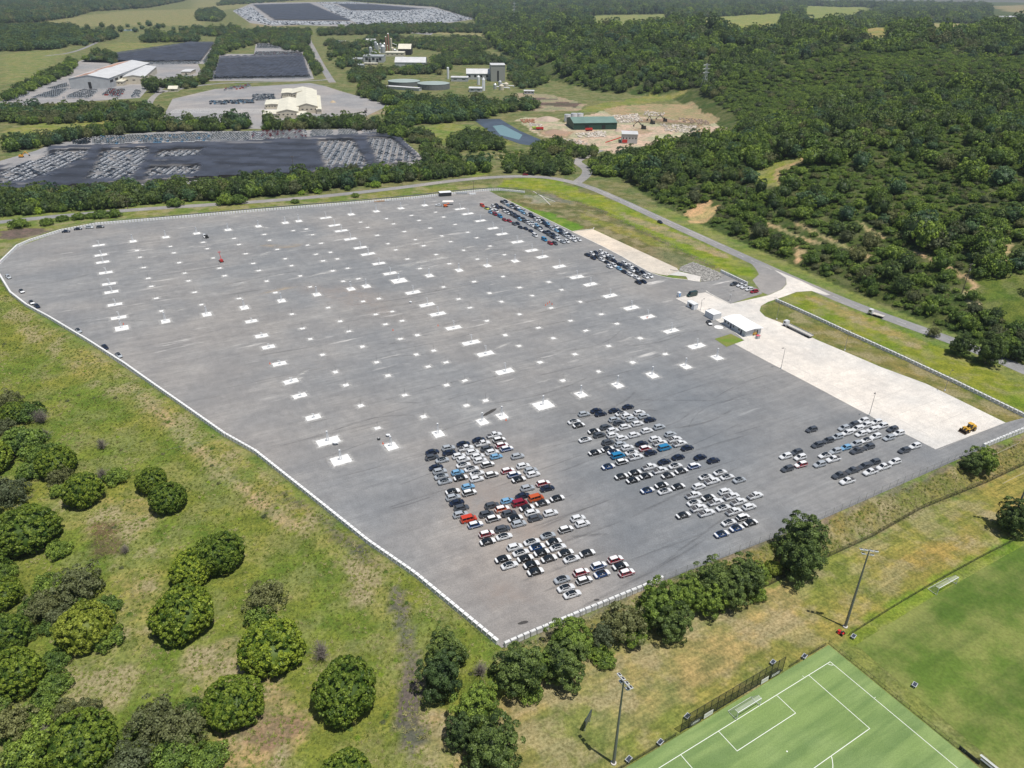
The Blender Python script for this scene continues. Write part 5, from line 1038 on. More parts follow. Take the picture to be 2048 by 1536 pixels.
for i, (bx_, by_, tx_, ty_, ds) in enumerate([(1923, 589, 1945, 527, 'hill track near the right edge'), (1487, 420, 1493, 372, 'scrub beside the road'), (947, 384, 948, 362, 'far road'), (256, 418, 257, 402, 'far left road'), (660, 345, 661, 318, 'netted yard in front'), (588, 345, 589, 312, 'netted yard left')]):
    p = G(bx_, by_); hh = float(min(np.arange(4, 30, .1), key=lambda h_: abs(topx((p.x, p.y, p.z + h_))[1] - ty_)))
    t = thing('power_pole', p, .5, f'timber power pole standing at the {ds}', 'power pole', 'power poles'); MB().tube((0, 0, 0), (0, 0, hh), .2, .14, 8).build('pole', BARK, t); MB().box((0, 0, hh - .5), (2.6, .14, .16)).build('crossarm', BARK, t)
    for xx in (-1.1, 0, 1.1): MB().tube((xx, 0, hh - .42), (xx, 0, hh - .1), .06, .06, 6).build('insulator', WHITEP, t)
    if i == 0: MB().box((0, 0, hh - 2.5), (2.2, .14, .16)).build('crossarm', BARK, t); MB().tube((.4, 0, hh - 3.8), (.4, 0, hh - 2.8), .3, .3, 8).build('transformer', STEEL, t)
# ============================================================ VEHICLES
def ringloft(st, smooth=True):
    """st: list of (x, zlow, ztop, halfwidth)"""
    mb = MB(); n = 10
    for (x_, zl, zt, w) in st:
        m_ = zl + (zt - zl) * .45
        mb.v += [(x_, -w * .88, zl), (x_, -w * .98, zl + .10), (x_, -w, m_), (x_, -w * .95, zt - .10), (x_, -w * .84, zt), (x_, w * .84, zt), (x_, w * .95, zt - .10), (x_, w, m_), (x_, w * .98, zl + .10), (x_, w * .88, zl)]
    for i in range(len(st) - 1):
        for k in range(n):
            a = i * n + k; b = i * n + (k + 1) % n; mb.f.append((a, b, b + n, a + n))
    mb.f += [tuple(range(n)), tuple(range(len(st) * n - 1, (len(st) - 1) * n - 1, -1))]; mb.m = [0] * len(mb.f); return mb
SHAPES = {  # L, half width, roof z, belt z, greenhouse base x0,x1, top x0,x1, bed
    'suv': (4.6, .93, 1.66, 1.02, -2.12, 1.22, -1.72, .42), 'hatch': (4.2, .89, 1.52, .96, -1.98, 1.12, -1.55, .35), 'sedan': (4.8, .93, 1.45, .93, -1.95, 1.20, -1.05, .35),
    'coupe': (4.6, .93, 1.52, 1.00, -1.72, 1.22, -1.0, .32), 'pickup': (5.4, .95, 1.80, 1.10, -.95, 1.35, -.72, .60), 'van': (4.95, .97, 1.96, 1.12, -2.38, 1.75, -2.25, .95), 'bigvan': (5.9, 1.02, 2.5, 1.25, -2.85, 2.1, -2.78, 1.3)}
PAINT = {'white': (.66, .67, .68), 'silver': (.42, .45, .48), 'grey': (.075, .085, .10), 'navy': (.012, .02, .045), 'black': (.012, .013, .016), 'sky': (.20, .41, .62), 'red': (.30, .012, .025), 'blue': (.012, .06, .20), 'orange': (.55, .10, .025), 'darkred': (.25, .012, .03), 'bright_red': (.62, .06, .025), 'vanblue': (.02, .22, .44),
         'charcoal': (.045, .045, .045), 'film': (.72, .73, .74), 'glassroof': (.02, .025, .03), 'green': (.02, .05, .045), 'slate': (.17, .18, .20), 'yellow': (.55, .60, .10), 'tray': (.05, .05, .055), 'bronze': (.10, .09, .07)}
def paint_m(k):
    if k in ('film', 'tray'): return plain('car_' + k, PAINT[k], .6, var=.03)
    if k == 'glassroof': return GLASS
    return plain('car_' + k, PAINT[k], .28, .0 if k in ('white', 'film') else .15, coat=.6)
def car_parts(shape, body, roof, hood, root):
    L, w, zr, zb, x0b, x1b, x0t, x1t = SHAPES[shape]; h = L / 2; P = []
    van = shape in ('van', 'bigvan'); hz = zb - .02 if not van else zb - .05
    st_ = [(-h, .42, .82 if not van else 1.05, w * .80), (-h + .10, .32, zb - .08, w * .92), (-h + .5, .27, zb, w), (-.6, .24, zb, w), (x1b - .1, .24, zb, w), (h - 1.0, .25, zb - .06, w), (h - .45, .27, zb - .16, w * .97), (h - .12, .33, zb - .30, w * .88), (h, .40, .62, w * .76)]
    if shape == 'pickup': st_[2] = (-h + .3, .35, zb, w); st_[1] = (-h + .04, .42, zb - .02, w * .97); st_[0] = (-h, .5, zb - .1, w * .94)
    b = ringloft(st_); wb, wt = w * .90, w * .74 if not van else w * .84
    B = [(x0b, -wb, zb - .03), (x1b, -wb, zb - .03), (x1b, wb, zb - .03), (x0b, wb, zb - .03)]; T = [(x0t, -wt, zr - .04), (x1t, -wt, zr - .04), (x1t, wt, zr - .04), (x0t, wt, zr - .04)]
    b.add(B + T, [(0, 1, 5, 4), (1, 2, 6, 5), (2, 3, 7, 6), (3, 0, 4, 7), (4, 5, 6, 7)])
    for s in (-1, 1): b.box((x1b - .35, s * (w + .06), zb + .06), (.16, .2, .14))
    P.append(b.build('body', paint_m(body), root))
    def quad(c, u0, u1, v0, v1, off=.014):
        c = [Vector(q) for q in c]; n_ = (c[1] - c[0]).cross(c[3] - c[0]).normalized() * off
        f_ = lambda u, v: (c[0] * (1 - u) * (1 - v) + c[1] * u * (1 - v) + c[2] * u * v + c[3] * (1 - u) * v) + n_
        return [f_(u0, v0), f_(u1, v0), f_(u1, v1), f_(u0, v1)]
    q4 = [(0, 1, 2, 3)]
    for s in (0, 1):
        c = (B[0], B[1], T[1], T[0]) if s == 0 else (B[2], B[3], T[3], T[2]); g_ = MB(); sp = [(.08, .46), (.50, .88)] if s == 0 else [(.12, .50), (.54, .92)]
        if shape == 'pickup': sp = [(.10, .46), (.52, .90)]
        if van: sp = [(.05, .34), (.38, .66), (.70, .93)] if s == 0 else [(.07, .30), (.34, .62), (.66, .95)]
        if shape == 'bigvan': sp = sp[2:] if s == 0 else sp[:1]
        for a_, b_ in sp: g_.add(quad(c, a_, b_, .16, .90), q4)
        P.append(g_.build('side_window', GLASS, root))
    if hood == 'film' and body in ('black', 'charcoal', 'blue') and shape == 'coupe':
        g_ = MB()
        for s in (0, 1): c = (B[0], B[1], T[1], T[0]) if s == 0 else (B[2], B[3], T[3], T[2]); g_.add(quad(c, .47, .56, .0, 1., .03), q4); g_.add(quad(c, .2, .72, .0, .14, .03), q4)
        P.append(g_.build('door_film', paint_m('film'), root))
    P.append(MB().add(quad((B[1], B[2], T[2], T[1]), .07, .93, .06, .95), q4).build('windscreen', GLASS, root)); P.append(MB().add(quad((B[3], B[0], T[0], T[3]), .09, .91, .22, .92), q4).build('rear_window', GLASS, root))
    rf = MB(); ro = [(x0t - .02, .74), (x0t + .15, .92), (x1t - .15, .92), (x1t + .02, .78)]
    for (xx, k) in ro: rf.v += [(xx, -wt * k, zr - .03), (xx, -wt * k * .6, zr + .015), (xx, wt * k * .6, zr + .015), (xx, wt * k, zr - .03)]
    for i in range(3):
        for k in range(3): rf.f.append((4 * i + k, 4 * i + 4 + k, 4 * i + 5 + k, 4 * i + 1 + k))
    rf.m = [0] * len(rf.f); P.append(rf.build('roof', paint_m(roof), root))
    if hood != body:
        def cap(xs, nm, dp=.16):
            m_ = MB()
            for xx in xs:
                zt = np.interp(xx, [s_[0] for s_ in st_], [s_[2] for s_ in st_]); ww = np.interp(xx, [s_[0] for s_ in st_], [s_[3] for s_ in st_])
                m_.v += [(xx, -ww * 1.012, zt - dp), (xx, -ww * .87, zt + .014), (xx, ww * .87, zt + .014), (xx, ww * 1.012, zt - dp)]
            for i in range(len(xs) - 1):
                for k in range(3): m_.f.append((4 * i + k, 4 * i + 4 + k, 4 * i + 5 + k, 4 * i + 1 + k))
            m_.m = [0] * len(m_.f); P.append(m_.build(nm, paint_m(hood), root))
        if roof == 'film': cap([-h + .02, -h + .10, -h + .5, 0, x1b - .1, h - 1.0, h - .45, h - .12, h - .02], 'film_cover', .34)
        else: cap([x1b - .02, h - 1.0, h - .45, h - .12, h - .02], 'bonnet')
        if roof != 'film' and x0b > -h + .3 or roof != 'film' and shape in ('coupe', 'suv', 'sedan'): cap([-h + .02, -h + .10, -h + .5], 'boot_lid')
    if shape == 'pickup':
        tc = 'tray'; P.append(MB().box(((-h + x0b) / 2 - .02, 0, zb + .012), (x0b + h - .22, w * 1.55, .03)).build('tray_cover', paint_m(tc), root))
    for k, (xx, s) in enumerate(((h - .88, 1), (h - .88, -1), (-h + .95, 1), (-h + .95, -1))):
        r = .35 if shape not in ('pickup', 'bigvan') else .39
        yy = s * (w - .08)
        P.append(MB().tube((xx, yy - .11, r), (xx, yy + .11, r), r, r, 14, 0).tube((xx, yy + s * .10, r), (xx, yy + s * .118, r), r * .62, r * .58, 10, 1).build('wheel', [RUBBER, STEEL], root))
    return P
CT = {'W': ('suv', 'white', 'white', 'white', 'white wagon'), 'w': ('sedan', 'white', 'glassroof', 'white', 'white car with dark roof glass'), 'S': ('suv', 'silver', 'silver', 'silver', 'silver wagon'), 's': ('coupe', 'silver', 'glassroof', 'silver', 'silver car with dark roof'),
      'G': ('suv', 'grey', 'grey', 'grey', 'dark grey wagon'), 'D': ('coupe', 'navy', 'navy', 'navy', 'glossy near-black car'), 'K': ('coupe', 'black', 'glassroof', 'film', 'black car with white film on bonnet and boot'), 'k': ('coupe', 'charcoal', 'glassroof', 'film', 'charcoal car with white film on bonnet and boot'),
      'B': ('hatch', 'sky', 'sky', 'sky', 'light blue hatchback'), 'R': ('suv', 'red', 'film', 'film', 'red wagon covered in white film on top'), 'N': ('suv', 'blue', 'film', 'film', 'blue wagon covered in white film on top'), 'O': ('suv', 'orange', 'film', 'film', 'orange wagon covered in white film on top'),
      'T': ('suv', 'charcoal', 'film', 'film', 'charcoal wagon covered in white film on top'), 'n': ('coupe', 'blue', 'glassroof', 'film', 'blue car with white film on bonnet'), 'P': ('pickup', 'white', 'white', 'white', 'white pickup with dark tray cover'), 'Q': ('pickup', 'grey', 'grey', 'grey', 'dark grey pickup'),
      'Vo': ('van', 'orange', 'orange', 'orange', 'orange van'), 'Vr': ('van', 'darkred', 'darkred', 'darkred', 'dark red van'), 'VR': ('van', 'bright_red', 'bright_red', 'bright_red', 'bright red van'), 'Vb': ('van', 'vanblue', 'vanblue', 'vanblue', 'bright blue van'), 'Vg': ('bigvan', 'green', 'green', 'green', 'large dark green van'), 'VW': ('van', 'white', 'white', 'white', 'white van'),
      'r': ('suv', 'red', 'red', 'red', 'red wagon'), 'Y': ('hatch', 'yellow', 'glassroof', 'yellow', 'yellow hatchback'), 'b': ('suv', 'blue', 'blue', 'blue', 'deep blue wagon')}
CATS = {'pickup': 'pickup', 'van': 'van', 'bigvan': 'van'}
def PN(X, Y, s, txt):
    out = []
    for it in txt.split():
        a, b, c = it.split(','); out.append((X + float(a) / s, Y + float(b) / s, c))
    return out
K9 = 9.309
BLK_A = PN(840, 850, K9, "1385,185,P 1475,275,T 1095,275,D 1170,345,P 805,350,D 860,430,P 530,425,S 545,515,D 230,500,D 225,600,G 415,650,s 980,505,W 1255,440,G 1525,375,R 1615,440,N 1345,505,W 725,575,W 1075,580,W 1420,585,B 810,640,W 1125,660,W 810,740,w 1260,735,T 1820,580,S 300,785,D 370,860,S 960,815,w 700,880,B 1060,895,w 400,955,s 465,1045,s 760,980,K 1335,925,T 1055,1005,W 1635,850,R 1755,920,N 1840,1010,K 895,1145,B 920,1260,T 610,1235,K 620,1345,S 685,1440,D") + \
    [(1046.5, 931.7, 'W'), (1061.5, 940.5, 'S'), (1066.5, 948.5, 'W')] + \
    PN(960, 950, K9, "885,240,S 1175,155,R 1255,245,D 795,385,D 1045,430,Vo 510,480,B 740,525,Vr 1440,430,K 1165,520,k 225,565,G 415,630,O 875,610,K 125,725,G 540,715,G 250,810,T 975,700,W 1315,705,W 660,800,K 1030,800,G 725,905,S 420,1000,G 1825,805,W 1910,905,W 1600,1010,T 125,1095,R 450,1140,w 145,1235,K 1265,1125,s 965,1240,w 1375,1240,K 650,1340,W 1065,1335,n 1450,1340,w 760,1440,w 1150,1440,K") + \
    PN(880, 1010, K9, "400,50,G 385,175,S 535,260,VR 660,365,N 1175,1000,K 1295,1115,w 1590,990,K 1705,1105,K 1780,1235,K") + \
    PN(1080, 1050, K9, "480,515,k 170,620,k 590,625,w 880,520,k 1405,640,R 1095,755,N 1500,760,K 770,880,R 1155,905,n 1615,885,R 825,1030,T 415,1010,s 485,1165,w 600,1280,w")
BLK_B = PN(1120, 800, K9, "1270,125,D 1015,195,D 680,195,D 760,255,D 450,260,S 265,400,w 350,465,k 1145,250,w 1480,235,W 1255,300,W 1565,300,S 1680,365,D 1015,365,S 1340,360,S 1105,425,G 1445,440,W 855,505,G 1215,500,W 635,580,K 985,565,W 735,650,G 1850,500,S 985,655,W 1380,650,W 1620,570,W 470,735,w 1155,710,W 895,785,G 1130,825,S 1260,885,W 890,910,K 1520,810,D 650,975,K 1005,965,n 1590,900,R 1080,1040,Vb 1335,975,w 1415,1060,P 1690,980,D 1160,1150,T 900,1235,n 1775,725,W 1865,800,P 1950,890,Vb 1670,1245,P 1395,1350,K 1145,1420,k 1605,1410,K 1870,1310,P 1360,1490,K") + \
    PN(1260, 840, K9, "755,265,S 835,360,P 930,440,P 1070,515,D 900,690,D 640,775,D 1310,690,D 1555,750,D 845,850,w 1200,855,N 960,945,k 710,1030,k 590,1210,K 325,1305,n 650,1320,w 900,1235,K 1680,970,w 1810,1055,w 1410,1055,w 1535,1135,P 1285,1235,W 1185,1400,P 1465,1440,k 1775,1330,W 1895,1420,P") + \
    PN(1320, 930, K9, "1480,275,s 1040,690,P 1470,685,P 1775,570,P 640,700,w 725,800,P 1180,790,w 1665,775,W 870,890,P 1380,865,P 435,930,k 1545,970,T 1285,1065,w 1690,1070,K 1430,1170,n 1150,1280,n")
BLK_C = PN(1550, 820, 6.827, "500,265,G 1205,145,W 1385,165,W 1075,195,G 940,245,S 1240,205,W 1465,215,W 1605,260,G 1120,255,W 1325,270,W 1690,315,W 985,310,W 1175,325,W 850,365,S 1375,360,W 1555,380,S 725,415,G 1245,410,w 580,475,G 1105,460,S 965,510,B 1280,500,G 825,560,S 1120,555,Q 295,575,G 680,615,w 145,630,W 345,645,W 795,670,P 610,740,S 355,745,R 170,800,G 1765,550,G 1910,490,W 1355,710,G 1635,705,W 1220,765,G 1480,775,P 1060,825,Q 880,890,Q 1300,845,P 985,970,P")
BLK_D = PN(950, 395, K9, "510,85,D 560,110,S 570,70,D 625,150,B 680,180,S 700,140,D 765,215,D 785,182,W 840,240,B 900,285,B 910,248,S 975,320,W 1045,350,D 1040,312,D 1130,410,W 1105,370,D 1210,450,W 1195,405,W 1285,480,D 1265,435,D 1350,530,D 1355,485,B 1430,575,S 1510,550,W 1520,615,B 1590,600,D 1600,660,D 1675,700,S 1680,640,W 1755,745,W 1755,690,D 1845,795,W 1840,745,W 1930,785,W 340,155,W 405,140,D 415,190,D 490,185,D 545,255,W 550,212,G 615,290,W 615,245,D 690,320,G 680,280,D 755,360,D 745,316,D 835,410,B 815,360,D 920,440,G 905,398,G 995,480,W 985,438,S 1065,520,W 1070,478,S 1145,565,G 1150,515,B 1220,605,W 1215,560,D 1300,645,D 1375,690,G 1370,635,D 1450,735,D 1450,680,D 1540,775,W 1540,725,S 1635,825,S 1710,815,W 135,150,VR 215,200,Y 295,210,W 290,275,B 370,310,Vr 395,255,VW 465,350,Vb 550,415,r 640,435,r 730,490,G 790,478,D 845,550,D 945,575,D 1040,620,D 1115,705,VW 1290,780,Vb 1400,850,r 1490,850,G")
BLK_E = PN(1160, 490, 12.8, "190,250,D 305,220,W 335,325,D 400,190,D 545,170,W 575,265,W 680,235,W 445,300,G 560,375,W 735,345,G 820,305,S 690,440,D 870,400,D 865,515,W 755,550,W 1000,600,B 1010,490,D 1140,465,W 1175,565,G 1290,535,W 1130,680,D 1335,645,W 1430,605,D 1285,755,W 1490,720,G 1600,695,D 1450,835,W 1490,950,D 1625,930,D 1680,810,W 1790,790,W")
STAFF = PN(1340, 550, K9, "1205,165,Q 1325,190,P 1400,225,P 1480,265,W 1570,305,r")
def ang(a, b): p = G(*a); q = G(*b); return math.atan2(q.y - p.y, q.x - p.x)
HA = math.radians(23.5); HFAR = math.radians(-59.5)
groups = [(BLK_A, HA, 'centre block of the lot'), (BLK_B, HA, 'block right of centre'), (BLK_C, math.radians(203), 'right block beside the concrete yard'), (BLK_E, HFAR, 'cluster beside the pale concrete basin'), (BLK_D, HFAR, 'long far rows along the green bank'), (STAFF, math.radians(203), 'staff car park'),
          ([(16.5, 553.5, 'S'), (43, 582, 'k'), (63, 604.5, 'k'), (73.5, 611.5, 'D'), (156.5, 661, 's'), (209.5, 693.5, 'D'), (237, 710, 's')], math.radians(-44), 'single file along the left barriers'),
          ([(132, 462.5, 'D'), (156, 457.5, 'D'), (179, 454.5, 'S'), (200.5, 453.5, 'G')], math.radians(20), 'row of four at the far left barriers')]
ALLC = []
for L_, a_, nm in groups:
    for (px, py, c) in L_: ALLC.append([px, py, c, a_, nm])
for e in [(1320, 444.0, 'D', ang((1300, 433), (1340, 452)), 'road beside the verge'), (1050.5, 349, 'r', 0.05, 'far road before the junction'), (1384, 589.5, 'Vg', ang((1384, 592), (1360, 597)), 'gravel pad'), (1425, 623, 'P', math.radians(-62), 'concrete beside the container'), (1434, 627, 'P', math.radians(-62), 'concrete right of the container'), (1418.5, 645, 'K', math.radians(-84), 'asphalt below the container'), (409, 472, 'W', math.radians(-58), 'far part of the lot beside a footing')]: ALLC.append(list(e))
VP = {}
def depthp(c): return depth(G(c[0], c[1], .7))
seen = {}
ALLC.sort(key=lambda c: c[0])
for c in ALLC: k = (CT[c[2]][4], c[4]); seen[k] = seen.get(k, 0) + 1
run = {}; dps = sorted(ALLC, key=depthp); lowset = []
carN = 0
for c in dps: c.append(depthp(c))
carlist = [c for c in dps if CATS.get(CT[c[2]][0], 'car') == 'car']; cut = set(id(c) for c in carlist[290:])
print('cars', len(ALLC), len(carlist))
def place_car(c, label, group):
    px, py, code, a = c[:4]; p = G(px, py, .75); key = code
    a += random.uniform(-.02, .02)
    if key not in VP:
        sh, bo, rf_, hd, ds = CT[code]; t = thing({'pickup': 'pickup_truck', 'van': 'van', 'bigvan': 'van'}.get(sh, 'parked_car'), (p.x, p.y, .04), a, label, CATS.get(sh, 'car'), group)
        t.scale = (1.0, 1.0, 1.03); kids(t, *car_parts(sh, bo, rf_, hd, t)); VP[key] = t; return t
    return dup(VP[key], (p.x, p.y, .04), a, label, group)
def lowcar(mb, x_, y_, a, body, roof, z=.04, s=1.0):
    ca_, sa_ = math.cos(a), math.sin(a); st_ = [(-2.3, .3, .9, .8), (-2.1, .25, 1.0, .92), (1.0, .25, 1.0, .92), (2.0, .3, .85, .9), (2.3, .35, .65, .78)]; vs = []; fs = []; ms = []
    for (u, zl, zt, w) in st_: vs += [(u, -w, zl), (u, -w, zt), (u, w, zt), (u, w, zl)]
    for i in range(4):
        for k in range(3): fs.append((4 * i + k, 4 * i + 1 + k, 4 * i + 5 + k, 4 * i + 4 + k)); ms.append(body)
    fs += [(0, 3, 2, 1), (16, 17, 18, 19)]; ms += [body, body]; o = 20
    vs += [(-2.0, -.84, .98), (1.1, -.84, .98), (1.1, .84, .98), (-2.0, .84, .98), (-1.6, -.68, 1.6), (.4, -.68, 1.6), (.4, .68, 1.6), (-1.6, .68, 1.6)]
    fs += [(20, 21, 25, 24), (21, 22, 26, 25), (22, 23, 27, 26), (23, 20, 24, 27), (24, 25, 26, 27)]; ms += [0 if s < 1.5 else body] * 4 + [roof]
    n0 = len(mb.v); mb.v += [(x_ + s * (v[0] * ca_ - v[1] * sa_), y_ + s * (v[0] * sa_ + v[1] * ca_), z + s * v[2]) for v in vs]; mb.f += [tuple(i + n0 for i in f) for f in fs]; mb.m += ms
LCM = [GLASS, paint_m('white'), paint_m('silver'), paint_m('grey'), paint_m('navy'), paint_m('sky'), paint_m('red'), paint_m('vanblue'), paint_m('bright_red'), paint_m('yellow')]
LCI = {'white': 1, 'silver': 2, 'grey': 3, 'navy': 4, 'black': 4, 'sky': 5, 'red': 6, 'blue': 7, 'film': 1, 'glassroof': 0, 'charcoal': 3, 'vanblue': 7, 'bright_red': 8, 'darkred': 6, 'yellow': 9, 'orange': 8}
FARC = MB()
for c in ALLC:
    ds = CT[c[2]][4]; k = (ds, c[4]); run[k] = run.get(k, 0) + 1
    grp = f"cars in the {c[4]}" if CATS.get(CT[c[2]][0], 'car') == 'car' else f"vans and pickups in the {c[4]}"
    lab = f"{ds} in the {c[4]}" if seen[k] == 1 else f"{nth(run[k])} from left {ds} in {c[4]}"
    if c[4] in ('gravel pad', 'road beside the verge', 'far road before the junction') or 'container' in c[4] or 'footing' in c[4]: lab = f"{ds} on the {c[4]}"; grp = None
    w_ = lab.split()
    if len(w_) > 16: lab = ' '.join(lab.replace(' with white film on bonnet and boot', ' with white film').replace(' covered in white film on top', ' under white film').split()[:16])
    if id(c) in cut:
        p = G(c[0], c[1], .7); lowcar(FARC, p.x, p.y, c[3], LCI.get(CT[c[2]][1], 3), LCI.get(CT[c[2]][2], 3))
    else: place_car(c, lab, grp)
# wheel loader
p = G(1936, 862); t = thing('wheel_loader', (p.x, p.y, .08), math.radians(-153), 'yellow wheel loader with its bucket lowered on the concrete yard corner', 'wheel loader')
YEL = plain('loader_yellow', (.62, .36, .04), .45, var=.12, scale=1.5)
MB().box((-1.7, 0, 1.55), (2.3, 1.7, 1.1), 0, 0, .88).box((-2.5, 0, 1.3), (.9, 1.9, .9)).box((.7, 0, 1.15), (1.5, 1.1, .7)).build('body', YEL, t)
MB().box((-.3, 0, 2.3), (1.5, 1.4, 1.3), 0, 0, .85).build('cab', GLASS, t); MB().box((-.3, 0, 3.03), (1.7, 1.6, .14)).build('cab_roof', YEL, t)
for s in (-1, 1):
    MB().add([(.6, s * .55 - .09, 1.7), (2.6, s * .55 - .09, .75), (2.6, s * .55 - .09, 1.05), (.6, s * .55 - .09, 2.1), (.6, s * .55 + .09, 1.7), (2.6, s * .55 + .09, .75), (2.6, s * .55 + .09, 1.05), (.6, s * .55 + .09, 2.1)], [(0, 1, 2, 3), (7, 6, 5, 4), (0, 4, 5, 1), (1, 5, 6, 2), (2, 6, 7, 3), (3, 7, 4, 0)]).build('lift_arm', YEL, t)
    for xx in (1.35, -1.75): MB().tube((xx, s * .8, .75), (xx, s * 1.3, .75), .75, .75, 18).tube((xx, s * 1.3, .75), (xx, s * 1.33, .75), .38, .34, 12, 1).build('wheel', [RUBBER, YEL], t)
    MB().box((1.35, s * 1.05, 1.55), (1.3, .55, .08)).build('mudguard', YEL, t)
MB().add([(2.6, -1.4, .1), (3.7, -1.4, .12), (2.6, -1.4, 1.15), (3.0, -1.4, 1.25), (2.6, 1.4, .1), (3.7, 1.4, .12), (2.6, 1.4, 1.15), (3.0, 1.4, 1.25)], [(0, 1, 3, 2), (6, 7, 5, 4), (0, 4, 5, 1), (0, 2, 6, 4), (2, 3, 7, 6)]).build('bucket', plain('bucket_steel', (.10, .07, .05), .6, .3, var=.3), t)
# trucks
def truck(px, py, qx, qy, label, blen, trailer, name):
    p = G(px, py); q = G(qx, qy); a = math.atan2(p.y - q.y, p.x - q.x); t = thing(name, (p.x, p.y, .08), a, label, 'truck'); Lb = blen
    MB().box((0, 0, 1.75), (1.9, 2.3, 2.0), 0, 0, .94).box((.5, 0, .8), (1.2, 2.2, .5)).build('cab', paint_m('white'), t); MB().box((.93, 0, 2.1), (.06, 1.9, .8)).build('windscreen', GLASS, t)
    for s in (-1, 1): MB().box((.1, s * 1.14, 2.05), (1.0, .04, .7)).build('side_window', GLASS, t)
    MB().box((-1.2 - Lb / 2, 0, 1.05), (Lb, 2.4, .22)).build('flatbed', plain('deck', (.50, .47, .42), .8, var=.15), t); MB().box((-1.2 - Lb / 2, 0, .8), (Lb - .3, .8, .3)).build('chassis', DARKM, t)
    if trailer: MB().box((-1.2 - Lb / 2, 1.15, 1.3), (Lb, .12, .35)).box((-1.2 - Lb / 2, -1.15, 1.3), (Lb, .12, .35)).build('side_rail', GREYP, t)
    xs = [.1, -2.2, -Lb + .8, -Lb - .1] + ([-Lb + 1.7] if trailer else [])
    for xx in xs:
        for s in (-1, 1): MB().tube((xx, s * .9, .5), (xx, s * 1.2, .5), .5, .5, 14).build('wheel', RUBBER, t)
truck(1571.5, 652, 1633, 682, 'white truck with a long flat trailer parked along the concrete yard edge', 14., True, 'flatbed_truck'); truck(1740.5, 629, 1757, 634, 'white cab flatbed truck driving on the road above the verge', 5.2, False, 'flatbed_truck')
# ============================================================ BUILDINGS
RIB = {}
def ribm(name, c, sc=2., rot=0., rough=.5):
    m, N, L, B = nt(name); B.inputs['Roughness'].default_value = rough; co = N.new('ShaderNodeTexCoord').outputs['Object']
    w = N.new('ShaderNodeTexWave'); w.inputs['Scale'].default_value = sc; w.inputs['Distortion'].default_value = 0; mp = N.new('ShaderNodeMapping'); mp.inputs['Rotation'].default_value = (0, 0, rot); L.new(co, mp.inputs[0]); L.new(mp.outputs[0], w.inputs[0])
    n = noise(N, L, co, .12, 5); L.new(mix(N, L, ramp(N, L, n, .35, .7), tuple(v * .85 for v in c), c), B.inputs['Base Color']); bump(N, L, B, w.outputs['Fac'], .3, .05); return m
CREAM = ribm('roof_cream', (.78, .74, .60)); WROOF = ribm('roof_white', (.66, .66, .66)); WALLC = plain('wall_cream', (.62, .56, .44), .8, var=.06, scale=.2); WALLW = plain('wall_grey', (.46, .47, .47), .7, var=.08, scale=.2); GRN = ribm('shed_green', (.17, .27, .23)); GRW = plain('shed_wall_green', (.02, .07, .05), .6)
OPEN_ = plain('opening_dark', (.02, .02, .02), .8)
def bld(name, A, wpx, ang_, D, he, hr, wm_, rm_, label, **k):
    a = G(*A); k.setdefault('nwin', 4); k.setdefault('doors', 0); w = wpx * depth(a) / F / math.cos(math.radians(ang_)); r = math.radians(ang_)
    return gable(name, None, None, None, he, hr, wm_, rm_, label, rect=(a, w, r, D), **k)
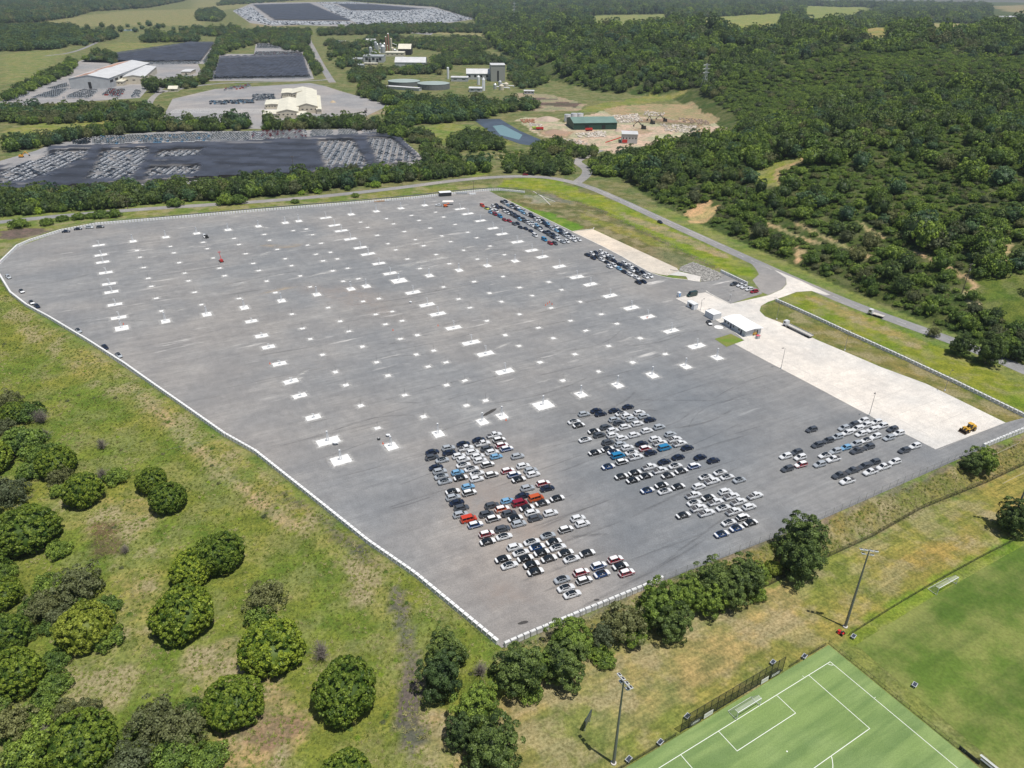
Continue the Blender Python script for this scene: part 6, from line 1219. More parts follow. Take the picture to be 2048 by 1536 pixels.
def gable(name, A, B, C, he, hr, wm_, rm_, label, cat='building', ridge='along', nwin=5, doors=1, z=0., curved=False, over=.5, win_h=1.2, rect=None):
    """A,B front corners, C back corner beyond B (pixels on the ground)."""
    if rect: a, W_, rz, D = rect
    else:
        a = G(*A); b = G(*B); c = G(*C); ux = Vector((b.x - a.x, b.y - a.y)); W_ = ux.length; rz = math.atan2(ux.y, ux.x); n_ = Vector((-math.sin(rz), math.cos(rz))); D = abs((Vector((c.x - b.x, c.y - b.y))).dot(n_))
    t = thing(name, (a.x, a.y, z), rz, label, cat); ch = []
    if ridge == 'along': prof = [(0, he), (D / 2, hr), (D, he)]; ax = 'x'
    else: prof = [(0, he), (W_ / 2, hr), (W_, he)]; ax = 'y'
    span = D if ax == 'x' else W_; ln_ = W_ if ax == 'x' else D
    if curved: prof = [(span * k / 10, he + (hr - he) * math.sin(math.pi * k / 10)) for k in range(11)]
    def P3(s, l, zz): return (l, s, zz) if ax == 'x' else (s, l, zz)
    w = MB(); n = len(prof)
    for l in (0, ln_):
        f = [P3(0, l, 0)] + [P3(s, l, zz) for s, zz in prof] + [P3(span, l, 0)]; w.add(f, [tuple(range(len(f)))])
    for s in (0, span): w.add([P3(s, 0, 0), P3(s, ln_, 0), P3(s, ln_, he), P3(s, 0, he)], [(0, 1, 2, 3)])
    w.build('wall', wm_, t); r = MB(); ov = over
    pr = [(prof[0][0] - ov, prof[0][1] - ov * (prof[1][1] - he) / max(prof[1][0], .1))] + prof[1:-1] + [(prof[-1][0] + ov, prof[-1][1] - ov * (prof[1][1] - he) / max(prof[1][0], .1))]
    for (s0, z0_), (s1, z1_) in zip(pr[:-1], pr[1:]): r.add([P3(s0, -ov, z0_ + .06), P3(s0, ln_ + ov, z0_ + .06), P3(s1, ln_ + ov, z1_ + .06), P3(s1, -ov, z1_ + .06), P3(s0, -ov, z0_ + .22), P3(s0, ln_ + ov, z0_ + .22), P3(s1, ln_ + ov, z1_ + .22), P3(s1, -ov, z1_ + .22)], [(0, 1, 2, 3), (7, 6, 5, 4), (0, 4, 5, 1), (3, 2, 6, 7), (0, 3, 7, 4), (1, 5, 6, 2)])
    r.build('roof', rm_, t)
    for k in range(nwin): MB().box((W_ * (k + .5) / nwin, -.04, he * .58), (W_ / nwin * .38, .08, win_h)).build('window', OPEN_, t)
    for k in range(doors): MB().box((W_ * (k + .8) / (doors + .6), -.05, he * .33), (min(4., W_ * .12), .1, he * .66)).build('door', OPEN_, t)
    return t, W_, D
bld('warehouse', (142, 178), 73, 10, 225, 13.5, 18, WALLW, WROOF, 'large pale warehouse with rusty strips on its long roof at upper left', ridge='perp', nwin=0, doors=1)
wh = bpy.data.objects['warehouse']; Wd = 73 * depth(G(142, 178)) / F / math.cos(math.radians(10)); rust = plain('rust_roof', (.42, .25, .18), .8, var=.45, scale=.08); mb = MB()
for l0, l1, f0, f1 in ((5, 60, .08, .45), (70, 120, .1, .3), (110, 215, .05, .5)):
    zf = lambda f: 13.5 + 4.5 * f / .5 + .28
    mb.add([(Wd * f0, l0, zf(f0)), (Wd * f1, l0, zf(f1)), (Wd * f1, l1, zf(f1)), (Wd * f0, l1, zf(f0))], [(0, 1, 2, 3)])
mb.build('rusty_sheets', rust, wh); mb = MB()
for k in range(9): mb.box((Wd + .05, 12 + k * 24, 9), (.1, 14, 3))
mb.build('window_strip', OPEN_, wh)
bld('warehouse', (248, 169), 38, 17, 150, 10, 12.5, WALLC, WROOF, 'smaller cream warehouse right of the large pale warehouse', ridge='perp', nwin=3)
bld('depot_annex', (222, 172), 24, 10, 60, 6, 7, WALLC, CREAM, 'cream lean-to between the two warehouses')
for A, w, D, he, hr, lb in [((555, 237), 40, 105, 7, 9.5, 'cream depot hall with arched front nearest the trees'), ((593, 227), 41, 150, 7.5, 11, 'largest cream depot hall in the middle of the group'), ((585, 198), 40, 45, 7, 10, 'rear cream depot hall with a raised roof'), ((526, 238), 28, 28, 5, 5.6, 'low cream annex at the front left of the depot'), ((531, 218), 26, 40, 5, 5.6, 'low cream annex at the left of the depot'), ((595, 240), 17, 26, 5, 5.6, 'low cream annex at the front right of the depot'), ((564, 196), 21, 45, 6, 6.6, 'low cream annex left of the rear depot hall'), ((634, 228), 9, 120, 5, 5.5, 'narrow cream lean-to along the right of the largest depot hall')]:
    bld('depot_hall', A, w, 14, D, he, hr, WALLC, CREAM, lb, ridge='perp', nwin=5)
RG = ribm('roof_grey', (.40, .42, .43))
bld('industrial_shed', (790, 134), 61, 3, 48, 8, 15, WALLW, WROOF, 'white shed with a curved roof near the factory', curved=True, nwin=0)
bld('industrial_shed', (727, 125), 40, 3, 40, 11, 12, WALLW, RG, 'grey open fronted factory shed left of the curved shed', nwin=3, doors=2, win_h=5); bld('industrial_shed', (705, 125), 20, 3, 36, 6, 7, WALLW, RG, 'low dark grey shed at the left end of the factory')
bld('industrial_shed', (771, 113), 37, 3, 35, 7.5, 8.2, WALLC, CREAM, 'long low cream factory block behind the curved shed'); bld('industrial_shed', (797, 110), 25, 3, 50, 12, 20, OPEN_, CREAM, 'steep roofed store at the right of the factory', curved=True, nwin=0)
bld('industrial_shed', (729, 130), 26, 3, 12, 3, 3.5, WALLC, CREAM, 'low tan roofed block in front of the open factory shed'); bld('industrial_shed', (714, 136), 13, 3, 20, 5, 6, WALLW, RG, 'small pale blue-grey shed among the trees left of the factory')
bld('concrete_tower_building', (982, 163), 28, 6, 34, 24, 25, plain('wall_conc', (.36, .36, .33), .9, var=.1), WROOF, 'tall square concrete building beside the water works', nwin=0, doors=1)
bld('industrial_shed', (933, 159), 47, 3, 26, 9, 15, WALLW, WROOF, 'long shed with a curved pale roof left of the tall concrete building', curved=True, win_h=3); bld('industrial_shed', (902, 163), 34, 0, 20, 6, 7, WALLW, WROOF, 'low grey shed beside the white tower', nwin=2)
bld('industrial_shed', (773, 178), 68, -22, 9, 4, 4.6, WALLW, WROOF, 'long narrow low white roof in front of the round tanks', nwin=0); bld('industrial_shed', (938, 184), 26, 0, 18, 5, 6, WALLW, WROOF, 'low grey roof by the two white silos', nwin=2)
bld('green_shed', (1147, 260), 88, 9, 36, 7, 10.5, GRW, GRN, 'dark green shed with pale green roof in the demolition yard', nwin=0, doors=2)
bld('site_shed', (1048, 188), 20, 0, 12, 4, 4.6, WALLW, WROOF, 'small grey-white shed beyond the soil beds', nwin=3)
for k in range(14):
    px_, py_ = [(742, 112), (750, 108), (756, 106), (762, 104), (785, 104), (790, 106), (740, 118), (783, 98), (769, 96), (752, 100), (1003, 180), (990, 178), (1000, 172), (1012, 176)][k]
    p = G(px_, py_); t = thing('process_tower', (p.x, p.y, 0), 0, f'slim factory process structure {["left of the chimneys", "right of the chimneys", "by the tall concrete building"][0 if k < 4 or k in (6, 9) else 1 if k < 9 else 2]}', 'process tower', 'factory process structures'); r_ = random.uniform(1.5, 4); h_ = random.uniform(6, 22) if k < 10 else 6
    MB().tube((0, 0, 0), (0, 0, h_), r_, r_, 10).tube((0, 0, h_), (0, 0, h_ + 2), r_, r_ * .3, 10).build('shell', [GREYP, WALLC, STEEL][k % 3], t); MB().tube((0, 0, h_ * .6), (12, 4, h_ * .4), .8, .8, 6).box((12, 4, h_ * .2), (1.2, 1.2, h_ * .4)).build('duct', STEEL, t)
gable('farm_building', (1985, 33), (2040, 36), (2040, 26), 5, 7, WALLW, WROOF, 'long white roofed farm building at the top right corner', nwin=5, doors=0, z=HZ(*G(2010, 33)[:2]) - .5)
bld('cottage', (337, 184), 17, 10, 16, 4, 7, WALLC, CREAM, 'small cream roofed gatehouse beside the big tree', nwin=1, doors=0); bld('industrial_shed', (363, 150), 18, 10, 40, 5, 5.6, WALLC, WROOF, 'small flat white shed in the upper left yard', nwin=0, doors=1)
bld('cottage', (731, 90), 19, 0, 30, 4, 13, WALLC, WROOF, 'pyramid roofed pale building behind the factory', nwin=0, doors=0); bld('cottage', (673, 89), 17, 0, 20, 5, 8, WALLC, WROOF, 'small pale roofed house left of the factory', nwin=0, doors=0); gable('industrial_shed', (498, 178), (512, 180), (513, 170), 4, 5, WALLC, CREAM, 'tiny cream hut at the left edge of the depot asphalt', nwin=0, doors=0) if False else None
# office, hut, container by the lot
gable('site_office', (1446.5, 648), (1490, 674), (1514, 664), 3.0, 3.5, plain('office_wall', (.50, .53, .56), .6, var=.05), plain('office_roof', (.84, .84, .84), .6), 'long white site office with a flat white roof beside the concrete yard', nwin=0, doors=0, over=.7)
so_ = bpy.data.objects['site_office']
for k, xx in enumerate((1.2, 3.4, 7.0, 11.0)): MB().box((xx, -.04, 1.7), (.9, .08, .9)).build('window', GLASS, so_)
for xx in (5.2, 12.6): MB().box((xx, -.04, 1.1), (.9, .08, 2.1)).build('door', plain('door_navy', (.03, .04, .09), .5), so_)
for xx in (-.2, 1.6): MB().tube((16., 1. + xx * 2.5, 0), (16., 1. + xx * 2.5, 3.), .06, .06, 6).build('post', STEEL, so_)
gable('guard_hut', (1373.5, 613), (1387, 620.5), (1392, 617), 2.7, 2.9, WHITEP, plain('hut_roof', (.7, .72, .72), .6), 'small white guard hut with a window on the edge of the gravel pad', nwin=1, doors=1, over=.15)
gable('shipping_container', (1409, 632), (1425.5, 641), (1435, 634), 2.7, 2.75, ribm('container_white', (.72, .73, .74), 3.), plain('container_roof', (.82, .82, .82), .6), 'white shipping container beside the site office', 'container', nwin=0, doors=0, over=.02)
p = G(1357.5, 593); t = thing('portable_toilet', (p.x, p.y, .08), .5, 'white and blue portable toilet left of the dark green van', 'toilet'); MB().box((0, 0, 1.1), (1.4, 1.4, 2.2)).build('cabin', WHITEP, t); MB().box((0, -.72, 1.0), (1.0, .04, 1.7)).build('door', plain('toilet_blue', (.10, .28, .55), .5), t); MB().box((0, 0, 2.28), (1.5, 1.5, .16), 0, 0, .8).build('roof', WHITEP, t)
p = G(1508, 670); t = thing('forklift', (p.x, p.y, .08), .3, 'yellow forklift parked against the end of the site office', 'forklift'); MB().box((0, 0, .8), (2.0, 1.2, 1.0), 0, 0, .85).build('body', YEL, t); MB().box((1.3, 0, 1.2), (.15, 1.0, 2.2)).box((2.0, .3, .15), (1.3, .15, .08)).box((2.0, -.3, .15), (1.3, .15, .08)).build('mast', DARKM, t); MB().box((-.1, 0, 2.1), (1.2, 1.1, .1)).tube((.4, .45, 1.2), (.4, .45, 2.1), .04, .04, 5).tube((.4, -.45, 1.2), (.4, -.45, 2.1), .04, .04, 5).tube((-.6, .45, 1.2), (-.6, .45, 2.1), .04, .04, 5).tube((-.6, -.45, 1.2), (-.6, -.45, 2.1), .04, .04, 5).build('overhead_guard', YEL, t)
for sx in (-.7, .7):
    for sy in (-.6, .6): MB().tube((sx, sy - .1, .3), (sx, sy + .1, .3), .3, .3, 12).build('wheel', RUBBER, t)
p = G(1515, 677); t = thing('skip_bin', (p.x, p.y, .08), .5, 'pinkish red waste bin standing on the concrete beside the forklift', 'bin'); MB().box((0, 0, .75), (1.6, 1.3, 1.3)).build('bin_body', GREYP, t); MB().box((0, 0, 1.45), (1.7, 1.4, .12)).build('lid', plain('bin_red', (.65, .12, .16), .5), t)
def boomlift(px, py, a, label, boom, c):
    p = G(px, py); t = thing('boom_lift', (p.x, p.y, .04), a, label, 'boom lift'); MB().box((0, 0, .8), (2.6, 1.6, .6)).box((-.4, 0, 1.35), (1.8, 1.4, .6)).build('chassis', c, t)
    MB().tube((-.5, 0, 1.5), (boom[0] * .5, 0, boom[1] * .55 + 1), .18, .15, 6).tube((boom[0] * .5, 0, boom[1] * .55 + 1), (boom[0], 0, boom[1]), .14, .1, 6).build('boom', c, t); MB().box((boom[0], 0, boom[1] + .3), (.9, 1.4, .08)).box((boom[0] + .4, 0, boom[1] + .8), (.06, 1.4, .06)).box((boom[0] - .4, 0, boom[1] + .8), (.06, 1.4, .06)).box((boom[0], .7, boom[1] + .8), (.8, .06, .06)).box((boom[0], -.7, boom[1] + .8), (.8, .06, .06)).build('basket', c, t)
    for sx in (-1, 1):
        for sy in (-.8, .8): MB().tube((sx, sy - .15, .42), (sx, sy + .15, .42), .42, .42, 12).build('wheel', RUBBER, t)
boomlift(443, 524, 2.2, 'red boom lift with raised arm in the far left of the lot', (1.2, 5.0), REDP); boomlift(891, 414, .3, 'orange boom lift folded low in front of the white canopy', (2.2, 2.0), plain('lift_orange', (.75, .16, .03), .4)); boomlift(413.5, 476, -.9, 'small dark scissor lift right behind the white wagon', (.6, 1.2), DARKM)
p = G(878, 411); c_ = [878, 410, 'Q', .1, 'work area']; place_car([878, 410, 'P', math.pi, ''], 'white utility pickup parked beside the orange boom lift', None)
p = G(896, 409); t = thing('market_canopy', (p.x, p.y, .04), .1, 'pale work canopy at the far right end of the lot', 'canopy'); MB().add([(-4, -1.5, 2.2), (4, -1.5, 2.2), (4, 1.5, 2.2), (-4, 1.5, 2.2), (-3.5, 0, 2.9), (3.5, 0, 2.9)], [(0, 1, 5, 4), (1, 2, 5), (2, 3, 4, 5), (3, 0, 4)]).build('cover', plain('canvas', (.75, .70, .66), .8), t)
for sx in (-3.9, 3.9):
    for sy in (-1.4, 1.4): MB().tube((sx, sy, 0), (sx, sy, 2.2), .05, .05, 6).build('pole', STEEL, t)
gable('site_container', (880, 393.5), (903, 392), (903, 388.5), 2.6, 2.7, plain('container_dark', (.03, .035, .04), .6), WHITEP, 'dark container with a white roof at the far barriers', 'container', nwin=0, doors=0, over=.1)
# stack of materials at the far side
mats_ = [plain('timber', (.45, .30, .18), .8, var=.2), STEEL, REDP, WHITEP]
for i, (px, py, w, d, h_, mi, lb) in enumerate([(735, 404, 18, 1.5, .5, 0, 'long stack of orange-brown beams on the far lot edge'), (757, 403, 9, 2, .7, 0, 'pile of brown beams right of the longer beam stack'), (774, 402.5, 5, 1.5, .5, 1, 'dark steel bundle at the right end of the beam stacks'), (924, 388.5, 8, 1.5, 1.2, 1, 'grey steel frame stack behind the far barriers'), (945, 389, 5, 1.6, 1., 3, 'white wrapped material stack near the far right barriers'), (844, 394, 3, 1.5, .8, 2, 'small red equipment stack by the far barriers')]):
    p = G(px, py); t = thing('material_stack', (p.x, p.y, .04), .1 + .05 * (i % 3), lb, 'materials'); mb = MB()
    for k in range(4): mb.box((random.uniform(-.2, .2), -d / 2 + d * (k + .5) / 4, h_ / 2 + random.uniform(-.08, .08)), (w * random.uniform(.85, 1), d / 4.6, h_))
    mb.build('beams', mats_[mi], t); MB().box((-w * .3, 0, .03), (.2, d * 1.1, .06)).box((w * .3, 0, .03), (.2, d * 1.1, .06)).build('bearers', mats_[0], t)
conem = plain('cone_orange', (.75, .12, .03), .6)
cb = None
for i, (px, py) in enumerate([(540, 728), (1095, 608), (1099, 605), (1104, 609), (1091, 611), (1294, 636), (1296, 633), (766, 888), (1012, 841), (247, 649), (786, 661), (876, 652)]):
    p = G(px, py)
    if cb is None: cb = thing('traffic_cone', (p.x, p.y, .05), 0, 'small orange safety marker standing by a footing', 'safety marker', 'orange safety markers'); kids(cb, MB().tube((0, 0, .05), (0, 0, .95), .2, .04, 8).build('cone', conem, cb), MB().box((0, 0, .03), (.5, .5, .06)).build('base', conem, cb))
    else: dup(cb, (p.x, p.y, .05), 0)
for px, py, r_, lb in [(671, 889, 1.1, 'white round bag on the asphalt beside the lower left footing'), (776, 873, .8, 'white bulk bag hanging beside a twin-leg column'), (757.5, 880, .6, 'dark and white generator cart near the twin-leg column'), (821, 606, .7, 'small pale bag lying between footings')]:
    p = G(px, py); t = thing('bulk_bag', (p.x, p.y, .04), .4, lb, 'bag'); vs, fs = ROCKS[1]; MB().add([(v[0] * r_, v[1] * r_, r_ * .7 + v[2] * r_ * .7) for v in vs], fs).build('sack', WHITEP if 'dark' not in lb else DARKM, t); MB().tube((0, 0, r_ * 1.2), (0, 0, r_ * 1.6), .15, .1, 6).build('neck', WHITEP, t)
# tanks, silos, chimney
def tank(px, py, wpx, hpx, label, m1, m2, name='water_tank', dome=.03, z=0.):
    p = G(px, py); r = wpx * .5 * depth(p) / F; h_ = hpx * depth(p) / F / .96; t = thing(name, (p.x, p.y + r, z), 0, label, 'tank'); MB().tube((0, 0, 0), (0, 0, h_), r, r, 36).build('shell', m1, t); MB().tube((0, 0, h_), (0, 0, h_ * (1 + dome)), r * 1.01, r * .3, 36).build('lid', m2, t)
    mb = MB(); mb.tube((r + .3, 0, 0), (r + .3, 0, h_ + 1), .12 * max(1, r / 12), None, 5).tube((r + .3, 1, 0), (r + .3, 1, h_ + 1), .12 * max(1, r / 12), None, 5); mb.build('ladder', STEEL, t); return t
tg = plain('tank_grey', (.17, .18, .18), .8, var=.12, scale=.1); tl = plain('tank_lid', (.30, .36, .34), .8, var=.06, scale=.05)
tank(804, 174, 64, 8, 'left round grey water tank at the water works', tg, tl); tank(864, 181, 65, 10, 'right round grey water tank nearer the trees', tg, tl)
tank(896, 158, 4.5, 20, 'slim white tower standing behind the round tanks', WHITEP, WHITEP, 'white_tower', .05); tank(957, 170, 6, 14, 'left white silo by the tall concrete building', WHITEP, WHITEP, 'silo', .2); tank(967, 182, 6, 20, 'right taller white silo by the tall concrete building', WHITEP, WHITEP, 'silo', .2)
tank(1135, 244, 13, 13, 'left white tank behind the green shed', WHITEP, GREYP); tank(1148, 243, 13, 14, 'middle white tank behind the green shed', WHITEP, GREYP); tank(1160, 242, 13, 13, 'right white tank behind the green shed', WHITEP, GREYP)
tank(773, 106, 2.6, 28, 'left orange-brown factory chimney', plain('chimney_brick', (.36, .17, .11), .8), WHITEP, 'chimney', .05); tank(778, 106, 3.2, 33, 'right taller orange-brown factory chimney', _mc['chimney_brick'], WHITEP, 'chimney', .05); tank(766, 107, 8, 12, 'pale squat silo beside the factory chimneys', GREYP, WHITEP, 'silo', .3)
def pylon(px, py, hpx, label):
    p = G(px, py); h_ = hpx * depth(p) / F / .96; t = thing('transmission_tower', (p.x, p.y, HZ(p.x, p.y)), .5, label, 'pylon'); r = .22
    lv = [0, .22, .42, .58, .72, 1.0]; wd = [3.6, 2.7, 1.9, 1.3, 1.0, .5]; mb = MB()
    for k in range(5):
        for sx, sy in ((-1, -1), (1, -1), (1, 1), (-1, 1)):
            mb.tube((sx * wd[k], sy * wd[k], lv[k] * h_), (sx * wd[k + 1], sy * wd[k + 1], lv[k + 1] * h_), r, r, 4, 0, False)
        for (s1, s2) in (((-1, -1), (1, -1)), ((1, -1), (1, 1)), ((1, 1), (-1, 1)), ((-1, 1), (-1, -1))):
            mb.tube((s1[0] * wd[k], s1[1] * wd[k], lv[k] * h_), (s2[0] * wd[k + 1], s2[1] * wd[k + 1], lv[k + 1] * h_), r * .6, r * .6, 4, 0, False); mb.tube((s2[0] * wd[k], s2[1] * wd[k], lv[k] * h_), (s1[0] * wd[k + 1], s1[1] * wd[k + 1], lv[k + 1] * h_), r * .6, r * .6, 4, 0, False)
    mb.build('lattice_body', STEEL, t)
    for zz in (.62, .77, .92): MB().tube((-6, 0, zz * h_), (6, 0, zz * h_), r, r, 4).tube((-6, 0, zz * h_), (0, 0, (zz + .05) * h_), r * .6, r * .6, 4).tube((6, 0, zz * h_), (0, 0, (zz + .05) * h_), r * .6, r * .6, 4).build('crossarm', STEEL, t)
pylon(1408, 177, 45, 'tall lattice transmission tower on the rise beyond the demolition yard'); pylon(1028, 47, 37, 'distant lattice transmission tower left of the hilltop field'); pylon(804, 61, 20, 'small distant transmission tower below the far car yard')
# demolition yard contents
rub = plain('rubble', (.50, .45, .39), .9, var=.4, scale=.3)
for i, (P, n, a0_, a1_, mt, lb) in enumerate([([(1150, 268), (1210, 262), (1215, 274), (1160, 276)], 260, .5, 1.6, rub, 'pale concrete rubble heap in front of the green shed'), ([(1225, 232), (1275, 228), (1285, 242), (1240, 248)], 260, .6, 1.8, rub, 'grey rubble spread beyond the green shed'), ([(1320, 248), (1395, 252), (1385, 268), (1330, 262)], 240, .5, 1.6, rub, 'grey rubble bank at the right of the demolition yard'),
                        ([(1290, 222), (1330, 226), (1325, 234), (1285, 232)], 120, .5, 1.6, rub, 'grey rubble along the upper edge of the demolition yard'), ([(1350, 235), (1410, 240), (1425, 252), (1370, 246)], 140, .5, 1.5, plain('brown_spoil', (.30, .23, .18), .9, var=.4, scale=.3), 'brown spoil bank at the upper right of the demolition yard'), ([(1110, 278), (1160, 280), (1180, 290), (1130, 290)], 140, .5, 1.5, rub, 'pale rubble near the front left of the demolition yard'), ([(1040, 240), (1068, 238), (1070, 246), (1045, 247)], 120, .5, 1.4, plain('rusty_scrap', (.30, .14, .08), .8, var=.5), 'rusty brown scrap heap left of the green shed'), ([(1060, 246), (1085, 250), (1080, 256), (1056, 252)], 90, .5, 1.3, rub, 'small pale rubble heap left of the green shed')]):
    kind(rocks(PX(P), n, a0_, a1_, .4).build('rubble_heap', mt), 'stuff', lb)
MB_ = MB()
def mound(px, py, w, h_, m_, lb):
    p = G(px, py); mb = MB(); n = 22; r = w * .5 * depth(p) / F; rings = [(1, 0), (.75, .35), (.4, .8), (.12, 1)]
    for (k, zz) in rings:
        for j in range(n): a = 2 * math.pi * j / n; q = r * k * (1 + .15 * math.sin(3 * a + w)); mb.v.append((q * math.cos(a), q * math.sin(a) * .8, h_ * zz))
    for i in range(3):
        for j in range(n): mb.f.append((i * n + j, i * n + (j + 1) % n, (i + 1) * n + (j + 1) % n, (i + 1) * n + j))
    mb.f.append(tuple(range(3 * n, 4 * n))); mb.m = [0] * len(mb.f); o = mb.build('stockpile', m_, None, True); o.location = (p.x, p.y, HZ(p.x, p.y)); tag(o, lb, 'stockpile')
dirt = plain('dirt_pile', (.42, .33, .26), .95, var=.15, scale=.1)
mound(1095, 240, 50, 4, dirt, 'broad pinkish soil stockpile left of the green shed'); mound(1110, 265, 46, 3, plain('soil_brown', (.32, .22, .16), .95, var=.15), 'low brown soil stockpile in the demolition yard'); mound(1238, 262, 20, 3, dirt, 'small brown stockpile right of the green shed'); mound(666, 205, 12, 2.5, plain('sand', (.48, .38, .25), .95, var=.1), 'sandy mound at the edge of the grey yard')
gable('screening_plant', (1243, 287), (1274, 288), (1275, 281), 9, 9.4, WALLW, WROOF, 'white box shaped screening plant at the front of the demolition yard', 'machine', nwin=5, doors=0)
t = bpy.data.objects['screening_plant']; MB().tube((-1, -1, 6), (-16, -6, 1.5), .5, .5, 5).build('conveyor', REDP, t); MB().box((3, -.2, 2.4), (5, .3, 3)).build('panel', REDP, t)
def excav(px, py, a, c, lb, s=1.):
    p = G(px, py); t = thing('excavator', (p.x, p.y, HZ(p.x, p.y)), a, lb, 'excavator'); t.scale = (s, s, s); MB().box((0, 0, 2.0), (4.2, 2.8, 1.6), 0, 0, .9).build('body', c, t); MB().box((.9, .9, 3.2), (1.6, 1.1, 1.6)).build('cab', GLASS, t)
    for sy in (-1.3, 1.3): MB().box((0, sy, .55), (4.8, .7, 1.1), 0, 0, .8).build('track', DARKM, t)
    MB().tube((1.5, 0, 2.5), (5.5, 0, 6.5), .4, .35, 6).build('boom', c, t); MB().tube((5.5, 0, 6.5), (9, 0, 3.2), .35, .25, 6).build('arm', c, t); MB().box((9.2, 0, 2.4), (1.3, 1.3, 1.5), 0, 0, .6).build('bucket', DARKM, t)
bk = plain('excavator_dark', (.06, .05, .045), .6); excav(1287, 258, 2.8, bk, 'dark excavator with raised arm left of the other two in the demolition yard', 1.2); excav(1305, 248, 2.0, bk, 'dark excavator in the middle of the demolition yard', 1.2); excav(1330, 243, 2.9, bk, 'dark excavator at the right of the demolition yard', 1.1)
excav(1395, 268, .6, plain('excavator_orange', (.5, .25, .08), .5), 'pale excavator near the right tip of the demolition yard', .9); excav(43, 315, 0., plain('excavator_yellow', (.75, .36, .04), .5), 'orange-yellow digger beside the left end of the dark netting', .8); excav(731, 226, 1.5, bk, 'dark tipper machine on the bare grey yard', .8)
for px, py, a, c, lb in [(1253, 267, .2, REDP, 'red tipper truck behind the screening plant'), (1072, 259, .1, plain('lime_green', (.45, .6, .1), .5), 'lime green machine at the left of the demolition yard'), (1440, 271, 0., REDP, 'red truck at the right tip of the demolition yard'), (1080, 260, .2, REDP, 'small orange-red machine beside the lime green one'), (1178, 262, .4, REDP, 'red and white machine before the green shed')]:
    p = G(px, py); t = thing('works_truck', (p.x, p.y, 0), a, lb, 'truck'); MB().box((2.6, 0, 1.9), (2, 2.4, 2.4), 0, 0, .9).build('cab', c, t); MB().box((-1.4, 0, 2.1), (5.6, 2.5, 1.8), 0, 0, 1.08).build('tipper_body', c, t); MB().box((0, 0, .8), (7.5, 1., .5)).build('chassis', DARKM, t)
    for xx in (2.6, -1.6, -3):
        for sy in (-1.1, 1.1): MB().tube((xx, sy - .2, .6), (xx, sy + .2, .6), .6, .6, 10).build('wheel', RUBBER, t)
p = G(1395, 279); t = thing('arched_shelter', (p.x, p.y, 0), .15, 'white arched fabric shelter at the hill foot of the demolition yard', 'shelter'); mb = MB()
for k in range(10):
    a0_, a1_ = math.pi * k / 10, math.pi * (k + 1) / 10; mb.add([(0, 4 * math.cos(a0_), 5 * math.sin(a0_)), (17, 4 * math.cos(a0_), 5 * math.sin(a0_)), (17, 4 * math.cos(a1_), 5 * math.sin(a1_)), (0, 4 * math.cos(a1_), 5 * math.sin(a1_))], [(0, 1, 2, 3)])
mb.build('cover', WHITEP, t); MB().add([(1, 4 * math.cos(a), 5 * math.sin(a)) for a in np.linspace(0, math.pi, 11)], [tuple(range(11))]).build('end_wall', OPEN_, t)
wm_, N_, L_, B_ = nt('water'); B_.inputs['Base Color'].default_value = (.045, .09, .12, 1); B_.inputs['Roughness'].default_value = .08
structure('pond_liner', MB().poly(PX([(945, 238), (1000, 238), (1040, 262), (1092, 284), (1075, 293), (1040, 288), (985, 268)]), .10), plain('liner', (.06, .08, .11), .5, var=.2, scale=.05)); structure('water', MB().poly(PX([(985, 252), (1005, 250), (1045, 270), (1038, 280), (1000, 270)]), .16), plain('pond_water', (.16, .27, .28), .2))
structure('water', MB().poly(PX([(245, 59), (275, 58), (268, 62), (240, 62)]), .1), wm_)
# ============================================================ FAR YARDS
yard = asphalt_mat('far_asphalt', (.30, .29, .285), rot=0, streak=.3)
for P in [[(-60, 330), (0, 322), (70, 302), (100, 290), (180, 273), (330, 263), (510, 262), (760, 257), (795, 270), (850, 318), (860, 332), (700, 350), (300, 372), (0, 395), (-60, 400)], [(320, 246), (345, 198), (430, 178), (620, 166), (650, 172), (680, 182), (780, 210), (720, 238), (650, 250), (520, 258), (330, 254)],
          [(-20, 214), (60, 172), (130, 134), (165, 120), (265, 116), (395, 126), (405, 148), (330, 168), (296, 178), (280, 196), (0, 214)], [(418, 162), (440, 108), (508, 108), (512, 86), (602, 86), (612, 112), (628, 158), (600, 162)], [(160, 124), (380, 84), (434, 86), (408, 128), (270, 128)],
          [(465, 22), (505, 6), (640, 4), (700, 4), (870, 14), (950, 38), (870, 50), (700, 54), (600, 50), (545, 52), (500, 46)], [(815, 66), (830, 61), (870, 63), (862, 70)]]:
    sheet('yard_pavement', PX(P), yard, .08)
NET = sheer_mat('shade_net', (.026, .031, .045), .94, 'open', .12)
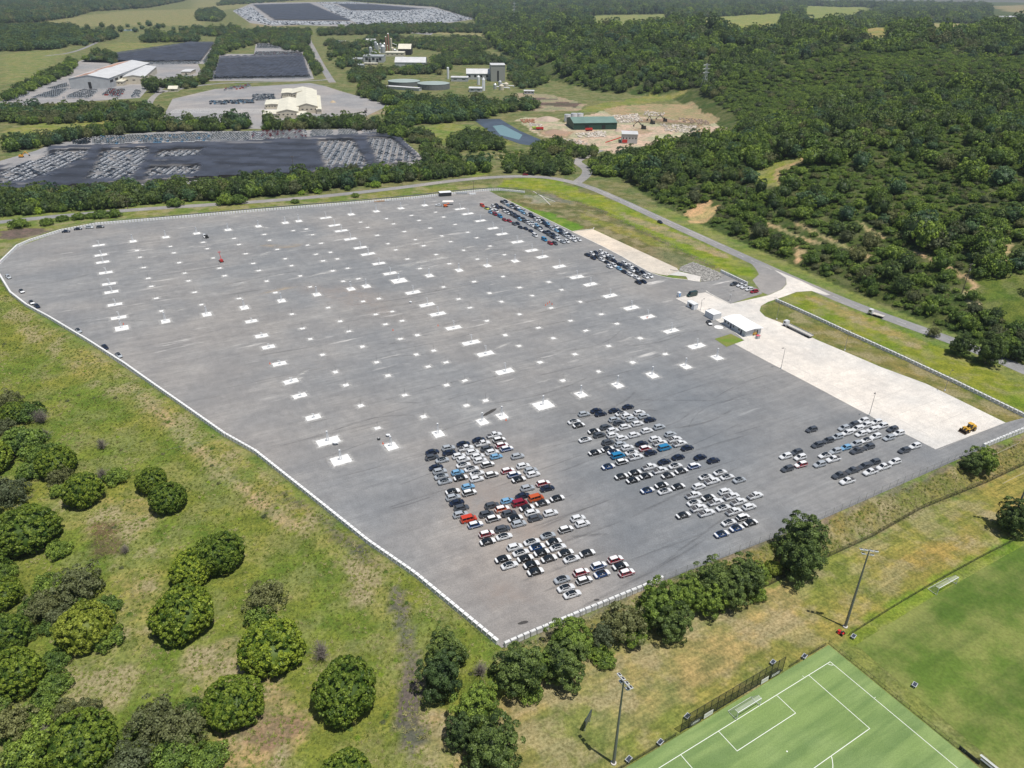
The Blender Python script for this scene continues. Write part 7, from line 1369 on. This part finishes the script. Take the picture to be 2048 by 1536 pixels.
def netting(P, label, h=3.2, clusters=(), stripes=14., amp=.6, rot=0., step=3., rows='x'):
    Pw = np.array(PX(P)); lo, hi = Pw.min(0), Pw.max(0); xs = np.arange(lo[0], hi[0] + step, step); ys = np.arange(lo[1], hi[1] + step * 2, step * 2); X_, Y_ = np.meshgrid(xs, ys); f = inpoly(X_, Y_, Pw)
    z_ = h + amp * np.abs(((X_ * math.cos(rot) + Y_ * math.sin(rot)) / stripes) % 1 - .5) * 2 + .12 * wav(X_, Y_, 9.); op = .42 * ((((X_ + .15 * Y_) / 7.5 % 1) < .35) if rows == 'x' else ((Y_ + .1 * X_) / 30 % 1) < .3) * (wav(X_, Y_, 40.) > -.3)
    for c in clusters: op = np.maximum(op, inpoly(X_, Y_, np.array(PX(c))).astype(float))
    ids = np.arange(X_.size).reshape(X_.shape); q = f[:-1, :-1] & f[:-1, 1:] & f[1:, 1:] & f[1:, :-1]; Fq = np.stack([ids[:-1, :-1][q], ids[:-1, 1:][q], ids[1:, 1:][q], ids[1:, :-1][q]], -1)
    me = bpy.data.meshes.new('net'); me.from_pydata(np.stack([X_.ravel(), Y_.ravel(), z_.ravel()], 1).tolist(), [], Fq.tolist()); me.materials.append(NET); at = me.attributes.new('open', 'FLOAT', 'POINT'); at.data.foreach_set('value', op.ravel()); me.update()
    t = thing('shade_netting', (0, 0, 0), 0, label, 'netting', 'dark shade nettings over car yards'); o = bpy.data.objects.new('net', me); COL.objects.link(o); o.parent = t
    mb = MB()
    for xx in np.arange(lo[0], hi[0], stripes * 1.5):
        for yy in np.arange(lo[1], hi[1], 24):
            if inpoly(np.array([xx]), np.array([yy]), Pw)[0]: mb.tube((xx, yy, 0), (xx, yy, h + .5), .12, .1, 5)
    if mb.v: kind(mb.build('posts', GREYP, t), 'stuff')
Y1C = [[(112, 304), (178, 303), (176, 318), (130, 340), (60, 368), (0, 372), (0, 345), (60, 325)], [(205, 303), (300, 300), (290, 325), (265, 360), (172, 366), (195, 330)], [(318, 305), (408, 302), (392, 318), (312, 322)], [(300, 338), (402, 334), (396, 354), (290, 360)], [(636, 283), (706, 283), (740, 338), (652, 338), (640, 310)], [(732, 278), (785, 280), (836, 322), (756, 330), (745, 305)]]
netting([(-60, 345), (68, 328), (100, 298), (270, 293), (510, 286), (768, 269), (800, 276), (846, 322), (700, 348), (300, 368), (-60, 395)], 'wide dark netting over the car yard just beyond the lot road', clusters=Y1C, stripes=15, amp=.35, rows='y', step=2.5)
netting([(424, 160), (438, 116), (608, 111), (622, 156)], 'dark netting with regular stripes in the upper middle', stripes=13, amp=1.6); netting([(165, 122), (230, 108), (380, 86), (432, 86), (404, 124), (270, 126)], 'dark netting beyond the large pale warehouse', stripes=22, amp=.5)
netting([(503, 10), (622, 7), (662, 24), (708, 42), (545, 41)], 'left dark netting in the far top yard', stripes=60, amp=.5, step=12.); netting([(672, 8), (745, 9), (862, 19), (800, 21), (700, 21)], 'right dark netting in the far top yard', stripes=60, amp=.5, step=12.)
def fill(P, sx, sy, rot, pal, keep=.85, hd=None, zz=.1, sc=1., arr=None):
    Pw = np.array(PX(P)); c, s = math.cos(rot), math.sin(rot); R_ = np.array([[c, s], [-s, c]]); Q_ = Pw @ R_.T; lo, hi = Q_.min(0), Q_.max(0)
    for u in np.arange(lo[0], hi[0], sx):
        for v in np.arange(lo[1], hi[1], sy):
            w = np.array([u + random.uniform(-.3, .3), v + random.uniform(-.3, .3)]) @ R_
            if random.random() < keep and inpoly(np.array([w[0]]), np.array([w[1]]), Pw)[0]:
                b_ = random.choice(pal); lowcar(FARC, w[0], w[1], rot + (hd if hd is not None else 0), b_, b_, zz, sc)
WP = [1, 1, 1, 2, 3, 1, 2, 4]; W2 = [1, 1, 1, 1, 2]
for c in Y1C: fill(c, 6.2, 3.2, .1, [1, 1, 1, 2, 1, 3, 1], .72)
for P, pal in [([(185, 275), (418, 267), (420, 283), (186, 290)], [1, 2, 1, 1, 5, 1, 1]), ([(421, 266), (500, 265), (500, 281), (422, 283)], W2), ([(505, 264), (612, 261), (614, 278), (506, 282)], [1, 1, 2, 6, 1]), ([(622, 262), (664, 260), (666, 272), (622, 276)], W2), ([(675, 261), (712, 259), (717, 271), (680, 273)], W2), ([(724, 259), (752, 260), (758, 269), (730, 270)], W2), ([(146, 280), (180, 278), (178, 290), (148, 290)], [4, 3, 1])]: fill(P, 2.7, 5.6, .05, pal, .95, math.pi / 2, .1, 1.08)
for P, pal, kp in [([(426, 153), (620, 150), (623, 157), (425, 160)], W2, .95), ([(515, 88), (600, 87), (602, 98), (514, 97)], W2, .7), ([(512, 104), (600, 104), (606, 111), (508, 111)], [1, 2, 6, 1], .8), ([(418, 160), (434, 120), (437, 122), (424, 158)], W2, .9), ([(420, 203), (505, 200), (508, 207), (420, 210)], [4, 1, 2, 3, 5], .75), ([(505, 190), (548, 189), (550, 200), (506, 202)], [4, 2, 3, 1], .75),
                   ([(20, 203), (60, 190), (55, 180), (22, 196)], W2, .9), ([(65, 196), (110, 180), (138, 178), (112, 196)], W2, .95), ([(125, 197), (165, 180), (198, 180), (180, 198)], W2, .8), ([(205, 190), (220, 178), (252, 180), (240, 196)], [1, 8, 1, 2], .85), ([(262, 196), (272, 180), (282, 182), (278, 196)], W2, .8), ([(95, 178), (135, 166), (138, 174), (110, 180)], W2, .9), ([(35, 180), (62, 162), (100, 158), (92, 168), (60, 180)], [8, 8, 6, 8], .95),
                   ([(270, 124), (400, 122), (398, 128), (272, 130)], W2, .7), ([(406, 124), (430, 88), (434, 90), (410, 128)], W2, .8), ([(448, 178), (500, 168), (502, 176), (450, 182)], [1, 8, 2], .5)]: fill(P, 2.8, 5.8, .05, pal, min(1, kp + .08), math.pi / 2, .1, 1.1)
for P, kp in [([(640, 8), (668, 10), (700, 22), (800, 22), (870, 18), (900, 26), (948, 38), (872, 49), (720, 50), (700, 40), (664, 24)], .55), ([(466, 22), (502, 14), (540, 44), (500, 42)], .5), ([(545, 43), (700, 45), (700, 49), (600, 50)], .7), ([(512, 44), (600, 44), (598, 50), (540, 50)], .6), ([(630, 5), (700, 4), (740, 7), (680, 8)], .5)]: fill(P, 7., 15., .05, [1, 1, 2, 1, 3, 1, 4], kp, 0., .1, 2.2)
kind(FARC.build('parked_cars', LCM), 'stuff', 'rows of mostly white parked cars in the distant yards')
# bay lines on the depot asphalt
bl = MB()
a_ = Vector(G(345, 222)[:2]); b_ = Vector(G(560, 222)[:2])
for k in range(70):
    p = a_.lerp(b_, k / 69); bl.box((p.x, p.y, .09), (.25, 34, .02), .15)
for f_ in (-17, 17): bl.box(((a_.x + b_.x) / 2, (a_.y + b_.y) / 2 + f_, .1), ((b_ - a_).length, .3, .02))
structure('bay_marking', bl, pm)
# haze
hz = MB().box((0, 4800, 155), (16000, 9900, 340)).build('haze', bpy.data.materials.new('haze')); hm = hz.data.materials[0]; hm.use_nodes = True; hn = hm.node_tree; hn.nodes.remove(hn.nodes['Principled BSDF'])
pv = hn.nodes.new('ShaderNodeVolumePrincipled'); pv.inputs['Color'].default_value = (.72, .82, .95, 1); pv.inputs['Density'].default_value = .000055; pv.inputs['Anisotropy'].default_value = .2
hn.links.new(pv.outputs[0], hn.nodes['Material Output'].inputs['Volume']); kind(hz, 'stuff', 'thin pale haze')
